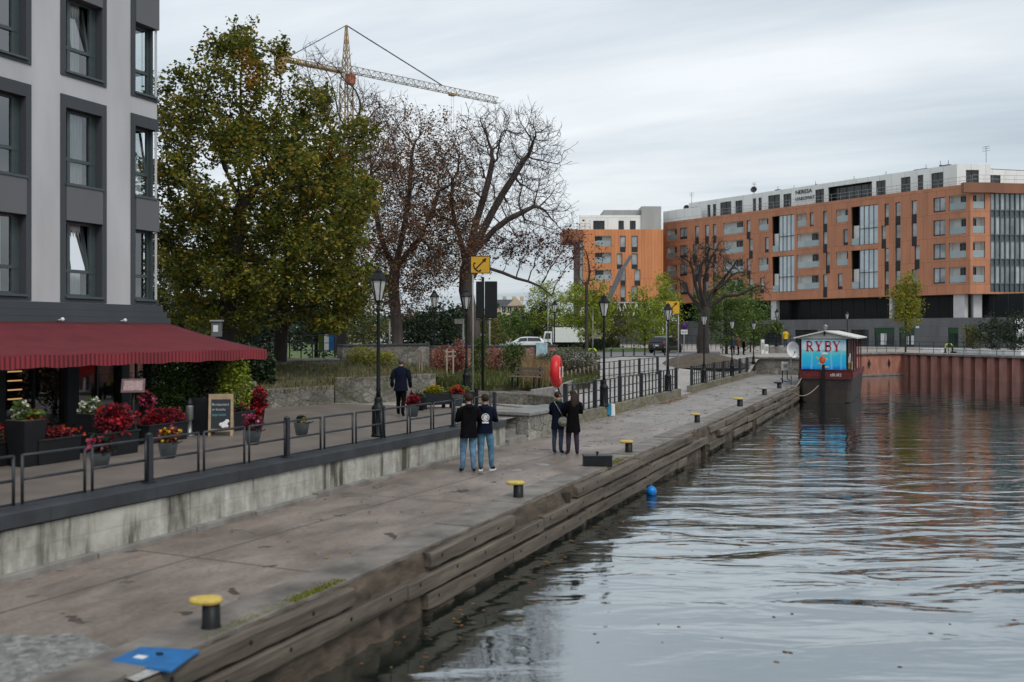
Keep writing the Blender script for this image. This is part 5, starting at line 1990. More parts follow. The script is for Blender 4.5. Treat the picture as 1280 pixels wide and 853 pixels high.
n5, p5, r5 = twigs(n5, p5, r5, .03, 1.2, .6, 76, .009)
wood('trunk', n5, p5, r5, m_twig, rt2)
leaves_mesh('crown', leaf_pts(n5, r5, .0095, 1, .2, 11), .17, m_rleaf, rt2, 12)

# --- pollarded bare tree on the mound
YP = 75.0
pt = thing('pollard_tree', 'dark pollarded tree with thick crooked bare limbs on the soil mound', 'tree', (*xy(at(878, 440, YP)), 1.6))
def L_(*q): return [P_(u, v, YP + d) for u, v, d in q]
trunk = L_((879, 444, 0), (879, 437, 0), (878, 425, 0), (879, 410, 0), (881, 395, 0), (883, 386, 0))
limbs = [(L_((874, 372, .2), (868, 352, .5), (866, 338, .6), (862, 328, .6), (856, 324, .6)), 5),
         (L_((888, 372, -.2), (896, 362, -.4), (908, 352, -.5), (915, 344, -.6), (924, 340, -.6), (930, 341, -.6)), 5),
         (L_((868, 376, 0), (860, 366, 0), (858, 355, 0), (850, 350, 0)), 4),
         (L_((881, 368, .8), (880, 350, 1.), (884, 334, 1.1), (890, 320, 1.2), (896, 312, 1.2), (899, 304, 1.2)), 5),
         (L_((895, 378, 0), (906, 370, -.3), (922, 369, -.6), (938, 362, -.8), (948, 357, -.9), (955, 358, -.9)), 5),
         (L_((876, 366, -.6), (874, 350, -.8), (876, 332, -.9), (883, 322, -1.), (887, 310, -1)), 5),
         (L_((890, 366, .5), (902, 352, .6), (916, 334, .7), (921, 325, .8)), 5)]
E = [(858, 322, 0, .9, 1, .9), (890, 315, 0, 1.5, 1.4, 1.0), (925, 335, 0, .9, 1, .8), (950, 362, -.5, .9, 1, .8), (850, 352, 0, .7, .8, .6), (875, 330, 0, 1.6, 1.6, 1.2), (905, 340, 0, 1.5, 1.6, 1.2)]
n6, p6 = grow_multi(blob_pts(crown_ells(E, YP), 420, 51, .2), [(trunk, -1)] + limbs, .24, 1.2, .34, 60, 8)
r6 = radii(p6, .018, 2.0, .22)
k = np.array([len(trunk)] + [0])
r6[:len(trunk)] = np.linspace(.50, .34, len(trunk))
i0 = len(trunk)
for pts, _ in limbs:
    m = len(pts)
    r6[i0:i0 + m] = np.maximum(r6[i0:i0 + m], np.linspace(.15, .05, m)); i0 += m
n6, p6, r6 = twigs(n6, p6, r6, .06, 1.6, .75, 77, .014)
wood('trunk', n6, p6, r6, m_bark, pt)
g = np.random.default_rng(14)
tips = leaf_pts(n6, r6, .013, 1, .2, 13); keep = (tips[:, 0] > P_(935, 360, YP)[0]) | (g.random(len(tips)) < .08)
leaves_mesh('crown', tips[keep], .13, m_rleaf, pt, 14)


# --- leafy street trees: one builder, several kinds
def leafy(label, u, vb, Y, ht, wd, mat, stem=.35, n=2600, size=.22, seed=0, name='young_tree', shape=1.0, tr=.09, zb=None, group=None):
    b = at(u, vb, Y)
    if zb is not None: b.z = zb
    t = thing(name, label, 'tree', b, 0, group)
    g = np.random.default_rng(seed)
    b = np.array(b)
    zc = ht * (stem + (1 - stem) * .5)
    ells = [(b + np.array([0, 0, zc]), (wd * .5, wd * .5, ht * (1 - stem) * .5))]
    for k in range(5):
        q = g.uniform(-1, 1, 3)
        ells.append((b + np.array([q[0] * wd * .3, q[1] * wd * .3, zc + q[2] * ht * (1 - stem) * .34]), (wd * .26, wd * .26, ht * (1 - stem) * .22 * shape)))
    ells.append((b + np.array([0, 0, ht * .9]), (wd * .16, wd * .16, ht * .13)))
    att = blob_pts(ells, 220, seed + 1, .15)
    base = [b + np.array([0, 0, ht * stem * q]) for q in (0, .35, .7, 1.0)] + [b + np.array([g.normal(0, .05), g.normal(0, .05), ht * (stem + (1 - stem) * q)]) for q in (.3, .6)]
    n_, p_ = grow(att, base, .35 * max(1, ht / 7), 3, .55 * max(1, ht / 7), 80, seed)
    r_ = radii(p_, .012, 2.3, tr)
    wood('trunk', n_, p_, r_, m_bark2, t)
    tp = n_[r_ < .035]
    C = tp[g.integers(0, len(tp), n)] + g.normal(0, .26 * max(1, ht / 7), (n, 3))
    leaves_mesh('crown', C, size, mat, t, seed + 3)
    return t


m_lime = M_leaf('lime_leaf', [(0, (.12, .17, .02)), (.5, (.24, .30, .03)), (1, (.40, .42, .06))], .6, None, .35)
m_green = M_leaf('green_leaf', [(0, (.04, .075, .016)), (.5, (.09, .15, .028)), (1, (.17, .22, .05))], .6, None, .3)
m_dgreen = M_leaf('dark_green_leaf', [(0, (.008, .016, .008)), (.6, (.022, .04, .016)), (1, (.05, .075, .03))], .55, None, .15)
m_bgreen = M_leaf('blue_green_leaf', [(0, (.02, .04, .03)), (.6, (.05, .085, .055)), (1, (.09, .13, .08))], .6, None, .2)
m_ygold = M_leaf('yellow_green_leaf', [(0, (.12, .14, .015)), (.5, (.24, .25, .03)), (1, (.38, .33, .05))], .6, None, .35)
m_autumn = M_leaf('autumn_green_leaf', [(0, (.05, .07, .02)), (.5, (.11, .12, .03)), (1, (.22, .16, .05))], .65, None, .25)

leafy('yellow green narrow tree before the orange block, right of the boat', 1132, 440, 100, 8.2, 3.4, m_ygold, .26, 5200, .22, 61, tr=.1, zb=1.15)
leafy('bright lime tree left of the tall pole, over the white lorry', 684, 432, 121, 8.8, 6.3, m_lime, .15, 4200, .25, 62, zb=1.1)
leafy('broad lime tree in front of the left orange wing', 735, 433, 98, 7.6, 6.2, m_lime, .15, 5600, .26, 63, zb=1.1)
leafy('slim lime tree right of the black street lamp', 764, 433, 104, 5.8, 4.2, m_autumn, .1, 3400, .25, 64, zb=1.1)
leafy('tall upright lime tree beside the black parked car', 831, 433, 112, 9.0, 4.2, m_lime, .12, 4200, .26, 65, zb=1.1)
leafy('small lime tree behind the anchor sign by the car', 806, 433, 108, 7.0, 5.6, m_lime, .1, 4600, .26, 66, zb=1.1)
leafy('green tree right behind the pollard trunk', 908, 430, 92, 7.6, 7.0, m_green, .1, 6500, .26, 67, zb=1.1, tr=.14)
leafy('smaller green tree right of the pollard tree', 938, 430, 100, 5.6, 5.4, m_green, .1, 4200, .26, 68, zb=1.1)
leafy('dark evergreen tree behind the silver car', 670, 428, 122, 6.4, 5.6, m_dgreen, .05, 3400, .24, 69, name='evergreen_tree', zb=1.1)
leafy('round green tree left of the cream house', 640, 428, 118, 5.0, 5.0, m_green, .1, 2600, .28, 70, zb=1.1)
leafy('olive tree left of the small dark evergreen', 622, 428, 125, 4.4, 4.4, m_autumn, .1, 1800, .28, 71, zb=1.1)
leafy('dark shrub tree on the far quay before the grey plinth', 1240, 440, 92, 3.6, 3.4, m_dgreen, .1, 2400, .2, 72, name='dark_shrub', zb=1.15)
leafy('dark shrub tree at the right end of the far quay', 1268, 440, 88, 3.9, 3.0, m_dgreen, .1, 2400, .2, 73, name='dark_shrub', zb=1.15)
leafy('thin dark shrub left of the pair on the far quay', 1216, 440, 95, 2.8, 2.2, m_autumn, .1, 1200, .2, 74, name='dark_shrub', zb=1.15)
# behind the maples and the brown tree
for i, (lab, u, Y, ht, wd, m_) in enumerate((
        ('blue green conifer close behind the awning corner', 318, 48, 4.2, 4.0, m_bgreen), ('dark conifer between the two maple trunks', 335, 55, 6.0, 5.0, m_dgreen), ('dark green tree left of the maple trunk', 235, 52, 7.5, 6.0, m_dgreen),
        ('dark tree behind the hotel corner', 205, 50, 6.5, 5, m_dgreen), ('dark bush tree under the right maple branches', 395, 62, 5.2, 5, m_dgreen), ('olive tree behind the upper stone wall', 455, 80, 5.6, 6, m_autumn),
        ('green bush tree under the brown tree', 520, 70, 3.9, 4.2, m_dgreen), ('dark bush tree behind the anchor sign pole', 556, 68, 4.2, 4.0, m_dgreen), ('olive bush tree right of the bare trunk', 604, 90, 3.9, 4.4, m_autumn))):
    leafy(lab, u, 436, Y, ht, wd, m_, .08, 2800, .24, 80 + i, name='evergreen_tree' if m_ is m_bgreen else 'park_tree', zb=1.0 if Y > 60 else 1.6, tr=.12)

# distant wooded edge: reads as one mass
g = np.random.default_rng(33)
C = []
for k in range(170):
    u = g.uniform(150, 720); Y = g.uniform(150, 210)
    p = np.array(at(u, 415, Y)); p[2] = g.uniform(1.5, 6.0)
    r = g.uniform(1.6, 3.2)
    d = g.normal(size=(130, 3)); d /= np.linalg.norm(d, axis=1)[:, None]
    C.append(p + d * r * np.array([1, 1, .9]) * g.uniform(.6, 1, (130, 1)))
o = leaves_mesh('distant_wood', np.concatenate(C), .75, m_dgreen, None, 34)
tag(o, 'dark wooded edge far behind the park', 'trees', kind='stuff')

# ================================================================= low plants
def shrub(label, c, rad, n, size, mat, seed, name='shrub', cat='shrub', group=None, stems=7):
    c = np.array(c, float)
    t = thing(name, label, cat, (c[0], c[1], c[2]), 0, group)
    g = np.random.default_rng(seed)
    ctr = c + np.array([0, 0, rad[2]])
    sub = [(ctr, rad)] + [(ctr + g.uniform(-.6, .6, 3) * np.array(rad), tuple(np.array(rad) * .5)) for _ in range(6)]
    C = blob_pts(sub, n, seed, .35)
    C[:, 2] = np.maximum(C[:, 2], c[2] + .03)
    leaves_mesh('foliage', C, size, mat, t, seed + 1)
    mb = MB()
    for _ in range(stems):
        q = ctr + g.uniform(-.6, .6, 3) * np.array(rad)
        mb.tube([tuple(c + np.array([g.normal(0, .05), g.normal(0, .05), -.05])), tuple((c + q) / 2 + g.normal(0, .05, 3)), tuple(q)], [.025, .015, .006], 4)
    mb.build('stem', m_bark2, t)
    return t


def gbank(u, Y, z): p = at(u, 430, Y); return (p.x, p.y, z)


m_ivy = M_leaf('ivy_leaf', [(0, (.025, .06, .01)), (.5, (.06, .12, .02)), (1, (.13, .20, .04))], .5, None, .25)
m_pink = M_leaf('red_creeper_leaf', [(0, (.16, .03, .025)), (.5, (.32, .09, .06)), (.8, (.42, .22, .18)), (1, (.40, .32, .22))], .7, None, .3)
m_tan = M_leaf('dry_grass_blade', [(0, (.17, .10, .05)), (.5, (.30, .20, .10)), (1, (.38, .28, .17))], .85, None, .2)
m_sage = M_leaf('sage_leaf', [(0, (.05, .06, .03)), (.5, (.11, .12, .065)), (.85, (.18, .16, .12)), (1, (.22, .19, .2))], .8, None, .2)
m_weed = M_leaf('weed_blade', [(0, (.05, .06, .02)), (.5, (.13, .125, .05)), (.8, (.25, .2, .11)), (1, (.14, .2, .04))], .85, None, .25)
shrub('tall bright ivy bush on the brick wall right of the black sign pole', gbank(640, 50.5, 1.0), (.80, .4, .84), 2600, .1, m_ivy, 101, 'ivy_bush')
shrub('narrow bright green ivy bush left of the black sign pole', gbank(599, 49.4, 1.05), (.48, .35, 1.0), 1900, .1, m_ivy, 102, 'ivy_bush')
shrub('red and pink creeper left of the pale stake', gbank(556, 48.4, 1.1), (.85, .35, .75), 1900, .1, m_pink, 103, 'red_creeper')
shrub('orange red creeper between the pale stake and ivy', gbank(574, 48.2, 1.05), (.45, .3, .95), 1500, .1, m_pink, 104, 'red_creeper')
shrub('mottled red creeper between the two ivy bushes', gbank(618, 50.6, 1.05), (.4, .3, .75), 900, .1, m_pink, 105, 'red_creeper')
shrub('wide rounded sage grey bush right of the lifebuoy', gbank(716, 52.5, .85), (1.5, 1.5, .80), 5200, .12, m_sage, 106, 'sage_bush')
shrub('low sage bush at the foot of the brick wall', gbank(693, 51, .95), (.9, .9, .65), 2400, .12, m_sage, 107, 'sage_bush')
shrub('yellow green weeds at the foot of the upper stone wall', gbank(455, 45.5, 1.7), (1.0, .5, .42), 1500, .1, m_ygold, 108, 'weed_clump')
shrub('yellow green weeds above the walking man\'s head', gbank(478, 46, 1.65), (.7, .5, .35), 1000, .1, m_ygold, 109, 'weed_clump')
shrub('dark green shrub beside the awning corner', (*xy(at(300, 470, 36)), 1.3), (1.5, .8, .75), 2600, .11, m_dgreen, 110, 'dark_shrub')
shrub('clipped hedge bush left of the sage bush on the lawn', gbank(738, 105, 1.1), (2.0, 1.2, .6), 1500, .2, m_dgreen, 111, 'hedge_bush')

g = np.random.default_rng(50)
def scatter_rect(pu, n, z): 
    out = []
    for _ in range(n):
        u = g.uniform(*pu[0]); v = g.uniform(*pu[1]); Y = pu[2](u, v)
        p = at(u, v, Y); out.append((p.x, p.y, p.z))
    return out


def on_mesh(V, n, zoff=0.0):
    i = g.integers(0, len(V), n); j = g.integers(0, len(V), n)
    P = V[i] + g.normal(0, .18, (n, 3)) * np.array([1, 1, 0]); P[:, 2] -= .03
    return P


b1 = BV1[BV1[:, 2] > 1.1]
q1 = b1[: len(b1) // 2]
tag(blades('weeds', on_mesh(q1, 3400), .2, .03, m_weed, .8, seed=51), 'rough dry weeds and grass on the bank below the maples', 'weeds', kind='stuff')
tag(blades('weeds', on_mesh(BV2, 2600), .26, .03, m_weed, .8, seed=52), 'tall weeds on the bank under the upper stone wall', 'weeds', kind='stuff')
BV3 = BV3[BV3[:, 2] > .7]
tan = [p for p in on_mesh(BV3, 8000)]
tan = np.array(tan)
w0, w1 = P_(655, 430, 50), P_(690, 430, 50)
cam = (tan - np.array([CX, 0, 0])) @ np.array([CA, SA, 0]) / ((tan - np.array([CX, 0, 0])) @ np.array([-SA, CA, 0])) * F + 640
selt = (cam > 652) & (cam < 694)
tag(blades('dry_grass', tan[selt], 1.0, .03, m_tan, .35, seed=53), 'tall tan ornamental grass in front of the old brick wall', 'grass', kind='stuff')
m_bedg = M_leaf('bed_grass_blade', [(0, (.05, .07, .02)), (.6, (.11, .14, .04)), (1, (.2, .19, .08))], .85, None, .25)
tag(blades('bed_grass', tan[~selt], .32, .04, m_bedg, .8, seed=54), 'mixed green grass and weeds in the planting bed', 'grass', kind='stuff')
tag(blades('bed_grass', tan[(cam > 655) & (cam < 745)] + np.array([.1, -.3, 0]), .25, .04, m_bedg, .8, seed=55), 'green grass along the front of the planting bed', 'grass', kind='stuff')
# lawn hedge behind the road
hp = []
for k in range(5200):
    u = g.uniform(690, 775); Y = 128 + g.uniform(-1, 1); p = at(u, 430, Y); hp.append((p.x, p.y, g.uniform(1.1, 2.3)))
hd = thing('hedge', 'clipped dark hedge behind the lawn and the lime safety frame', 'hedge', (*xy(at(730, 430, 128)), 1.1))
leaves_mesh('foliage', np.array(hp), .3, m_dgreen, hd, 56)

hp = []
for k in range(7000):
    u = g.uniform(150, 345); Y = 33.5 + (u - 150) * .012 + g.uniform(-.5, .5); p = at(u, 430, Y); hp.append((p.x, p.y, g.uniform(.7, 2.7) if u < 320 else g.uniform(.7, 2.2)))
hd = thing('hedge', 'tall dark hedge behind the climbers and the awning corner', 'hedge', (*xy(at(240, 430, 34.5)), .7))
leaves_mesh('foliage', np.array(hp), .17, m_dgreen, hd, 57)
# ================================================================= people
def skin_mesh(name, comps, mats, parent, sub=1, fn=None, matfn=None):
    """comps: list of (verts [(x,y,z,r)], edges); grown with the skin modifier"""
    V, E, Rr, roots = [], [], [], []
    for vs, es in comps:
        o = len(V)
        roots.append(o)
        for x, y, z, r in vs: V.append((x, y, z)); Rr.append(r)
        E += [(a + o, b + o) for a, b in es]
    me = bpy.data.meshes.new('growing')
    me.from_pydata(V, E, [])
    ob = bpy.data.objects.new('growing', me)
    COL.objects.link(ob)
    md = ob.modifiers.new('skin', 'SKIN')
    md.use_smooth_shade = True
    for i, sv in enumerate(me.skin_vertices[0].data):
        sv.radius = (Rr[i], Rr[i]); sv.use_root = i in roots
    s = ob.modifiers.new('sub', 'SUBSURF'); s.levels = sub; s.render_levels = sub
    dg = bpy.context.evaluated_depsgraph_get()
    out = bpy.data.meshes.new_from_object(ob.evaluated_get(dg))
    out.name = name
    bpy.data.objects.remove(ob)
    if fn:
        for v in out.vertices: v.co = fn(v.co)
    out.materials.clear()
    o = link(name, out, mats, parent)
    for p in out.polygons:
        p.use_smooth = True
        if matfn: p.material_index = matfn(p.center)
    return o


def arm_chain(sx, sh, el, wr, h):
    return [(sx * sh[0], sh[1], sh[2]), (sx * el[0], el[1], el[2]), (sx * wr[0], wr[1], wr[2])]


def person(label, loc, rz, h=1.76, legs=None, arms=None, coat=None, trousers=m_denim, shoes=m_shoe, hair=None, head_yaw=0.0, lean=0.0, group=None, female=False, sole=None):
    """built 1.76 tall facing +y, x to the person's right"""
    t = thing('person', label, 'person', loc, rz, group)
    k = h / 1.76
    YS_ = .86            # bodies are shallower than wide
    legs = legs or {-1: ((.095, 0, .90), (.10, .02, .49), (.10, -.01, .085), (.125, .15, .035)), 1: ((.095, 0, .90), (.10, .02, .49), (.10, -.01, .085), (.125, .15, .035))}
    arms = arms or {-1: ((.175, 0, 1.42), (.24, -.02, 1.14), (.23, .10, .90)), 1: ((.175, 0, 1.42), (.24, -.02, 1.14), (.23, .10, .90))}
    sw = .92 if female else 1.0

    def ln(z): return lean * max(0, z - .9)
    V = [(0, 0, .95, .135), (0, ln(1.1), 1.12, .11 * sw), (0, ln(1.28), 1.30, .135 * sw), (0, ln(1.44), 1.44, .085), (0, ln(1.5) + .01, 1.51, .052), (0, ln(1.57) + .025, 1.575, .062), (0, ln(1.65) + .03, 1.655, .088), (0, ln(1.72) + .02, 1.725, .062)]
    E = [(i, i + 1) for i in range(7)]
    hands = []
    for sx in (-1, 1):
        lg = legs[sx]
        o = len(V)
        for q, r in zip(lg, (.112, .078, .056, .046)): V.append((sx * q[0], q[1] / YS_, q[2], r))
        V.insert(o + 1, (sx * (lg[0][0] + lg[1][0]) / 2, (lg[0][1] + lg[1][1]) / 2 / YS_, (lg[0][2] + lg[1][2]) / 2, .10))
        V.insert(o + 3, (sx * (lg[1][0] + lg[2][0]) / 2, ((lg[1][1] + lg[2][1]) / 2 - .02) / YS_, (lg[1][2] + lg[2][2]) / 2 + .05, .072))
        E += [(0, o)] + [(o + i, o + i + 1) for i in range(5)]
        sh, el, wr = arms[sx]
        o = len(V)
        A = [Vector((sx * sh[0] * sw, sh[1] + ln(1.42), sh[2])), Vector((sx * el[0] * sw, el[1] + ln(1.1), el[2])), Vector((sx * wr[0] * sw, wr[1], wr[2]))]
        d = (A[2] - A[1]).normalized()
        palm = A[2] + d * .055
        for q, r in zip((A[0], A[0].lerp(A[1], .5), A[1], A[1].lerp(A[2], .5), A[2], palm), (.058, .05, .04, .038, .027, .034)): V.append((q.x, q.y / YS_, q.z, r))
        E += [(3, o)] + [(o + i, o + i + 1) for i in range(5)]
        hands.append((sx, A[2], palm, d))
    comps = [(V, E)]
    for sx, wr, pm_, d in hands:                # five fingers, slightly curled, thumb from the palm's side
        side = Vector((0, 1, 0)) if abs(d.y) < .8 else Vector((0, 0, 1))
        side = (side - d * side.dot(d)).normalized()
        curl = Vector((-sx, 0, 0)); curl = (curl - d * curl.dot(d)).normalized()
        for i, (off, L) in enumerate(((-.026, .062), (-.009, .078), (.009, .084), (.026, .074))):
            b = pm_ + side * off
            q = [b, b + d * L * .5 + curl * .004, b + d * L * .85 + curl * .018, b + d * L + curl * .04]
            comps.append(([(p.x, p.y / YS_, p.z, r) for p, r in zip(q, (.010, .0095, .0085, .007))], [(0, 1), (1, 2), (2, 3)]))
        b = wr + d * .02 + side * .02
        q = [b, b + side * .03 + d * .025, b + side * .038 + d * .055 + curl * .012]
        comps.append(([(p.x, p.y / YS_, p.z, r) for p, r in zip(q, (.013, .011, .008))], [(0, 1), (1, 2)]))
    cyaw, syaw = math.cos(head_yaw), math.sin(head_yaw)

    def fn(c):
        p = Vector((c.x, c.y * YS_, c.z))
        if p.z > 1.53:                          # the head: a little longer front to back, turned on the neck
            hy = ln(1.6) * YS_ + .02
            x, y = p.x * .92, (p.y - hy) * 1.22
            if y > .04 and 1.60 < p.z < 1.66 and abs(x) < .03: y += .016
            p = Vector((x * cyaw - y * syaw, hy + x * syaw + y * cyaw, p.z))
        return p * k

    def mf(c):
        z = c.z / k
        if z < .10: return 2
        if any((c / k - Vector((q.x, q.y, q.z))).length < .135 for _, _, q, _ in hands) or z > 1.49: return 0
        return 1 if z < .96 and abs(c.x) < .21 * k else 3
    body = skin_mesh('body', comps, [m_skin, trousers, shoes, coat['mat']], t, 1, fn, mf)
    # face: eyes, mouth, ears
    fc = MB()
    hy = ln(1.6) * YS_ + .02

    def hp(x, y, z): return (k * (x * cyaw - y * syaw), k * (hy + x * syaw + y * cyaw), k * z)
    for sx in (-1, 1):
        fc.ball(hp(.03 * sx, .083, 1.665), .010, 6, 4, 0)
        fc.ball(hp(.082 * sx, .0, 1.645), (.012, .02, .03), 6, 4, 1)
    fc.obox(hp(0, .086, 1.592), (.042 * k, .01, .009), head_yaw, 2)
    fc.ball(hp(0, .098, 1.635), (.013, .018, .02), 6, 4, 1)
    fc.build('face', [m_shoe, m_skin, M('lips', (.3, .1, .09), .5)], t, local=True, smooth=True)
    if sole:
        s = MB()
        for sx in (-1, 1):
            q, r = legs[sx][2], legs[sx][3]
            s.bar((sx * q[0] * k, q[1] * k - .05, q[2] * k - .072), (sx * r[0] * k, r[1] * k + .05, q[2] * k - .072), .095, .03)
        s.build('shoe_sole', sole, t, local=True)
    # coat or jacket with sleeves
    cm, hem, hw = coat['mat'], coat.get('hem', .80), coat.get('flare', .15)
    jb = MB()
    q_ = hw / .15
    prof = [(hem, .185 * q_, .135 * q_), (hem + .06, .185 * q_, .135 * q_), (.5 * (hem + 1.1), .178 * (q_ + 1) / 2, .13), (1.10, .172, .125), (1.24, .188, .135), (1.36, .205, .135), (1.425, .190, .115), (1.465, .135, .09), (1.50, .078, .072), (1.525, .07, .068)]
    rings = []
    N = 20
    for z, rx, ry in prof:
        rx *= sw; ring = []
        for i in range(N):
            a = 2 * math.pi * i / N
            ca_, sa_ = math.cos(a), math.sin(a)
            wv_ = 1 + .02 * math.sin(a * 5 + z * 23) + .015 * math.sin(a * 3 - z * 41)
            ring.append(jb.bm.verts.new(Vector((rx * wv_ * math.copysign(abs(ca_) ** .8, ca_), (ry * wv_ * math.copysign(abs(sa_) ** .85, sa_) + ln(z) * YS_), z)) * k))
        rings.append(ring)
    for a, b_ in zip(rings[:-1], rings[1:]):
        for i in range(N): jb.bm.faces.new((a[i], a[(i + 1) % N], b_[(i + 1) % N], b_[i])).smooth = True
    jb.bm.faces.new(rings[-1])
    for sx in (-1, 1):
        sh, el, wr = arms[sx]
        A = [Vector((sx * (sh[0] - .035) * sw, (sh[1] + ln(1.42)) * YS_, sh[2] - .005)), Vector((sx * (sh[0] + .02) * sw, (sh[1] + ln(1.42)) * YS_, sh[2] - .04)), Vector((sx * el[0] * sw, el[1] + ln(1.1), el[2])), Vector((sx * wr[0] * sw, wr[1], wr[2]))]
        jb.tube([A[0] * k, A[1] * k, A[1].lerp(A[2], .5) * k, A[2] * k, A[2].lerp(A[3], .45) * k, A[2].lerp(A[3], .98) * k], [k * r for r in (.062, .080, .074, .068, .060, .052)], 12)
    jb.build(coat.get('name', 'jacket'), cm, t, local=True)
    if coat.get('hood'):
        hb = MB()
        for i in range(9):
            a = math.pi * (1.0 + i / 8)
            pass
        hb.tube([(k * .105 * math.cos(a), k * (ln(1.45) * YS_ - .015 + .085 * math.sin(a)), k * (1.475 - .03 * abs(math.sin(a)))) for a in np.linspace(-.15 * math.pi, -.85 * math.pi, 9)], [k * r for r in (.03, .045, .055, .062, .066, .062, .055, .045, .03)], 8)
        hb.ball((0, k * (ln(1.42) * YS_ - .105), k * 1.40), (k * .085, k * .045, k * .085), 10, 8)
        hb.build('hood', cm, t, local=True, smooth=True)
    if hair:
        hm, style = hair
        hb = MB()

        def hq(x, y, z): return Vector((x * cyaw - y * syaw, hy + x * syaw + y * cyaw, z)) * k
        n, m = 16, 12
        rows_ = []
        for j in range(m + 1):
            th = math.pi * .5 * j / m * (1.55 if style != 'long' else 1.3)
            row = []
            for i in range(n):
                a = 2 * math.pi * i / n
                y = math.sin(a)
                front = max(0, y)
                tt_ = th * (1 - .48 * front)
                r_ = math.sin(tt_)
                row.append(hb.bm.verts.new(hq(.092 * r_ * math.cos(a), .108 * r_ * y - .006, 1.665 + .098 * math.cos(tt_))))
            rows_.append(row)
        for j in range(m):
            for i in range(n):
                hb.bm.faces.new((rows_[j][i], rows_[j][(i + 1) % n], rows_[j + 1][(i + 1) % n], rows_[j + 1][i])).smooth = True
        bmesh.ops.remove_doubles(hb.bm, verts=hb.bm.verts, dist=.0005)
        if style == 'long':
            pts = [(hq(0, -.045, 1.70), .075), (hq(0, -.085, 1.62), .095), (hq(.005, -.10, 1.52), .10), (hq(0, -.115, 1.42), .105), (hq(-.005, -.115, 1.33), .085), (hq(0, -.11, 1.26), .04)]
            N = 12
            prev = None
            for p, r in pts:
                ring = []
                for i in range(N):
                    a = 2 * math.pi * i / N
                    w = 1 + .12 * math.sin(3 * a + p.z * 30)
                    q = Vector((r * 1.15 * w * math.cos(a) * cyaw - r * .5 * w * math.sin(a) * syaw, r * 1.15 * w * math.cos(a) * syaw + r * .5 * w * math.sin(a) * cyaw, 0)) * k
                    ring.append(hb.bm.verts.new(p + q))
                if prev:
                    for i in range(N): hb.bm.faces.new((prev[i], prev[(i + 1) % N], ring[(i + 1) % N], ring[i])).smooth = True
                prev = ring
            hb.bm.faces.new(prev)
        hb.build('hair', hm, t, local=True, smooth=True)
    return t, k


CAMR = ANG
fold = {s: ((.175, 0, 1.42), (.245, .05, 1.16), (.10, .25, 1.19)) for s in (-1, 1)}
pa = on(586, 590.5, 0)
st_a = {-1: ((.10, 0, .90), (.12, .05, .49), (.135, .02, .085), (.17, .17, .035)), 1: ((.09, 0, .90), (.085, .0, .49), (.10, -.04, .085), (.14, .11, .035))}
st_b = {-1: ((.09, 0, .90), (.09, .0, .49), (.09, -.03, .085), (.11, .13, .035)), 1: ((.10, 0, .90), (.14, .06, .49), (.15, .05, .085), (.20, .19, .035))}
man1, _ = person('man in plain black jacket and pale blue jeans, standing left of the emblem hoodie', pa, CAMR + R(12), 1.80, legs=st_a, arms=fold,
                 coat=dict(mat=m_blackcloth, hem=.77, flare=.162, hood=True), trousers=m_denim, shoes=m_shoe, hair=(m_brownhair, 'short'), head_yaw=R(8))
pb = on(606, 588.5, 0)
man2, kk = person('man in navy hoodie with white round emblem on his back and blue jeans', pb, CAMR + R(-4), 1.77, legs=st_b, arms=fold,
                  coat=dict(mat=m_navy, hem=.86, flare=.148, hood=True), trousers=m_denim2, shoes=m_navy, hair=(m_brownhair, 'short'), head_yaw=R(35), sole=m_white)
mb = MB()
cx, cz, yb = .03, 1.24, -.150
N = 28
for i in range(N):
    a, b_ = 2 * math.pi * i / N, 2 * math.pi * (i + 1) / N
    mb.bar((cx + .082 * math.cos(a), yb, cz + .082 * math.sin(a)), (cx + .082 * math.cos(b_), yb, cz + .082 * math.sin(b_)), .012, .016)
for bx, bz, rx_, rz_ in ((.0, .03, .03, .025), (-.025, -.02, .03, .034), (.03, -.005, .022, .03), (.005, -.05, .034, .016), (.04, .04, .012, .012), (-.045, .03, .012, .018)):
    mb.ball((cx + bx, yb + .002, cz + bz), (rx_, .006, rz_), 10, 6)
mb.obox((cx, yb + .002, cz - .118), (.15, .008, .034))
emb = mb.build('emblem', m_white, man2, local=True)

pc = on(697, 567.5, 0)
hold = {-1: ((.165, 0, 1.41), (.235, .0, 1.15), (.13, .20, 1.06)), 1: ((.165, 0, 1.41), (.24, -.02, 1.14), (.24, .05, .90))}
wom1, k1 = person('woman in dark jacket with a pale grey shoulder bag and short brown hair', pc, CAMR + R(-25), 1.64, arms=hold, female=True,
                  coat=dict(mat=m_navy, hem=.70, flare=.165), trousers=m_darkdenim, shoes=m_shoe, hair=(m_brownhair, 'short'), head_yaw=R(-35))
mb = MB()
N = 14
mb.tube([(.095 * math.cos(a), .085 * math.sin(a) + .0, 1.395 + .012 * math.sin(3 * a)) for a in np.linspace(0, 2 * math.pi, N)], .038, 7)
mb.build('scarf', m_sage if 'm_sage' in globals() else m_bag, wom1, local=True)
pd = on(716.5, 569, 0)
wom2, k2 = person('woman in long black coat with long dark brown hair, facing the fence', pd, CAMR + R(8), 1.68, legs=st_a, arms=fold, female=True,
                  coat=dict(mat=m_blackcloth, hem=.62, flare=.172, name='coat'), trousers=M('plum_leggings', (.022, .014, .03), .8, .3, 9), shoes=m_tanshoe, hair=(m_brownhair, 'long'), head_yaw=R(10))
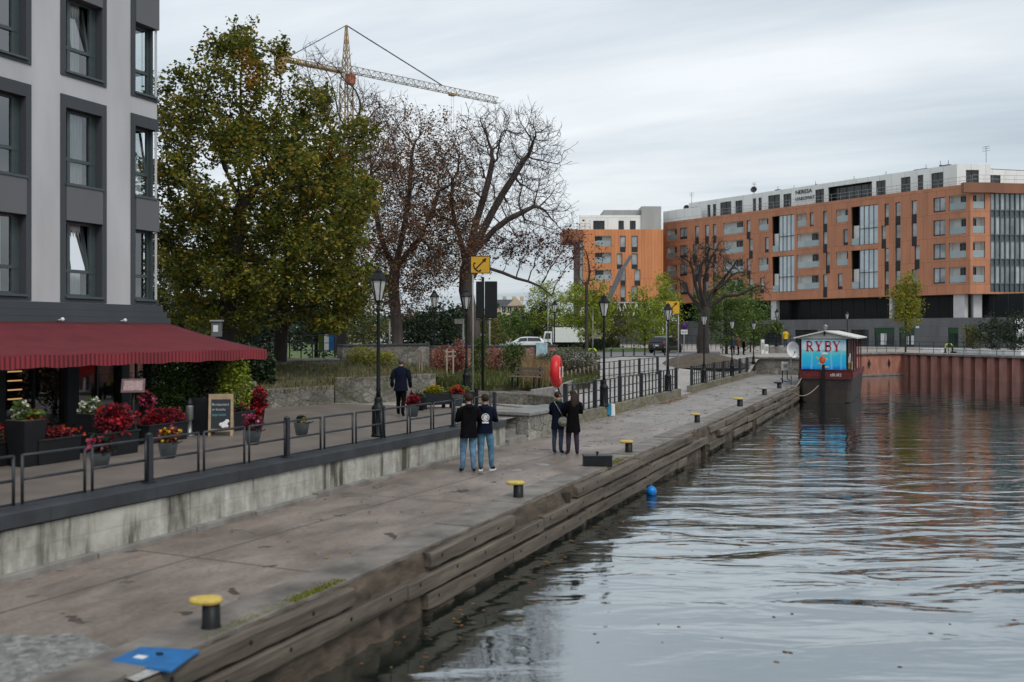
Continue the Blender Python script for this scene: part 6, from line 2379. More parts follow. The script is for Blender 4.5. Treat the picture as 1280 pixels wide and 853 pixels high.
# her friend's shoulder bag: hangs at the hip, strap over the shoulder
bag = thing('shoulder_bag', 'pale grey shoulder bag hanging at the hip of the short haired woman', 'bag', pc, CAMR + R(-25))
mb = MB()
mb.ball((.20, -.10, .86), (.15, .07, .135), 14, 10)
mb.ball((.20, -.155, .84), (.075, .03, .06), 10, 6)
mb.build('bag_body', m_bag, bag, local=True, smooth=True)
mb = MB()
mb.tube([(.20, -.10, .97), (.10, -.155, 1.18), (-.05, -.12, 1.38), (-.12, .0, 1.43), (-.06, .13, 1.3), (.12, .14, 1.1), (.26, .02, .95)], .012, 6)
mb.build('strap', m_bag, bag, local=True)

pe = on(501, 521, .668)
walk = {-1: ((.09, 0, .90), (.10, .16, .53), (.10, .10, .13), (.115, .26, .07)), 1: ((.09, 0, .90), (.10, -.04, .49), (.10, -.22, .13), (.115, -.08, .035))}
man3, _ = person('man in dark navy jacket and black trousers walking away on the terrace', pe, CAMR + R(-6), 1.74, legs=walk, arms={-1: ((.18, 0, 1.41), (.26, -.06, 1.15), (.27, .02, .90)), 1: ((.18, 0, 1.41), (.27, -.02, 1.14), (.29, .06, .88))},
                 coat=dict(mat=m_navy, hem=.78, flare=.172), trousers=m_blackcloth, shoes=m_shoe, hair=(m_greyhair, 'short'), lean=.08)
bg = thing('carrier_bag', 'dark carrier bag held in the walking man\'s right hand', 'bag', pe, CAMR + R(-6))
mb = MB(); mb.obox((.305, .10, .56), (.10, .26, .30), 0, 0, taper=.75); mb.tube([(.305, .05, .70), (.30, .09, .83), (.305, .15, .70)], .01, 5); mb.build('bag_body', m_blackcloth, bg, local=True, bevel=.02)

# small figures on the upper quay
def far_person(label, u, v, Y, coatm, trm, h=1.72, rz=0.0, z=None):
    p = at(u, v, Y)
    if z is not None: p.z = z
    return person(label, p, CAMR + rz, h, coat=dict(mat=coatm, hem=.78, flare=.16), trousers=trm, hair=(m_brownhair, 'short'))


m_hiy = M('yellow_jacket', (.62, .40, .01), .7, .15, 8)
m_maroon = M('maroon_cloth', (.12, .02, .025), .8, .2, 8)
m_teal = M('teal_cloth', (.01, .03, .04), .8, .2, 8)
far_person('person in a yellow jacket on the ramp above the boat roof', 982, 432, 95, m_hiy, m_darkdenim, z=1.75)
far_person('person in dark teal clothes standing behind the far street lamp', 916, 441, 87, m_teal, m_blackcloth, rz=R(160), z=1.15)
far_person('person in maroon jacket on the upper quay, beside the dark teal one', 923, 441, 87, m_maroon, m_blackcloth, rz=R(60), z=1.15)
far_person('short person in black, rightmost of the small group on the upper quay', 929.5, 441, 87.5, m_blackcloth, m_blackcloth, 1.45, rz=R(-80), z=1.15)
mb = MB(); a, b_ = at(962, 436, 96), at(992, 436, 96)
mb.hexa([(a.x, a.y, 1.1), (b_.x, b_.y, 1.1), (b_.x - .8, b_.y + 2.2, 1.1), (a.x - .8, a.y + 2.2, 1.1), (a.x, a.y, 1.73), (b_.x, b_.y, 1.73), (b_.x - .8, b_.y + 2.2, 1.73), (a.x - .8, a.y + 2.2, 1.73)])
tag(mb.build('ramp', m_edge), kind='structure')
thin_rail((a.x, a.y), (b_.x, b_.y), 1.73, 'dark railing of the raised ramp above the satellite dish', step=.5)
# ================================================================= street lamps
m_lglass = M('lantern_glass', (.55, .56, .54), .25, .15, 9)
LH = 4.10
lamp = thing('street_lamp', 'tall black street lamp with pale lantern at the terrace railing, nearest of all', 'street lamp', (0, 0, 0), 0, 'old style street lamps')
mb = MB()
mb.lathe([(.175, 0), (.175, .05), (.15, .07), (.145, .62), (.165, .66), (.16, .72), (.12, .76), (.085, .84), (.10, .90), (.07, .96)], 12)
for k in range(8):
    a = k * math.pi / 4
    mb.tube([(.15 * math.cos(a), .15 * math.sin(a), .08), (.145 * math.cos(a), .145 * math.sin(a), .62)], .014, 5)
mb.build('pedestal', m_black, lamp)
mb = MB()
mb.lathe([(.058, .95), (.052, 1.1), (.06, 1.14), (.05, 1.2), (.044, 2.0), (.036, 3.0), (.055, 3.04), (.055, 3.08), (.034, 3.12), (.032, 3.2), (.075, 3.24), (.06, 3.27)], 10)
mb.build('post', m_black, lamp)
fr = MB()
r0, r1, z0, z1 = .085, .20, 3.27, 3.76
hexp = lambda r, z: [(r * math.cos(k * math.pi / 3 + .3), r * math.sin(k * math.pi / 3 + .3), z) for k in range(6)]
lo, hi = hexp(r0, z0), hexp(r1, z1)
for k in range(6):
    fr.bar(lo[k], hi[k], .022, .022); fr.bar(hi[k], hi[(k + 1) % 6], .028, .035); fr.bar(lo[k], lo[(k + 1) % 6], .022, .022)
    fr.tube([hi[k], (hi[k][0] * 1.12, hi[k][1] * 1.12, z1 + .05)], [.02, .012], 5)
fr.build('lantern_frame', m_black, lamp)
gl = MB(); lo2, hi2 = hexp(r0 - .008, z0 + .01), hexp(r1 - .012, z1 - .01)
for k in range(6): gl.face([lo2[k], lo2[(k + 1) % 6], hi2[(k + 1) % 6], hi2[k]])
gl.build('lantern_glass', m_lglass, lamp)
cp = MB(); cp.lathe([(.225, 3.765), (.20, 3.80), (.12, 3.92), (.10, 3.94), (.105, 3.98), (.05, 4.03), (.02, 4.06), (.025, 4.08), (0, 4.10)], 6, rot=.3, smooth=False); cp.build('lantern_cap', m_black, lamp)


def lamp_at(u, x, zb, vtop, label, first=False):
    k = (u - 640) / F; Y = (x - CX) / (k * CA - SA)
    p = at(u, 415, Y); p.z = zb
    s = (EYE + (HZ - vtop) * Y / F - zb) / LH
    if first:
        lamp.location = p; lamp.scale = (s,) * 3; return
    clone(lamp, p, random.uniform(0, 1), label, s)


def lamp_Y(u, Y, zb, vtop, label):
    p = at(u, 415, Y); p.z = zb
    clone(lamp, p, random.uniform(0, 1), label, (EYE + (HZ - vtop) * Y / F - zb) / LH)


lamp_at(473, -4.82, .775, 333, None, True)
lamp_Y(583, 41.0, .68, 360, 'black street lamp just left of the black display box on its pole')
lamp_Y(543, 53.5, .72, 362, 'black street lamp behind the red creepers and the brick wall')
lamp_at(755, -4.22, .40, 367, 'black street lamp rising from the fence beside the lifebuoy')
lamp_at(835, -4.24, .40, 378, 'black street lamp in front of the second anchor sign')
lamp_at(880, -4.36, .36, 388, 'black street lamp in front of the pollard tree trunk')
lamp_at(915, -4.40, .36, 396, 'black street lamp on the far fence before the small group of people')
lamp_at(942, -4.45, .36, 399, 'black street lamp at the far end of the quay fence')
lamp_Y(693, 78, .98, 375, 'distant black street lamp left of the lime tree, above the lifebuoy')
lamp_Y(1059, 101, 1.2, 389, 'distant black street lamp on the far quay right of the boat')
lamp_Y(971, 100, 1.15, 386, 'distant black street lamp left of the boat, before the dark recess')

# ================================================================= signs
def anchor_mark(mb, o, ex, ey, en, s, mi=0):
    o, ex, ey, en = Vector(o), Vector(ex), Vector(ey), Vector(en)
    def q(a, b): return o + ex * a * s + ey * b * s + en * .012
    def br(a, b, w): mb.bar(q(*a), q(*b), w * s, .012, mi, up=en)
    br((.72, .78), (.27, .26), .055)                  # shank
    br((.62, .80), (.76, .68), .06)                   # stock
    mb.lathe([(.055 * s, -.006), (.055 * s, .006), (.02 * s, .006)], 10, q(.745, .81), mi, mtx=Matrix((ex, ey, en)).transposed())
    pts = [(.20, .62), (.165, .5), (.175, .38), (.24, .25), (.33, .16), (.43, .13), (.53, .16)]
    for a, b in zip(pts[:-1], pts[1:]): br(a, b, .055)
    br((.20, .62), (.24, .55), .07); br((.53, .16), (.47, .20), .07)


def anchor_sign(label, u0, u1, v0, v1, Y, zb, poles):
    p = at((u0 + u1) / 2, v1, Y)
    t = thing('anchor_sign', label, 'sign', (p.x, p.y, zb), 0, 'yellow anchor signs')
    ex, en = Vector((CA, SA, 0)), Vector((SA, -CA, 0))
    w, h = (u1 - u0) * Y / F, (v1 - v0) * Y / F
    o = at(u0, v1, Y)
    mb = MB(); mb.prism([(0, 0), (w, 0), (w, h), (0, h)], o, ex, (0, 0, 1), en, -.03, .0); mb.build('sign_plate', m_sign, t)
    mb = MB(); b = .035 * w
    for q in ([(0, 0), (w, 0), (w, b), (0, b)], [(0, h - b), (w, h - b), (w, h), (0, h)], [(0, b), (b, b), (b, h - b), (0, h - b)], [(w - b, b), (w, b), (w, h - b), (w - b, h - b)]):
        mb.prism(q, o, ex, (0, 0, 1), en, .001, .006)
    anchor_mark(mb, o, ex, Vector((0, 0, 1)) * (h / w), en, w)
    mb.build('anchor_emblem', m_black, t)
    for f in poles:
        q = o + ex * (f * w) - en * .07
        mb = MB(); mb.tube([(q.x, q.y, zb), (q.x, q.y, o.z + h * .9)], .038, 8); mb.build('post', m_pole, t)
    return t


anchor_sign('yellow anchor sign on a pale pole above the black display box', 588, 613, 320, 342, 42.5, .7, [.12])
anchor_sign('smaller yellow anchor sign on two pale poles behind a street lamp', 832, 850, 376, 393, 66, .7, [.08, .9])
# black display box on its pole, seen from behind
p = on(603.5, 490.5, .68)
t = thing('display_box', 'big black two part display box on a black pole, seen from behind', 'display', p)
Yp = 40.6
ex, en = Vector((CA, SA, 0)), Vector((SA, -CA, 0))
mb = MB(); mb.tube([p, (p.x, p.y, EYE + (HZ - 345) * Yp / F)], .062, 10); mb.build('pole', m_black, t)
zc0, zc1 = EYE + (HZ - 398) * Yp / F, EYE + (HZ - 352) * Yp / F
for a, c, m_, nm_ in ((595, 605, .06, 'narrow_case'), (606, 621.5, .14, 'wide_case')):
    o = at(a, 398, Yp); w = (c - a) * Yp / F
    mb = MB(); mb.prism([(0, 0), (w, 0), (w, zc1 - zc0), (0, zc1 - zc0)], o, ex, (0, 0, 1), en, -.25, m_)
    mb.build(nm_, m_black, t, bevel=.02)
mb = MB(); o = at(603.5, 400, Yp); mb.bar(o - ex * .3, o + ex * .35, .08, .06); mb.build('bracket', m_dark, t)

# no stopping sign with a white plate
p = at(855, 443, 80); p.z = .98
t = thing('no_stopping_sign', 'round blue no stopping sign with red rim above a white plate', 'sign', p)
mb = MB(); zt = EYE + (HZ - 402.5) * 80 / F; mb.tube([p, (p.x, p.y, zt)], .035, 8); mb.build('post', m_pole, t)
c = at(855, 407.5, 80) + en * .05
mt3 = Matrix((ex, Vector((0, 0, 1)), en)).transposed()
mb = MB(); mb.lathe([(0, 0), (.29, 0), (.29, .015), (0, .016)], 24, c, mtx=mt3); mb.build('sign_disc', M('sign_blue', (.02, .03, .22), .45, .1, 3), t)
mb = MB()
for k in range(24):
    a, b_ = k * math.pi / 12, (k + 1) * math.pi / 12
    mb.bar(c + en * .022 + ex * .27 * math.cos(a) + Vector((0, 0, .27 * math.sin(a))), c + en * .022 + ex * .27 * math.cos(b_) + Vector((0, 0, .27 * math.sin(b_))), .05, .01, up=en)
for s in (-1, 1): mb.bar(c + en * .022 - ex * .18 - Vector((0, 0, .18 * s)), c + en * .022 + ex * .18 + Vector((0, 0, .18 * s)), .05, .01, up=en)
mb.build('sign_rim', m_maroon if 'm_maroon' in globals() else m_red, t)
o = at(851, 418, 80) + en * .05
mb = MB(); mb.prism([(0, 0), (.53, 0), (.53, .36), (0, .36)], o, ex, (0, 0, 1), en, 0, .02); mb.build('sign_plate', m_white, t)
mb = MB()
for i, w in enumerate((.10, .08, .12)): mb.prism([(.08 + i * .13, .14), (.08 + i * .13 + w, .14), (.08 + i * .13 + w * .8, .22), (.08 + i * .13 + .02, .22)], o, ex, (0, 0, 1), en, .022, .03)
mb.build('truck_symbol', m_green, t)

for lab, u, v0, v1, Y, r in (('pale tall pole between the lifebuoy lamp and the lime trees', 741, 385, 436, 96, .06), ('thin white pole behind the pollard tree, beside the far lamps', 903, 377, 434, 92, .06), ('pale pole right of the black sign pole, before the park trees', 612, 372, 430, 66, .06), ('thin pale pole standing on the right edge of the lime tree by the lorry', 685, 372, 428, 100, .05), ('pale pole with a small arm behind the brick wall, left of the ivy', 579, 400, 430, 62, .07), ('white pole left of the brown tree trunk behind the upper wall', 487, 402, 430, 66, .06)):
    a = at(u, v0, Y); g0 = 1.1 if Y > 80 else .75
    t = thing('pole', lab, 'pole', (a.x, a.y, g0))
    mb = MB(); mb.tube([(a.x, a.y, g0), (a.x, a.y, a.z)], [r, r * .8], 8); mb.build('shaft', m_pole, t)
    mb = MB(); mb.lathe([(r, 0), (r * 1.3, .03), (0, .06)], 8, (a.x, a.y, a.z))
    if 'arm' in lab: mb.bar((a.x, a.y, a.z - .1), (a.x - .5, a.y - .2, a.z - .1), .08, .3)
    mb.build('cap', m_pole, t)
a = at(818, 402, 108)
t = thing('round_sign', 'grey back of a round road sign left of the black car', 'sign', (a.x, a.y, 1.1))
mb = MB(); mb.tube([(a.x, a.y, 1.1), (a.x, a.y, a.z + .3)], .05, 8); mb.build('post', m_pole, t)
mb = MB(); mb.lathe([(0, 0), (.36, 0), (.36, .02), (0, .02)], 20, a + en * .06, mtx=mt3); mb.build('sign_disc', m_pole, t)

# ================================================================= road bollards
bol = thing('road_bollard', 'slim black road bollards along the paved road edge', 'bollard', (0, 0, 0), 0, 'black road bollards')
mb = MB(); mb.lathe([(.09, 0), (.09, .08), (.06, .12), (.055, .78), (.075, .82), (.05, .88), (0, .92)], 10); mb.build('shaft', m_black, bol)
mb = MB(); mb.lathe([(.062, .66), (.062, .74)], 10); mb.build('band', m_pole, bol)
names = ['black road bollard right behind the lamp by the lifebuoy', 'second black road bollard from the lamp by the lifebuoy', 'third black road bollard, midway to the black car', 'black road bollard just left of the black car', 'black road bollard in front of the black car', 'black road bollard in front of the lamp before the second anchor sign']
for i, u in enumerate((764, 779, 792.5, 806, 818, 831)):
    p = on(u, 447.2, 1.02); p.z = gz(p.x, p.y) + .05
    if i == 0: bol.location = p; bol['label'] = names[0]
    else: clone(bol, p, 0, names[i])

# ================================================================= mooring bollards
mo = thing('mooring_bollard', 'x', 'bollard', (0, 0, 0), 0, 'mooring bollards along the quay edge')
mb = MB(); mb.lathe([(.125, 0), (.115, .02), (.098, .05), (.095, .27)], 16); mb.build('shaft', m_black, mo)
mb = MB()
pl = [(.12 * math.cos(a) * (1 if math.cos(a) > 0 else 2.0), .12 * math.sin(a)) for a in np.linspace(0, 2 * math.pi, 28, endpoint=False)]
mb.prism(pl, (-.0, 0, .265), (1, 0, 0), (0, 1, 0), (0, 0, 1), 0, .065)
mb.build('cap', m_yellow, mo, bevel=.03)
mb = MB(); mb.box(-.2, .2, -.2, .2, 0.002, .022); mb.build('base_plate', m_steel, mo, bevel=.006)
mm = [((264, 788, .0), 'yellow capped mooring bollard nearest the camera, beside the blue hatch cover'), ((648, 624, 0), 'yellow capped mooring bollard on the quay in front of the two men'), ((786, 567, 0), 'yellow capped mooring bollard beside the black dock box'),
      ((871.5, 529, 0), 'yellow capped mooring bollard below the far lamp, fourth from the camera'), ((925, 509, 0), 'yellow capped mooring bollard below the far fence, fifth from the camera'), ((955.5, 494.5, 0), 'pale capped mooring bollard, second nearest to the boat'), ((974, 486.5, 0), 'dark capped mooring bollard on the quay nearest to the boat')]
for i, (q, lab) in enumerate(mm):
    p = on(*q)
    if i == 0: mo.location = p; mo.rotation_euler = (0, 0, R(25)); mo['label'] = lab; mo.scale = (1, 1, 1.08)
    else:
        c = clone(mo, p, R(25), lab, (1.0, 1.0, 1.05) if i < 4 else (1.25, 1.25, 1.2))
        if i >= 5:
            for ch in c.children:
                if ch.name.startswith('cap'):
                    ch.data = ch.data.copy(); ch.data.materials[0] = m_pole if i == 5 else m_black

# dock box
p = on(748, 585, 0)
t = thing('dock_box', 'low black box with a small knob on the quay near the edge', 'box', p, ANG + R(4))
mb = MB(); mb.obox((0, .17, .14), (.66, .36, .25)); mb.build('box_body', m_black, t, local=True, bevel=.012)
mb = MB(); mb.obox((0, .17, .275), (.69, .39, .025)); mb.build('lid', m_dark, t, local=True, bevel=.006)
mb = MB(); mb.lathe([(.02, 0), (.02, .03), (.04, .045), (.035, .07), (0, .08)], 10, (0, .17, .287)); mb.build('knob', m_black, t, local=True)
mb = MB()
for s in (-.27, .27): mb.obox((s, .17, .008), (.08, .34, .016))
mb.build('runner', m_wood, t, local=True)

# blue hatch cover
cs = [on(136, 826, .035), on(176, 808, .035), on(250, 812, .035), on(213, 838, .035)]
cen = sum(cs, Vector()) / 4
t = thing('hatch_cover', 'blue painted flat hatch cover with small white label on the quay corner', 'hatch cover', (cen.x, cen.y, .0))
mb = MB(); mb.hexa([(c.x, c.y, .003) for c in cs] + [(c.x, c.y, .035) for c in cs]); mb.build('cover', m_blue, t, bevel=.008)
mb = MB(); q = cs[0].lerp(cs[2], .42); e1 = (cs[3] - cs[0]).normalized(); e2 = (cs[1] - cs[0]).normalized()
mb.hexa([tuple(q + e1 * a - e2 * b_ + Vector((0, 0, z))) for z in (.001, .006) for a, b_ in ((-.1, .1), (.02, .1), (.02, .02), (-.1, .02))])
mb.build('label_plate', m_white, t)
mb = MB(); q = cs[0].lerp(cs[2], .55); mb.lathe([(.035, 0), (.03, .012), (0, .014)], 10, q); mb.bar(q - e1 * .04, q + e1 * .04, .015, .03); mb.build('handle', m_black, t)
mb = MB()
wp = [on(113, 833, .0), on(160, 834, 0), on(207, 838, 0), on(170, 853, 0), on(150, 846, 0), on(135, 838, 0)]
mb.face([(w.x, w.y, .008) for w in wp]); tag(mb.build('paint_patch', M('worn_white_paint', (.5, .5, .48), .6, .3, 9, col2=(.24, .23, .21))), kind='structure')

# floating ball
p = on(804, 619, WZ) + Vector((.20, .05, 0))
t = thing('float_ball', 'bright blue ball float on the water beside the timbers', 'buoy', (p.x, p.y, WZ + .10))
mb = MB(); mb.ball((p.x, p.y, WZ + .10), .135, 20, 14); mb.build('ball', M('float_blue', (.0, .20, .62), .3, .05, 3), t, smooth=True)
mb = MB(); mb.tube([(p.x, p.y, WZ + .22), (p.x - .02, p.y, WZ + .26)], .02, 6); mb.build('eyelet', m_blue, t)

# lifebuoy on its post
yl = yon(695.5, -4.55)
p = Vector((-4.55, yl, 0.35))
t = thing('lifebuoy_stand', 'red lifebuoy case with white label on a pale post behind the two women', 'lifebuoy', p)
zc = EYE + (HZ - 466) * 32.6 / F
mb = MB()
ca = R(102)
dx, dy = math.cos(ca), math.sin(ca)
prof = []
TH = 40
for i in range(TH):
    a = 2 * math.pi * i / TH
    prof.append(p + Vector((dx * .38 * math.cos(a), dy * .38 * math.cos(a), zc - p.z + .40 * math.sin(a))))
rings = []
nn = Vector((-dy, dx, 0))
for i in range(TH):
    a = 2 * math.pi * i / TH
    rad = Vector((dx * math.cos(a), dy * math.cos(a), math.sin(a)))
    rings.append([mb.bm.verts.new(prof[i] + rad * .155 * math.cos(b_) + nn * .165 * math.sin(b_)) for b_ in np.linspace(0, 2 * math.pi, 14, endpoint=False)])
for i in range(TH):
    for k in range(14): mb.bm.faces.new((rings[i][k], rings[i][(k + 1) % 14], rings[(i + 1) % TH][(k + 1) % 14], rings[(i + 1) % TH][k])).smooth = True
mb.build('ring', m_red, t)
mb = MB()
c0 = Vector((p.x, p.y, zc))
en_l = -nn if nn.dot(Vector((CX, 0, 0)) - p) < 0 else nn
mb.prism([(-.30, -.30), (.30, -.30), (.36, 0), (.30, .30), (-.30, .30), (-.36, 0)], c0, Vector((dx, dy, 0)), (0, 0, 1), en_l, -.06, .10)
mb.build('ring_case', m_red, t)
mb = MB(); 
for sg in (-1, 1):
    q = c0 + Vector((dx, dy, 0)) * (.37 * sg)
    mb.prism([(-.10, -.20), (.12, -.20), (.12, .16), (-.10, .16)], q, Vector((dx, dy, 0)), (0, 0, 1), en_l, .16, .172)
mb.build('label_panel', m_white, t)
mb = MB()
for sg in (-1, 1):
    q = c0 + Vector((dx, dy, 0)) * (.37 * sg)
    mb.prism([(0, -.16), (.03, -.16), (.03, .10), (0, .10)], q, Vector((dx, dy, 0)), (0, 0, 1), en_l, .173, .178)
mb.build('label_text', m_dark, t)
mb = MB(); mb.tube([p, (p.x, p.y, zc - .45)], .045, 8); mb.tube([(p.x, p.y, zc - .5), (p.x, p.y, zc + .3)], .03, 8); mb.build('post', m_white, t)
mb = MB(); mb.tube([(p.x + .05, p.y, zc - .55), (p.x + .12, p.y + .05, zc - .75), (p.x + .02, p.y, zc - .9)], .025, 6); mb.build('rope', m_black, t)

# blue and white waste sack at the low wall
p = on(766, 521, 0)
t = thing('waste_bag', 'blue and white paper sack on the low wall under the fence', 'bag', p)
mb = MB(); mb.obox((p.x - .06, p.y + .1, .24), (.24, .2, .46), .3, 0, taper=.85); mb.build('sack', m_white, t, bevel=.03)
mb = MB(); mb.obox((p.x - .14, p.y + .02, .27), (.16, .18, .44), .3, 0); mb.build('blue_side', M('sack_blue', (.03, .22, .35), .6, .2, 5), t, bevel=.02)

# ================================================================= bench
def bench(label, p, rz, w=1.5):
    t = thing('park_bench', label, 'bench', p, rz)
    mb = MB()
    for i in range(3): mb.obox((0, -.2 + i * .16, .45), (w, .13, .04))
    mb.build('seat', m_wood, t, local=True)
    mb = MB()
    for i in range(2): mb.obox((0, .24 + i * .04, .62 + i * .17), (w, .035, .13))
    mb.build('backrest', m_wood, t, local=True)
    for s in (-1, 1):
        mb = MB(); x = s * (w / 2 - .18)
        mb.bar((x, -.2, 0), (x, -.2, .43), .06, .05); mb.bar((x, .18, 0), (x, .30, .88), .06, .05); mb.bar((x, -.22, .42), (x, .2, .42), .06, .04)
        mb.build('leg', m_black, t, local=True)


bench('dark wooden park bench before the ornamental grasses', at(657, 484, 43.6), ANG + R(-35))

# ================================================================= A-board
p = on(276.5, 544.5, .668)
yaw = ANG + R(10)
t = thing('chalk_board', 'wooden framed chalkboard sandwich sign beside the red flowers', 'sign', p, yaw)
tl = Matrix.Rotation(R(-9), 3, 'X')
def ab(x, y, z): 
    return tl @ Vector((x, y, z)) + Vector((0, -.16, 0))
W_, H_ = .52, 1.0
mb = MB()
for a, b_ in (((-W_ / 2, 0, 0), (-W_ / 2, 0, H_)), ((W_ / 2, 0, 0), (W_ / 2, 0, H_))): mb.bar(ab(*a), ab(*b_), .06, .035)
mb.bar(ab(-W_ / 2 - .03, 0, H_ - .04), ab(W_ / 2 + .03, 0, H_ - .04), .035, .13); mb.bar(ab(-W_ / 2, 0, .14), ab(W_ / 2, 0, .14), .035, .07)
for s in (-1, 1): mb.bar((s * W_ / 2, .2, 0), tuple(ab(s * W_ / 2, .02, H_ - .03)), .05, .035)
mb.build('frame', M('pale_wood', (.36, .27, .17), .7, .25, 6), t, local=True)
mb = MB(); c = [ab(-W_ / 2 + .02, -.004, .16), ab(W_ / 2 - .02, -.004, .16), ab(W_ / 2 - .02, -.004, H_ - .1), ab(-W_ / 2 + .02, -.004, H_ - .1)]
d_ = tl @ Vector((0, .02, 0)); mb.hexa([c[0], c[1], c[1] + d_, c[0] + d_, c[3], c[2], c[2] + d_, c[3] + d_]); mb.build('board', M('slate_board', (.014, .02, .026), .6, .2, 3), t, local=True)
m_chalk = M('chalk', (.45, .47, .48), .9, .3, 30)
m_chalkb = M('blue_chalk', (.12, .32, .36), .9, .3, 30)
rotm = Matrix.Rotation(yaw, 3, 'Z')
for body, sz, z, m_ in (('Restaurant', .092, .74, m_chalk), ('w hotelu', .09, .62, m_chalk), ('zaprasza', .098, .49, m_chalkb)):
    o = text_mesh('chalk_text', body, sz, m_, None, ab(-W_ / 2 + .05, -.012, z), (1, 0, 0), tl @ Vector((0, 0, 1)), tl @ Vector((0, -1, 0)), .003)
    o.parent = t
mb = MB()
for a, b_, r_ in ((.02, .28, .06), (.10, .30, .07), (.15, .36, .055), (.06, .23, .05), (.14, .24, .05)): mb.ball(ab(a, -.012, b_), (r_, .006, r_ * .8), 12, 6)
mb.build('chalk_drawing', m_white, t, local=True)

# ash stand, menu stand, black cabinet
p = on(237, 545, .668)
t = thing('ash_stand', 'narrow silver outdoor ash stand with a peaked top', 'ashtray', p)
mb = MB(); mb.lathe([(.13, 0), (.13, .03), (.06, .05), (.06, .38), (.095, .40), (.095, .72), (.10, .74)], 12, p); mb.build('column', m_steel, t)
mb = MB(); mb.lathe([(.10, .745), (.10, .78), (.02, .92), (0, .93)], 12, p); mb.build('cap', m_black, t)
p = on(252, 545, .668) + Vector((-.2, .25, 0))
t = thing('black_cabinet', 'plain matt black cabinet standing between ash stand and chalkboard', 'cabinet', p, ANG)
mb = MB(); mb.obox((0, 0, .45), (.5, .4, .9)); mb.build('cabinet_body', m_black, t, local=True, bevel=.015)
mb = MB(); mb.obox((0, -.205, .45), (.44, .012, .8)); mb.build('door', m_black, t, local=True, bevel=.004)
p = on(182, 562, .668) + Vector((-.9, .6, 0))
t = thing('menu_stand', 'menu stand with slanted framed panel above the red flowers', 'stand', p, ANG + R(15))
mb = MB(); mb.tube([(0, 0, 0), (0, 0, 1.25)], .03, 8); mb.lathe([(.2, 0), (.2, .02), (.03, .04)], 14); mb.build('post', m_black, t, local=True)
mb = MB(); mm_ = Matrix.Rotation(R(-35), 3, 'X'); mb.obox((0, -.02, 1.32), (.5, .03, .36), 0, 0, mat=mm_); mb.build('panel', M('menu_panel', (.10, .05, .06), .4, .3, 8), t, local=True)
mb = MB(); mb.obox((0, -.04, 1.325), (.40, .012, .26), 0, 0, mat=mm_); mb.build('menu_sheet', M('menu_sheet_paper', (.30, .2, .2), .6, .4, 30), t, local=True)

# ================================================================= planters and flowers
m_plant = M('anthracite_planter', (.009, .010, .012), .5, .2, 4, spec=.3)
m_zinc = M('zinc_bucket', (.22, .245, .25), .5, .2, 6, metal=.3)
m_fred = M_leaf('red_petal', [(0, (.22, .004, .012)), (.6, (.45, .012, .03)), (1, (.6, .06, .06))], .6, None, .3)
m_forange = M_leaf('orange_red_petal', [(0, (.45, .03, .01)), (1, (.65, .10, .03))], .6, None, .3)
m_fpink = M_leaf('pink_petal', [(0, (.35, .02, .08)), (.7, (.6, .08, .2)), (1, (.7, .4, .45))], .6, None, .3)
m_fwhite = M_leaf('white_petal', [(0, (.40, .42, .34)), (.7, (.62, .63, .55)), (1, (.66, .60, .35))], .6, None, .3)
m_fyel = M_leaf('yellow_petal', [(0, (.55, .28, .01)), (1, (.7, .5, .04))], .6, None, .3)
m_fdark = M_leaf('dark_red_leaf', [(0, (.05, .01, .015)), (.7, (.14, .02, .03)), (1, (.25, .05, .05))], .6, None, .2)


def flowers(parent, c, rad, nl, nf, fm, seed, lm=None, fs=.065, name='flowers'):
    c = np.array(c, float)
    g = np.random.default_rng(seed)
    n0 = nl; lm = lm or m_dgreen
    L = blob_pts([(c, rad)] + [(c + g.uniform(-.8, .8, 3) * np.array(rad), tuple(np.array(rad) * .45)) for _ in range(5)], int(nl * 1.5), seed, .2)
    leaves_mesh('foliage', L, .085, lm, parent, seed)
    d = g.normal(size=(nf, 3)); d /= np.linalg.norm(d, axis=1)[:, None]
    cl = c + g.normal(0, .30, (9, 3)) * np.array(rad)
    cen = cl[g.integers(0, 9, nf)] + d * np.array(rad) * g.uniform(.45, .85, (nf, 1))
    P = np.repeat(cen, 5, 0) + g.normal(0, .016, (nf * 5, 3))
    leaves_mesh(name, P, fs, fm, parent, seed + 1, aspect=.8)


def tall_planter(label, u0, u1, v0, v1, zt=None):
    p = on((u0 + u1) / 2, v1, .668)
    Y = F * (EYE - .668) / (v1 - HZ)
    w = (u1 - u0) * Y / F * .80; h = (v1 - v0) * Y / F * .97
    p = p + Vector((-.15, .12, 0))
    t = thing('tall_planter', label, 'planter', p, 0)
    mb = MB(); m = Matrix.Identity(3)
    b = w * .36; a = w * .5
    mb.hexa([(-b, -b, 0), (b, -b, 0), (b, b, 0), (-b, b, 0), (-a, -a, h), (a, -a, h), (a, a, h), (-a, a, h)]); mb.build('pot', m_plant, t, local=True, bevel=.012)
    mb = MB(); mb.box(-a * .9, a * .9, -a * .9, a * .9, h - .02, h + .006); mb.build('soil', m_soil, t, local=True)
    return t, p, w, h


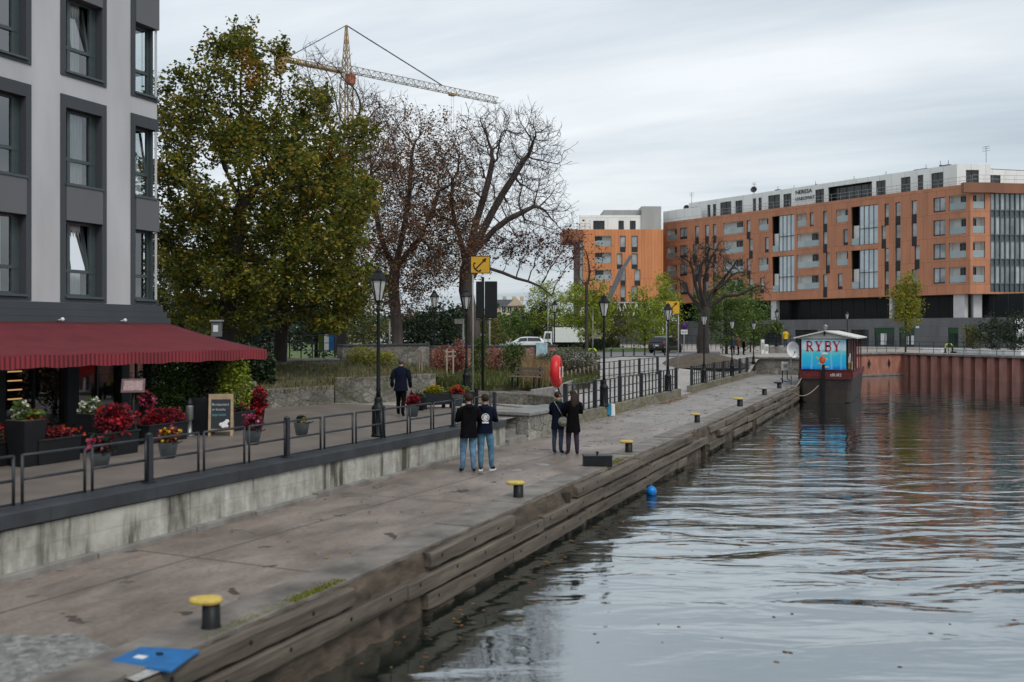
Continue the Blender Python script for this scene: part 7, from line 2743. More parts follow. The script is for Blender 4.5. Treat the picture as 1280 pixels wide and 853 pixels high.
def trough(label, u0, u1, v0, v1, depth=.36, dx=-.2):
    """long planter box parallel to the quay"""
    Y = F * (EYE - .668) / (v1 - HZ)
    a, b_ = on(u0, v1, .668), on(u1, v1 - (u1 - u0) * .20, .668)
    h = (v1 - v0) * Y / F * .9
    xm = (a.x + b_.x) / 2
    p = Vector((xm + dx, (a.y + b_.y) / 2, .668)); L = max(.6, abs(b_.y - a.y) * 1.02)
    t = thing('planter_trough', label, 'planter', p, 0)
    mb = MB(); mb.hexa([(-depth / 2 * .9, -L / 2 * .95, 0), (depth / 2 * .9, -L / 2 * .95, 0), (depth / 2 * .9, L / 2 * .95, 0), (-depth / 2 * .9, L / 2 * .95, 0), (-depth / 2, -L / 2, h), (depth / 2, -L / 2, h), (depth / 2, L / 2, h), (-depth / 2, L / 2, h)])
    mb.build('box', m_plant, t, local=True, bevel=.012)
    mb = MB()
    for s in (-1, 1):
        mb.box(s * depth / 2 - .02, s * depth / 2 + .02, -L / 2 - .02, L / 2 + .02, h, h + .03); mb.box(-depth / 2 + .02, depth / 2 - .02, s * L / 2 - .02, s * L / 2 + .02, h, h + .03)
    mb.build('rim', m_dark, t, local=True)
    return t, p, L, h


def put_flowers(t, p, off, *a, **k):
    c = Vector(p) + Vector(off)
    o = t.rotation_euler.z
    flowers(t, tuple(c), *a, **k)


t, p, L, h = trough('anthracite trough with pink red flowers at the left picture edge', -30, 17, 556, 590); put_flowers(t, p, (0, 0, h + .14), (.22, L * .45, .22), 500, 90, m_fred, 201)
t, p, w, h = tall_planter('tall anthracite planter with white and peach flowers, leftmost', 11, 55, 524, 584)
put_flowers(t, p, (-.06, -.08, h + .17), (.13, .13, .2), 260, 60, m_fwhite, 203, m_green); put_flowers(t, p, (.08, .1, h + .08), (.17, .17, .1), 250, 40, m_forange, 205, m_green)
t, p, L, h = trough('anthracite trough with orange red begonias between the tall planters', 55, 98, 549, 583); put_flowers(t, p, (0, 0, h + .10), (.18, L * .45, .13), 420, 80, m_forange, 207, m_fdark); put_flowers(t, p, (0, -L * .3, h + .26), (.12, .15, .2), 180, 20, m_fred, 209, m_fdark)
t, p, w, h = tall_planter('tall anthracite planter with a round bush of white flowers', 99, 132, 516, 567); put_flowers(t, p, (0, 0, h + .12), (.22, .22, .19), 420, 120, m_fwhite, 211, m_green)
t, p, L, h = trough('anthracite trough with the tallest mass of scarlet flowers', 134, 171, 541, 573); put_flowers(t, p, (0, 0, h + .28), (.24, L * .5, .33), 800, 170, m_fred, 213, m_fdark, fs=.085)
t, p, w, h = tall_planter('tall anthracite planter with dark red foliage below the menu stand', 177, 194, 508, 551); put_flowers(t, p, (0, 0, h + .15), (.18, .18, .22), 380, 50, m_fpink, 215, m_fdark)
t, p, L, h = trough('anthracite trough with red flowers left of the ash stand', 193, 231, 531, 556); put_flowers(t, p, (0, 0, h + .16), (.22, L * .5, .2), 600, 150, m_fred, 217, m_fdark, fs=.08)
t, p, L, h = trough('low anthracite trough right of the chalkboard', 290, 316, 516, 541); put_flowers(t, p, (.0, 0, h + .1), (.2, L * .4, .12), 350, 20, m_fred, 219)
t, p, w, h = tall_planter('tall anthracite planter with white and yellow flowers over a red cascade', 306, 334, 492, 531)
put_flowers(t, p, (-.05, .0, h + .10), (.2, .25, .16), 350, 90, m_fwhite, 221, m_green); put_flowers(t, p, (.26, -.18, h - .22), (.22, .24, .40), 500, 200, m_fred, 223, m_fdark, fs=.09); put_flowers(t, p, (.1, .0, h + .02), (.1, .1, .06), 60, 14, m_fyel, 226)

bk = 0
for lab, u, vt, vb, fm, lm, rr_ in (('zinc bucket with round pink flowers hung on the railing', 125, 566, 585, m_fpink, m_dgreen, .15), ('zinc bucket with yellow and pink flowers hung beside the railing post', 210, 553, 573, m_fyel, m_fdark, .15), ('zinc bucket with bright pink red flowers hung below the red cascade', 316, 538, 556, m_fpink, m_fdark, .17),
                              ('zinc bucket with one small yellow flower hung on the railing', 377, 528, 544, m_fyel, m_dgreen, .07), ('zinc bucket with red flowers hung on the railing by the walking man', 516, 507, 521, m_fred, m_fdark, .15), ('zinc bucket with orange flowers hung at the railing behind the two men', 572, 493, 508, m_forange, m_fdark, .14)):
    x = RX - .22
    y = yon(u, x); Y = (x - CX) / ((u - 640) / F * CA - SA)
    zt = EYE + (HZ - vt) * Y / F; zb = EYE + (HZ - vb) * Y / F
    t = thing('flower_bucket', lab, 'planter', (x, y, zb), 0, 'flower buckets hung on the railing')
    mb = MB(); mb.lathe([(.11, 0), (.16, zt - zb), (.17, zt - zb + .01), (.15, zt - zb - .01)], 16); mb.build('bucket', m_zinc, t, local=True)
    mb = MB()
    for s in (-.06, .06): mb.bar((.12, s, zt - zb - .03), (.24, s, zt - zb + .02), .015, .015)
    mb.build('hook', m_rail, t, local=True)
    flowers(t, (x, y, zt + rr_ * .7), (rr_ * 1.1, rr_ * 1.1, rr_ * .9), 240, 60 if rr_ > .1 else 9, fm, 230 + bk * 3, lm, .06)
    if bk == 1: flowers(t, (x, y + .1, zt + rr_), (.08, .08, .08), 60, 24, m_fpink, 290, lm, .06)
    bk += 1

# climbers at the awning's right end
for i, (lab, u, v, Y, rad, m_) in enumerate((('leafy climber on the trellis behind the red flowers', 205, 500, 26.4, (.9, .7, 1.0), m_ivy), ('leafy climber behind the black cabinet under the awning', 245, 505, 27.3, (.8, .6, 1.1), m_dgreen), ('bright green climber behind the chalkboard', 292, 512, 26.6, (.5, .5, .95), m_lime), ('olive climber under the awning corner', 268, 500, 28.5, (.7, .6, 1.2), m_autumn))):
    p = at(u, v, Y); p.z = .67
    shrub(lab, p, rad, 2400, .10, m_, 300 + i, 'climber')

# planter box with plants on the plaza, green tub, stakes
pA_, pB2 = on(531, 512, .67), on(597, 508, .67)
t = thing('planter_box', 'long dark planter box with yellow green plants behind the railing', 'planter', pA_)
dv = (pB2 - pA_); dv.z = 0; L = dv.length; rz = math.atan2(dv.y, dv.x)
t.rotation_euler = (0, 0, rz)
mb = MB(); mb.box(0, L, 0, .5, .12, .50); mb.build('box', m_plant, t, local=True, bevel=.01)
mb = MB()
for x in (.03, L / 2, L - .03):
    for y in (.03, .47): mb.obox((x, y, .29), (.09, .09, .6))
mb.build('leg', m_black, t, local=True)
def fl_local(t, c, *a, **k):
    w = Matrix.Rotation(t.rotation_euler.z, 3, 'Z') @ Vector(c)
    r0 = t.rotation_euler.z; kids = set(COL.objects)
    flowers(t, tuple(Vector(t.location) + Vector(c)), *a, **k)
fl_local(t, (L * .25, .25, .60), (.40, .2, .16), 500, 30, m_fyel, 310, m_ygold); fl_local(t, (L * .7, .25, .58), (.5, .2, .14), 500, 20, m_fred, 313, m_green)
p = on(523, 513, .67)
t = thing('green_tub', 'dark green plant tub left of the long planter box', 'planter', p)
mb = MB(); mb.lathe([(.17, 0), (.24, .42), (.25, .44), (.22, .42)], 16); mb.build('pot', m_plant, t, local=True)
flowers(t, (p.x, p.y, p.z + .48), (.22, .22, .1), 240, 20, m_fwhite, 320, m_sage)
t = thing('stake_pair', 'two tall leaning wooden stakes above the walking man\'s right', 'stakes', at(526, 492, 42))
mb = MB(); 
for a, b_ in (((522.5, 492), (525, 440)), ((527.5, 492), (527, 440))):
    mb.tube([at(a[0], a[1], 42), at(b_[0], b_[1], 42.3)], .035, 6)
mb.build('stake', m_wood, t)
t = thing('stake_trellis', 'pale wooden stake trellis between the red creepers', 'trellis', at(562, 495, 46.5))
mb = MB()
for a, b_ in (((558.5, 492), (558.5, 437)), ((566.5, 492), (566.5, 437)), ((556, 446), (570, 445)), ((556, 440), (570, 440)), ((557, 470), (569, 470))): mb.bar(at(a[0], a[1], 46.5), at(b_[0], b_[1], 46.5), .06, .05)
mb.build('lath', M('pale_lath', (.40, .36, .27), .8, .2, 5), t)
mb0 = None
for i in range(9):
    u = 704 + i * 5.2
    p = at(u, 476 - i * 1.2, 47.5 + i * .4)
    mb = MB(); mb.tube([p, (p.x, p.y, p.z + .42)], .045, 6)
    tag(mb.build('bed_stake', m_wood), 'short wooden stake in the row round the sage bush', 'stake', 'stakes round the planting bed')
# parking meter box under the maple
p = at(271, 420, 33); 
t = thing('information_post', 'small grey roofed box on a post behind the awning edge', 'post box', (p.x, p.y, 1.25))
mb = MB(); mb.bar((p.x, p.y, 1.2), (p.x, p.y, p.z), .09, .09, up=Vector((0, 1, 0))); mb.build('post', m_dark, t)
mb = MB(); mb.obox((p.x, p.y, p.z + .22), (.30, .24, .50), ANG); mb.build('box', m_sprl, t, bevel=.01)
mb = MB(); mb.obox((p.x, p.y, p.z + .5), (.38, .34, .05), ANG); mb.build('roof', m_pole, t)
mb = MB(); mb.obox((p.x + .045, p.y - .118, p.z + .24), (.16, .01, .22), ANG); mb.build('screen', m_white, t)
# blue and white board behind the maples
p = at(408, 432, 60)
t = thing('notice_board', 'blue and white standing board between the maple trunks and the upper wall', 'board', (p.x, p.y, 1.0))
for a, b_, m_, nm_ in ((398, 404, m_green, 'green_panel'), (404, 411, m_white, 'white_panel'), (411, 420, m_blue, 'blue_panel')):
    o = at(a, 438, 60); w = (b_ - a) * 60 / F - .006
    mb = MB(); mb.prism([(0, 0), (w, 0), (w, .95), (0, .95)], o, ex, (0, 0, 1), en, -.05, 0); mb.build(nm_, m_, t)
mb = MB()
for u in (399, 419): o = at(u, 438, 60.1); mb.bar((o.x, o.y, 1.0), (o.x, o.y, o.z), .06, .06)
mb.build('leg', m_dark, t)
# dark picket fence there
a, b_ = at(362, 440, 56), at(428, 440, 58)
thin_rail((a.x, a.y), (b_.x, b_.y), 1.7, 'dark park fence behind the second maple trunk', 1.3, .7, 'park_fence')
a, b_ = at(778, 436, 118), at(960, 436, 112)
thin_rail((a.x, a.y), (b_.x, b_.y), 1.15, 'long dark fence behind the black car and the pollard tree', 1.6, .55, 'street_fence')

# ================================================================= lime safety frames
m_limey = M('lime_plastic', (.45, .62, .02), .5, .1, 5)
def safety_frame(label, p, rz, s=1.0):
    t = thing('safety_frame', label, 'barrier', p, rz, 'lime safety frames')
    mb = MB(); mb.tube([(-.34 * s, 0, .08), (-.30 * s, 0, .7 * s), (-.2 * s, 0, .84 * s), (.2 * s, 0, .84 * s), (.30 * s, 0, .7 * s), (.42 * s, 0, .3 * s)], .06 * s, 8); mb.build('frame', m_limey, t, local=True)
    mb = MB()
    for a in ((-.33, .36), (.33, .55)):
        mb = MB(); mb.tube([(a[0] * s, 0, .05), (a[0] * s * .96, 0, a[1] * s + .1)], .075 * s, 8); mb.build('sleeve', m_black, t, local=True)
    mb = MB(); mb.obox((.42 * s, 0, .07), (.45 * s, .35 * s, .14)); mb.obox((-.34 * s, 0, .04), (.2 * s, .3 * s, .08)); mb.build('foot_weight', m_black, t, local=True, bevel=.02)


p = on(740, 450.5, .98); p.z = gz(p.x, p.y) + .06
safety_frame('lime and black safety frame on the paving left of the lifebuoy lamp', p, ANG)
p = at(1186, 441, 96); p.z = 1.16
safety_frame('lime and black safety frame between the pale seat blocks', p, ANG, 1.05)
# white switch boxes
for lab, u0, u1, v0 in (('tall narrow white switch cabinet on the upper quay', 951, 955, 419), ('low white switch cabinet right of the tall one', 955.6, 960, 425)):
    p = at((u0 + u1) / 2, 437, 92); p.z = 1.15
    t = thing('switch_cabinet', lab, 'cabinet', p, ANG)
    w = (u1 - u0) * 92 / F; h = (437 - v0) * 92 / F
    mb = MB(); mb.obox((0, 0, h / 2), (w, .3, h)); mb.build('cabinet_body', m_white, t, local=True, bevel=.02)
    mb = MB(); mb.obox((0, -.155, h * .55), (w * .7, .012, h * .5)); mb.build('door', m_pole, t, local=True)
# ================================================================= cars
m_tyre = M('tyre_rubber', (.012, .012, .012), .8, .2, 9)
m_rim = M('alloy_rim', (.35, .35, .36), .35, .1, 9, metal=.7)
m_cglass = M_glass('car_glass', (.008, .010, .011), (.03, .035, .038), .04, 1.6)
m_tail = M('tail_light_red', (.25, .01, .01), .3, .1, 5)
m_head = M('headlight_glass', (.6, .62, .62), .15, .05, 5)


def car_paint(name, c):
    m, nt, b = newmat(name)
    b.inputs['Base Color'].default_value = c4(c)
    b.inputs['Roughness'].default_value = .3
    b.inputs['Metallic'].default_value = .35
    b.inputs['Coat Weight'].default_value = .8
    b.inputs['Coat Roughness'].default_value = .05
    return m


def car(label, loc, rz, paint, L=4.5, W=1.8, H=1.5, name='parked_car', suv=False):
    """forward is +x; lofted from stations along the length"""
    t = thing(name, label, 'car', loc, rz, 'parked cars')
    l = L / 2
    belt = H * .62
    # x, z of deck/belt line, roof z (or None), half width factor, bottom z
    st = [(-l, belt * .80, None, .82, .42), (-l + .06, belt * .97, None, .93, .26), (-l + .28, belt * 1.0, H * .86, .98, .22), (-l + .62, belt, H * .985, 1.0, .20), (-.35, belt, H, 1.0, .2), (.35, belt * .985, H * .985, 1.0, .2),
          (.75, belt * .975, H * .90, 1.0, .2), (1.22, belt * .95, H * .68, .99, .2), (1.42, belt * .93, None, .98, .2), (l - .5, belt * .84, None, .95, .2), (l - .12, belt * .72, None, .86, .24), (l, belt * .58, None, .74, .34)]
    mb = MB()
    rings = []
    for x, zb, zr, wf, z0 in st:
        w = W / 2 * wf
        if zr is None: zr2, rw, ew = zb + .025, w * .72, w * .90
        else: zr2, rw, ew = zr, w * .66, w * .76
        half = [(w * .86, z0), (w * .985, z0 + .16), (w, zb * .72), (w * .955, zb), (ew, zb + (zr2 - zb) * .86), (rw, zr2)]
        pts = [(x, a, z) for a, z in half] + [(x, -a, z) for a, z in half[::-1]]
        rings.append([mb.bm.verts.new(p) for p in pts])
    n = 12
    for a, b_ in zip(rings[:-1], rings[1:]):
        for k in range(n): mb.bm.faces.new((a[k], a[(k + 1) % n], b_[(k + 1) % n], b_[k])).smooth = True
    mb.bm.faces.new(rings[0]); mb.bm.faces.new(rings[-1])
    body = mb.build('body', paint, t, local=True)
    s = body.modifiers.new('smooth', 'SUBSURF'); s.levels = 1; s.render_levels = 1
    # glass: slightly proud of the cabin sides
    g = MB()
    for sy in (-1, 1):
        def sidept(x, f):
            for i in range(len(st) - 1):
                if st[i][0] <= x <= st[i + 1][0]:
                    q = (x - st[i][0]) / (st[i + 1][0] - st[i][0])
                    zb = st[i][1] + (st[i + 1][1] - st[i][1]) * q
                    za = [s_[2] if s_[2] else s_[1] + .03 for s_ in (st[i], st[i + 1])]
                    zr = za[0] + (za[1] - za[0]) * q
                    w = W / 2 * (st[i][3] + (st[i + 1][3] - st[i][3]) * q)
                    z = zb + (zr - zb) * f
                    y = w * (.965 - .20 * f / .86) + .008
                    return (x, sy * y, z)
        for x0, x1, x2, x3 in ((-l + .42, -.30, -.30, -l + .62), (-.24, .92, .52, -.24)):
            g.face([sidept(x0, .10), sidept(x1, .10), sidept(x2, .80), sidept(x3, .80)])
    w = W / 2
    g.face([(-l + .02, -w * .74, belt * 1.03), (-l + .02, w * .74, belt * 1.03), (-l + .30, w * .62, H * .92), (-l + .30, -w * .62, H * .92)])
    g.face([(1.40, -w * .80, belt * .98), (1.40, w * .80, belt * .98), (.62, w * .64, H * .955), (.62, -w * .64, H * .955)])
    g.build('window', m_cglass, t, local=True)
    wr = .34 if suv else .31
    for x in (-l + .82, l - .82):
        for sy in (-1, 1):
            rot = Matrix.Rotation(R(90), 3, 'X')
            wh = MB(); wh.lathe([(wr * .6, -.11), (wr * .94, -.11), (wr, -.07), (wr, .07), (wr * .94, .11), (wr * .6, .11)], 20, (x, sy * (w - .10), wr), mtx=rot)
            o = wh.build('wheel', m_tyre, t, local=True)
            rm_ = MB(); rm_.lathe([(0, -.105), (wr * .62, -.10), (wr * .62, .10), (0, .105)], 16, (x, sy * (w - .095), wr), mtx=rot)
            for k in range(5): 
                a = k * 2 * math.pi / 5
            rm_.build('rim', m_rim, o, local=True)
    for sy in (-1, 1):
        q = MB(); q.obox((-l + .03, sy * w * .74, belt * .90), (.10, .26, .17)); q.build('tail_light', m_tail, t, local=True, bevel=.02)
        q = MB(); q.obox((l - .20, sy * w * .70, belt * .70), (.24, .30, .13)); q.build('headlight', m_head, t, local=True, bevel=.03)
        q = MB(); q.ball((.72, sy * (w + .07), belt + .07), (.09, .10, .07), 8, 6); q.build('wing_mirror', paint, t, local=True, smooth=True)
    q = MB(); q.obox((-l - .005, 0, belt * .72), (.02, .52, .12)); q.build('number_plate', m_white, t, local=True)
    q = MB(); q.obox((-l + .03, 0, .40), (.12, W * .80, .16)); q.build('bumper', m_black, t, local=True, bevel=.03)
    return t


vright = math.atan2(SA, CA)                    # direction of picture right on the ground
vaway = vright + math.pi / 2
c = at(832, 443.5, 95); c.z = gz(c.x, c.y) + .05
car('black parked car seen from behind beside the second anchor sign', c, vaway - R(32), car_paint('black_car_paint', (.012, .012, .016)), 4.5, 1.86, 1.62, suv=True)
c = at(656, 430, 111); c.z = 1.2
car('silver estate car behind the brick wall, left of the white lorry', c, vright + math.pi, M('silver_car_paint', (.62, .64, .67), .35, .05, 2, spec=.6), 4.5, 1.78, 1.47)
c = at(549, 430, 100); c.z = 1.13
car('blue green car mostly hidden behind the upper wall', c, vright + math.pi + R(10), car_paint('teal_car_paint', (.03, .13, .16)), 4.2, 1.75, 1.5)

# white lorry
p = at(715, 430, 119); p.z = 1.15
t = thing('lorry', 'white box lorry half hidden behind the lime tree and hedge', 'lorry', p, vright)
mb = MB(); mb.obox((-.2, 0, 1.68), (4.2, 2.2, 1.75)); mb.build('cargo_box', m_white, t, local=True, bevel=.03)
mb = MB(); mb.hexa([(-3.6, -.95, .45), (-2.4, -.95, .45), (-2.4, .95, .45), (-3.6, .95, .45), (-3.3, -.85, 2.1), (-2.4, -.85, 2.1), (-2.4, .85, 2.1), (-3.3, .85, 2.1)]); cb_ = mb.build('cab', m_white, t, local=True, bevel=.05)
mb = MB(); mb.face([(-3.5, -.82, 1.2), (-3.5, .82, 1.2), (-3.33, .75, 1.95), (-3.33, -.75, 1.95)]); mb.face([(-3.3, -.96, 1.25), (-2.6, -.96, 1.25), (-2.6, -.90, 1.9), (-3.15, -.90, 1.9)]); mb.build('window', m_cglass, t, local=True)
mb = MB(); mb.obox((-.5, 0, .62), (5.2, .9, .2)); mb.build('chassis', m_dark, t, local=True)
for x in (-2.9, 1.2):
    for sy in (-1, 1):
        mb = MB(); mb.lathe([(.2, -.12), (.42, -.12), (.45, 0), (.42, .12), (.2, .12)], 16, (x, sy * .85, .45), mtx=Matrix.Rotation(R(90), 3, 'X')); mb.build('wheel', m_tyre, t, local=True)

# ================================================================= tower crane
m_cr = M('crane_yellow', (.30, .20, .085), .6, .2, 2)
m_crg = M('crane_grey', (.22, .21, .17), .6, .2, 2)
Y0 = 180.0
zj = EYE + (HZ - 90) * Y0 / F
base_ = cam2w((433 - 640) / F * Y0, Y0, 1.1)
Yt_ = (zj - EYE - 1.2) / ((HZ - 137) / F)
tip = cam2w((623 - 640) / F * Yt_, Yt_, zj)
mast = Vector((base_.x, base_.y, zj))
jd = (tip - mast); jd.z = 0; JL = jd.length; jd.normalize()
js = Vector((-jd.y, jd.x, 0))
cr = thing('tower_crane', 'yellow lattice tower crane with long grey jib above the trees', 'crane', base_)


def lattice(mb, a, b_, s, w, h, step, r=.07, tri=True):
    a, b_ = Vector(a), Vector(b_); d = b_ - a; L = d.length; d.normalize()
    up = s.cross(d) if abs(d.z) > .9 else Vector((0, 0, 1))
    n = max(2, int(L / step))
    ch = [(-w / 2, 0), (w / 2, 0), (0, h)] if tri else [(-w / 2, -h / 2), (w / 2, -h / 2), (w / 2, h / 2), (-w / 2, h / 2)]
    def q(c, x): return a + d * x + s * c[0] + up * c[1]
    for c in ch: mb.bar(q(c, 0), q(c, L), r * 1.5, r * 1.5)
    m = len(ch)
    for i in range(n):
        x0, x1 = L * i / n, L * (i + 1) / n
        for k in range(m):
            c, e = ch[k], ch[(k + 1) % m]
            if i % 2: c, e = e, c
            mb.bar(q(c, x0), q(e, x1), r, r)
            mb.bar(q(c, x0), q(e, x0), r * .8, r * .8)


mb = MB(); lattice(mb, base_, mast - Vector((0, 0, 2.2)), js, 1.7, 1.7, 2.0, .12, False); mb.build('mast', m_cr, cr)
mb = MB(); lattice(mb, mast + jd * 1.0, mast + jd * JL, js, 1.1, 1.25, 1.25, .07); mb.build('jib', m_crg, cr)
mb = MB(); lattice(mb, mast - jd * .8 - Vector((0, 0, .3)), mast - jd * 14.0 - Vector((0, 0, .3)), js, 1.2, .7, 1.4, .09); mb.bar(mast - jd * .8 - Vector((0, 0, .3)), mast - jd * 14 - Vector((0, 0, .3)), 1.3, .25); mb.build('counter_jib', m_cr, cr)
mb = MB(); mb.bar(mast - jd * 12.6 - Vector((0, 0, 1.3)), mast - jd * 14.2 - Vector((0, 0, 1.3)), 1.4, 2.2); mb.bar(mast - jd * 11.8 + Vector((0, 0, .5)), mast - jd * 13.3 + Vector((0, 0, .5)), 1.0, 1.6); mb.build('counterweight', m_cr, cr)
apex = mast + Vector((0, 0, 8.4))
mb = MB()
for sx in (-.75, .75):
    for sy in (-.75, .75): mb.bar(mast + jd * sx + js * sy - Vector((0, 0, 2.2)), apex + jd * sx * .15 + js * sy * .15, .14, .14)
for i in range(7):
    z = i * 1.35; q = 1 - z / 9.5
    A_1 = [mast + jd * sx * q + js * sy * q + Vector((0, 0, z - 1.5)) for sx, sy in ((-.75, -.75), (.75, -.75), (.75, .75), (-.75, .75))]
    q2 = 1 - (z + 1.35) / 9.5
    B_1 = [mast + jd * sx * q2 + js * sy * q2 + Vector((0, 0, z - .15)) for sx, sy in ((-.75, -.75), (.75, -.75), (.75, .75), (-.75, .75))]
    for k in range(4): mb.bar(A_1[k], B_1[(k + 1) % 4], .08, .08); mb.bar(A_1[k], A_1[(k + 1) % 4], .08, .08)
mb.build('tower_head', m_cr, cr)
mb = MB()
mb.tube([apex, mast + jd * JL * .60 + Vector((0, 0, 1.25))], .11, 6); mb.tube([apex, mast - jd * 12.5], .08, 6); mb.build('tie_bar', m_dark, cr)
mb = MB(); q = mast + jd * JL * .67; mb.bar(q - jd * .6 - Vector((0, 0, .2)), q + jd * .6 - Vector((0, 0, .2)), 1.2, .3)
for s in (-.3, .3): mb.tube([q + jd * s - Vector((0, 0, .2)), q + jd * s - Vector((0, 0, 22))], .03, 4)
mb.obox(q - Vector((0, 0, 22.4)), (.5, .4, .9)); mb.build('trolley', m_cr, cr)
mb = MB(); mb.obox(mast - js * 1.4 - Vector((0, 0, 1.6)), (1.2, 1.4, 1.9), math.atan2(jd.y, jd.x)); mb.build('cab', M('crane_cab', (.35, .12, .06), .5, .2, 2), cr, bevel=.05)

# mobile crane with raised boom beyond the lime trees
p = at(744, 425, 140); p.z = 1.15
t = thing('mobile_crane', 'mobile crane with slanting grey telescopic boom before the orange wing', 'crane', p, vright)
mb = MB(); mb.obox((0, 0, 1.0), (6.0, 2.4, .8)); mb.obox((.6, 0, 1.9), (2.0, 2.0, 1.0)); mb.build('carrier', m_crg, t, local=True, bevel=.05)
mb = MB()
a = at(756, 368, 139); b1_ = at(777, 338, 139); b2_ = at(789, 320, 139)
loc = Vector(p)
Rm = Matrix.Rotation(-vright, 3, 'Z')
def lc(v): return Rm @ (Vector(v) - loc)
mb.bar(lc(at(742, 418, 139.5)), lc(b1_), .62, .7); mb.bar(lc(b1_), lc(b2_), .42, .48)
mb.build('boom', M('boom_grey', (.12, .125, .14), .5, .15, 2), t, local=True)
for x in (-2.2, -.8, 1.6):
    for sy in (-1, 1):
        mb = MB(); mb.lathe([(.2, -.15), (.5, -.15), (.52, 0), (.5, .15), (.2, .15)], 14, (x, sy * 1.1, .52), mtx=Matrix.Rotation(R(90), 3, 'X')); mb.build('wheel', m_tyre, t, local=True)

# ================================================================= boat
m_hull = M('black_hull', (.018, .014, .013), .6, .4, 2.5, bmp=.2, bscale=9, col2=(.04, .028, .022))
m_bred = M('hull_red', (.11, .012, .012), .6, .3, 4)
m_brown = M('cabin_brown', (.055, .022, .02), .7, .3, 4)
m_roof = M('roof_white', (.62, .62, .58), .7, .12, 2)
BY, BL = 61.0, 15.0
bo = thing('fish_stall_boat', 'black barge with white gabled roof and blue fish banner at its stern', 'boat', (1.6, BY, WZ))
bx0, bx1 = .10, 3.18
bc = (bx0 + bx1) / 2
mb = MB()
secs = []
for y, wf, zk, zt in ((0, .84, -.02, .50), (.10, .93, -.10, .49), (.4, .985, -.3, .48), (1.2, 1.0, -.6, .46), (5, 1.0, -.7, .44), (11, 1.0, -.7, .46), (13.5, .82, -.6, .58), (14.8, .35, -.4, .72), (15.2, .04, -.1, .76)):
    w = (bx1 - bx0) / 2 * wf
    half = [(w, zt), (w * .985, .15), (w * .93, WZ + .05), (w * .75, WZ + zk), (0.02, WZ + zk - .08)]
    pts = [(bc + a, BY + y, z) for a, z in half] + [(bc - a, BY + y, z) for a, z in half[::-1]]
    secs.append([mb.bm.verts.new(p_) for p_ in pts])
for a, b_ in zip(secs[:-1], secs[1:]):
    for k in range(9): mb.bm.faces.new((a[k], a[k + 1], b_[k + 1], b_[k]))
    mb.bm.faces.new((a[9], a[0], b_[0], b_[9]))
mb.bm.faces.new(secs[0]); mb.bm.faces.new(secs[-1])
mb.build('hull', m_hull, bo)
mb = MB()
mb.box(bx0 + .10, bx1 - .10, BY - .05, BY + .18, .48, .92)
for x in (bx0, bx1 - .1): mb.box(x, x + .1, BY + .182, BY + 13, .46, .80)
mb.build('bulwark', m_bred, bo)
mb = MB(); mb.box(bx0 - .02, bx1 + .02, BY - .09, BY + .20, .425, .478); mb.box(bx0 - .0, bx1 + .0, BY - .08, BY + .2, .922, .97); mb.build('rubbing_strake', m_brown, bo)
# cabin walls, posts and roof
mb = MB(); mb.box(bx0 + .12, bx0 + .2, BY + .2, BY + 10.5, .8, 2.75); mb.box(bx1 - .5, bx1 - .42, BY + 2.5, BY + 10.5, .8, 2.75); mb.box(bx0 + .2, bx1 - .5, BY + 10.3, BY + 10.4, .8, 2.75); mb.box(bx0 + .1, bx1 - .1, BY + .2, BY + 12, .5, .56); mb.build('cabin', m_brown, bo)
for x, y in ((bx0 + .06, .1), *((bx1 - .13, q) for q in (.15, 2.4, 5, 8, 10.4))):
    mb = MB(); mb.box(x, x + .07, BY + y, BY + y + .07, .8, 2.78); mb.build('roof_post', m_bred, bo)
mb = MB()
xl, xr, zp, ze = bx0 - .22, bx1 + .28, 3.20, 2.80
for y0, y1 in ((BY - .35, BY + 10.8),):
    mb.prism([(xl, ze), (bc, zp), (xr, ze), (xr, ze + .07), (bc, zp + .08), (xl, ze + .07)], (0, y0, 0), (1, 0, 0), (0, 0, 1), (0, 1, 0), 0, y1 - y0)
mb.build('roof', m_roof, bo)
mb = MB(); mb.prism([(xl + .15, ze), (xr - .15, ze), (bc, zp - .02)], (0, BY - .12, 0), (1, 0, 0), (0, 0, 1), (0, 1, 0), 0, .05); mb.build('gable', m_roof, bo)
mb = MB(); mb.lathe([(.05, 0), (.05, .12), (.10, .14), (.10, .26), (.16, .28), (.06, .36), (0, .42)], 10, (bc, BY + .3, 3.24)); mb.build('stern_lantern', m_steel, bo)
mb = MB(); mb.bar((bc, BY - .36, 3.24), (bc, BY - .36, 2.98), .1, .1); mb.build('gable_lamp', m_black, bo)
mb = MB(); mb.box(bc - .16, bc - .0, BY - .20, BY - .04, -.5, 1.28); mb.box(bc - .2, bc - .02, BY - .14, BY - .05, -1.1, .1); mb.build('rudder_post', m_black, bo)
# goods on the open right side
mb = MB()
g = random.Random(3)
for i in range(14):
    mb.obox((bx1 - .22, BY + .3 + .12 * i, 1.0 + g.uniform(0, .9)), (.12, .16, g.uniform(.2, .5)), g.uniform(0, 1), i % 3)
mb.build('stall_goods', [M('straw', (.45, .3, .1), .8, .3, 9), m_white, M('dark_produce', (.05, .06, .02), .8, .3, 9)], bo)
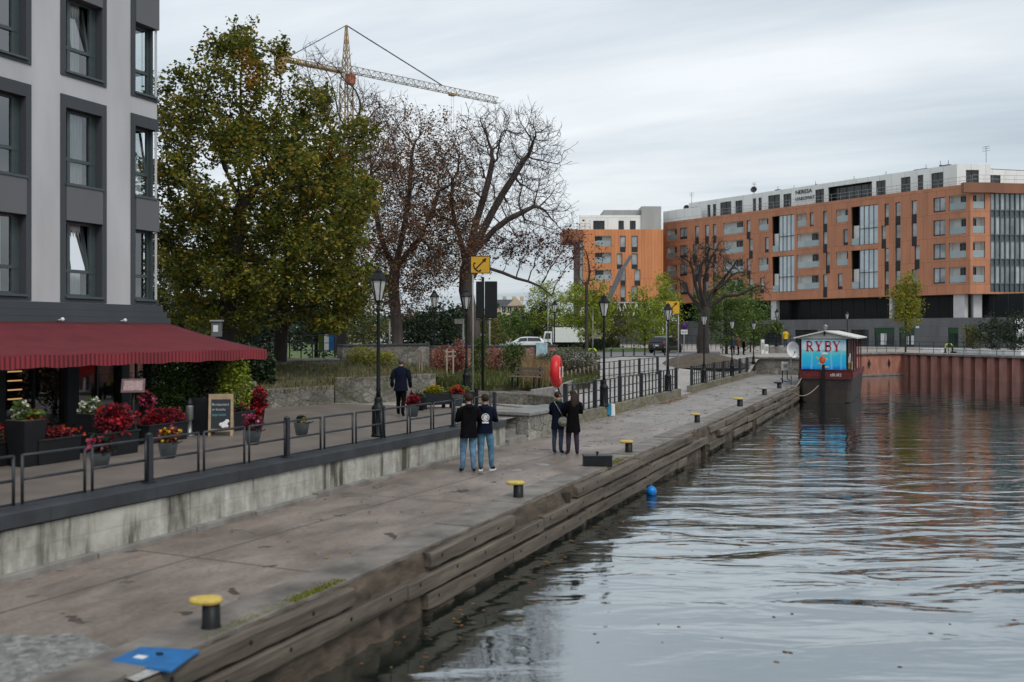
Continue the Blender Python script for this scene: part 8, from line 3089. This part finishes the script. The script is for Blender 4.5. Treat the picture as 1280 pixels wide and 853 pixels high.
# banner: print of a blue sea with light rays, lettering, a red fish
bm_, nt, b = newmat('banner_print')
sep = nt.nodes.new('ShaderNodeSeparateXYZ'); nt.links.new(nt.nodes.new('ShaderNodeNewGeometry').outputs['Position'], sep.inputs[0])
mr = nt.nodes.new('ShaderNodeMapRange'); mr.inputs['From Min'].default_value = 1.0; mr.inputs['From Max'].default_value = 2.76
nz = noise(nt, wpos(nt), 2.2, 3)
zz_ = math_n(nt, 'ADD', sep.outputs['Z'], math_n(nt, 'MULTIPLY', math_n(nt, 'SUBTRACT', nz, .5), .5)); nt.links.new(zz_, mr.inputs['Value'])
cr_ = ramp(nt, mr.outputs[0], [(0, (.0, .16, .62)), (.12, (.0, .42, .85)), (.45, (.02, .56, .78)), (.62, (.2, .64, .70)), (.66, (.55, .72, .80)), (.8, (.60, .74, .86)), (1, (.16, .54, .72))])
wv = nt.nodes.new('ShaderNodeTexWave'); wv.inputs['Scale'].default_value = .55; wv.inputs['Distortion'].default_value = 3; wv.inputs['Detail'].default_value = 2
nt.links.new(wpos(nt, (1, 1, .4)), wv.inputs['Vector'])
cc = mix(nt, ramp(nt, wv.outputs['Fac'], [(.86, (0, 0, 0)), (1, (.45, .45, .45))]).outputs[0], cr_.outputs[0], (.35, .66, .72))
nt.links.new(cc, b.inputs['Base Color']); b.inputs['Roughness'].default_value = .5
X0, X1, Z0, Z1 = .32, 2.82, 1.0, 2.76
YB_ = BY - .10
mb = MB(); mb.box(X0, X1, YB_ - .02, YB_ + .02, Z0, Z1)
mb.build('banner', bm_, bo)


def stroke(mb, o, s, pts, w, d0, mi=0):
    for a, b2 in zip(pts[:-1], pts[1:]):
        mb.bar((o[0] + a[0] * s, d0, o[1] + a[1] * s), (o[0] + b2[0] * s, d0, o[1] + b2[1] * s), w * s, .012, mi, up=Vector((0, -1, 0)))


def arc(cx, cy, rx, ry, a0, a1, n=9): return [(cx + rx * math.cos(a0 + (a1 - a0) * i / n), cy + ry * math.sin(a0 + (a1 - a0) * i / n)) for i in range(n + 1)]


def letter(mb, ch, o, s, d0, gw=0.0):
    b = .17 + gw; t = .08 + gw; sf = .055 + gw
    h = math.pi / 2
    if ch in 'RB':
        stroke(mb, o, s, [(.17, 0), (.17, 1)], b, d0); stroke(mb, o, s, [(.02, .03), (.34, .03)], sf, d0); stroke(mb, o, s, [(.02, .97), (.45, .97)], sf, d0)
        stroke(mb, o, s, [(.2, .97), (.42, .96)] + arc(.42, .74, .17, .22, h, -h) + [(.2, .52)], t + .03, d0)
        if ch == 'R': stroke(mb, o, s, [(.36, .52), (.68, .03)], b, d0); stroke(mb, o, s, [(.6, .03), (.78, .03)], sf, d0)
        else: stroke(mb, o, s, [(.2, .52), (.42, .52)] + arc(.42, .27, .2, .25, h, -h) + [(.1, .03)], t + .03, d0)
    if ch == 'Y':
        stroke(mb, o, s, [(.12, .97), (.38, .47)], b, d0); stroke(mb, o, s, [(.64, .97), (.38, .47)], t, d0); stroke(mb, o, s, [(.38, .5), (.38, 0)], b, d0)
        stroke(mb, o, s, [(.22, .03), (.54, .03)], sf, d0); stroke(mb, o, s, [(-.02, .97), (.28, .97)], sf, d0); stroke(mb, o, s, [(.52, .97), (.78, .97)], sf, d0)


lp = [('R', .56), ('Y', 1.07), ('B', 1.60), ('Y', 2.07)]
mb = MB()
for ch, x in lp: letter(mb, ch, (x, 2.06), .60, YB_ - .026, .07)
mb.build('letter_halo', m_white, bo)
mb = MB()
for ch, x in lp: letter(mb, ch, (x, 2.06), .60, YB_ - .034)
mb.build('lettering', M('letter_red', (.42, .02, .05), .5, .1, 3), bo)
mb = MB()
mb.ball((1.50, YB_ - .03, 1.56), (.16, .012, .23), 20, 10, 0)
mb.ball((1.53, YB_ - .036, 1.60), (.10, .012, .16), 16, 8, 1)
for pts in ([(1.33, 1.62), (1.14, 1.78), (1.20, 1.55)], [(1.36, 1.42), (1.18, 1.30), (1.42, 1.30)], [(1.44, 1.80), (1.38, 1.95), (1.56, 1.84)], [(1.66, 1.62), (1.82, 1.70), (1.78, 1.5)], [(1.46, 1.34), (1.40, 1.14), (1.66, 1.18)]):
    mb.prism([(a, z) for a, z in pts], (0, YB_ - .022, 0), (1, 0, 0), (0, 0, 1), (0, -1, 0), 0, .008, 2)
mb.ball((1.62, YB_ - .03, 1.92), (.20, .01, .07), 16, 6, 3); mb.ball((1.66, YB_ - .03, 1.13), (.22, .01, .05), 16, 6, 2)
mb.build('fish_picture', [M('fish_red', (.55, .05, .02), .5, .1, 6), M('fish_orange', (.65, .16, .03), .5, .1, 6), M('fin_yellow', (.62, .5, .18), .5, .15, 6), m_white], bo)
# stern writing
text_mesh('stern_number', 'zBU82', .24, m_white, bo, (1.92, BY - .058, .60), (1, 0, 0), (0, 0, 1), (0, -1, 0), .006)
text_mesh('stern_name', 'HANIA-ANI', .30, M('faded_red', (.22, .03, .03), .6, .2, 6), bo, (.42, BY - .058, .57), (1, 0, 0), (0, 0, 1), (0, -1, 0), .006)
# mooring rope
pb_ = on(985, 492, .0)
r0_ = Vector((bc - .35, BY - .12, .05)); r1_ = Vector((-.12, 57.2, .12))
mb = MB(); N = 18
mb.tube([r0_.lerp(r1_, i / N) - Vector((0, 0, .55 * math.sin(math.pi * i / N))) for i in range(N + 1)], .028, 6)
ro = mb.build('mooring_rope', M('rope', (.28, .22, .18), .9, .3, 20))
tag(ro, 'slack mooring rope from the boat stern to the quay edge', 'rope')
mb = MB(); a_, b_ = Vector((.3, BY - .1, .45)), Vector((-.1, 59.2, .1)); mb.tube([a_.lerp(b_, i / 10) - Vector((0, 0, .25 * math.sin(math.pi * i / 10))) for i in range(11)], .025, 6)
tag(mb.build('mooring_rope', M('rope_pale', (.36, .32, .27), .9, .3, 20)), 'short mooring rope at the left corner of the boat', 'rope')
# dish on its post and meter box at the quay's end
p = on(989, 482, 0)
Yd = F * EYE / (482 - HZ)
t = thing('satellite_dish', 'white oval satellite dish on a post left of the boat banner', 'satellite dish', p)
c = at(991, 438, Yd - .2)
mb = MB(); mb.tube([p, (p.x, p.y, c.z)], .035, 8); mb.build('post', m_steel, t)
mtd = Matrix.Rotation(ANG, 3, 'Z') @ Matrix.Rotation(R(78), 3, 'X') @ Matrix.Diagonal((.80, 1, 1))
mb = MB(); mb.lathe([(0, .0), (.25, .02), (.42, .08), (.5, .13), (.48, .14), (.4, .1), (.24, .045), (0, .025)], 24, c, mtx=mtd); mb.build('dish', m_white, t, smooth=True)
mb = MB(); q = Vector(c) + Matrix.Rotation(ANG, 3, 'Z') @ Vector((0, -.42, -.1)); mb.bar(c - Vector((0, 0, .4)), q, .025, .025); mb.obox(q, (.07, .1, .07), ANG); mb.build('receiver_arm', m_dark, t)
p = on(981, 479, 0); Yd = F * EYE / (479 - HZ)
t = thing('meter_box', 'small white meter box on a dark bent pipe stand at the quay end', 'meter box', p, ANG)
k_ = Yd / F
mb = MB(); mb.tube([(-.15, 0, .0), (-.15, 0, .95), (.15, 0, .95), (.15, 0, .25), (.4, 0, .12)], .03, 6); mb.tube([(-.25, 0, .3), (-.1, 0, .12), (.4, 0, .05)], .03, 6); mb.build('stand', m_black, t, local=True)
mb = MB(); mb.obox((0, -.04, 1.05), (.40, .2, .54)); mb.build('box', m_white, t, local=True, bevel=.02)
mb = MB(); mb.obox((0, -.145, 1.08), (.25, .012, .22)); mb.build('label', m_pole, t, local=True)
# ================================================================= daylight, sky, camera
SUN_EL, SUN_AZ = R(50), R(125)           # azimuth measured from +y towards +x of the scene
w = bpy.data.worlds.new('World')
SC.world = w
w.use_nodes = True
nt = w.node_tree
bg = nt.nodes['Background']
sky = nt.nodes.new('ShaderNodeTexSky')
sky.sky_type = 'NISHITA'
sky.sun_disc = False
sky.sun_elevation = SUN_EL
sky.sun_rotation = SUN_AZ
sky.air_density = 1.2; sky.dust_density = 3.0; sky.ozone_density = 1.5
tc = nt.nodes.new('ShaderNodeTexCoord').outputs['Generated']
sep = nt.nodes.new('ShaderNodeSeparateXYZ'); nt.links.new(tc, sep.inputs[0])
zc_ = math_n(nt, 'ADD', math_n(nt, 'MAXIMUM', sep.outputs['Z'], 0.0), .16)
cx_ = math_n(nt, 'DIVIDE', sep.outputs['X'], zc_); cy_ = math_n(nt, 'DIVIDE', sep.outputs['Y'], zc_)
cb = nt.nodes.new('ShaderNodeCombineXYZ'); nt.links.new(cx_, cb.inputs[0]); nt.links.new(cy_, cb.inputs[1])
mp = nt.nodes.new('ShaderNodeMapping'); mp.inputs['Rotation'].default_value = (0, 0, -ANG + R(12)); mp.inputs['Scale'].default_value = (.36, 1.15, 1); mp.inputs['Location'].default_value = (1.3, .35, 0)
nt.links.new(cb.outputs[0], mp.inputs[0])
n1 = noise(nt, mp.outputs[0], 1.0, 7, .55, .35)
n2 = noise(nt, mp.outputs[0], .28, 2, .5)
f = math_n(nt, 'ADD', math_n(nt, 'MULTIPLY', n1, .62), math_n(nt, 'MULTIPLY', n2, .38))
cl = ramp(nt, f, [(.40, (4.0, 4.65, 5.2)), (.465, (5.2, 5.85, 6.4)), (.525, (6.5, 7.0, 7.4)), (.61, (8.4, 8.7, 8.85))])
nt.links.new(mix(nt, .82, sky.outputs[0], cl.outputs[0]), bg.inputs['Color'])
bg.inputs['Strength'].default_value = .115
ld = bpy.data.lights.new('sun', 'SUN')
ld.energy = 1.35; ld.angle = R(25); ld.color = (1, .96, .9)
lo_ = bpy.data.objects.new('sun', ld)
COL.objects.link(lo_)
sd = Vector((math.sin(SUN_AZ) * math.cos(SUN_EL), math.cos(SUN_AZ) * math.cos(SUN_EL), math.sin(SUN_EL)))
lo_.rotation_euler = sd.to_track_quat('Z', 'Y').to_euler()

cd = bpy.data.cameras.new('camera')
cd.sensor_width = 36.0
cd.lens = 36.0 * F / 1280.0
cd.shift_y = -(426.5 - HZ) / 1280.0
cd.clip_start = .1; cd.clip_end = 6000
cd.dof.use_dof = True
cd.dof.focus_distance = 42.0
cd.dof.aperture_fstop = 1.0
co = bpy.data.objects.new('camera', cd)
COL.objects.link(co)
co.location = (CX, 0, EYE)
co.rotation_euler = (R(90), 0, ANG)
SC.camera = co
SC.view_settings.view_transform = 'Standard'
SC.view_settings.look = 'None'
SC.view_settings.exposure = 0.10
SC.view_settings.gamma = 1.0
SC.view_settings.use_curve_mapping = False
SC.cycles.use_denoising = True
SC.cycles.max_bounces = 6
SC.cycles.transparent_max_bounces = 12
SC.cycles.caustics_reflective = False
SC.cycles.caustics_refractive = False
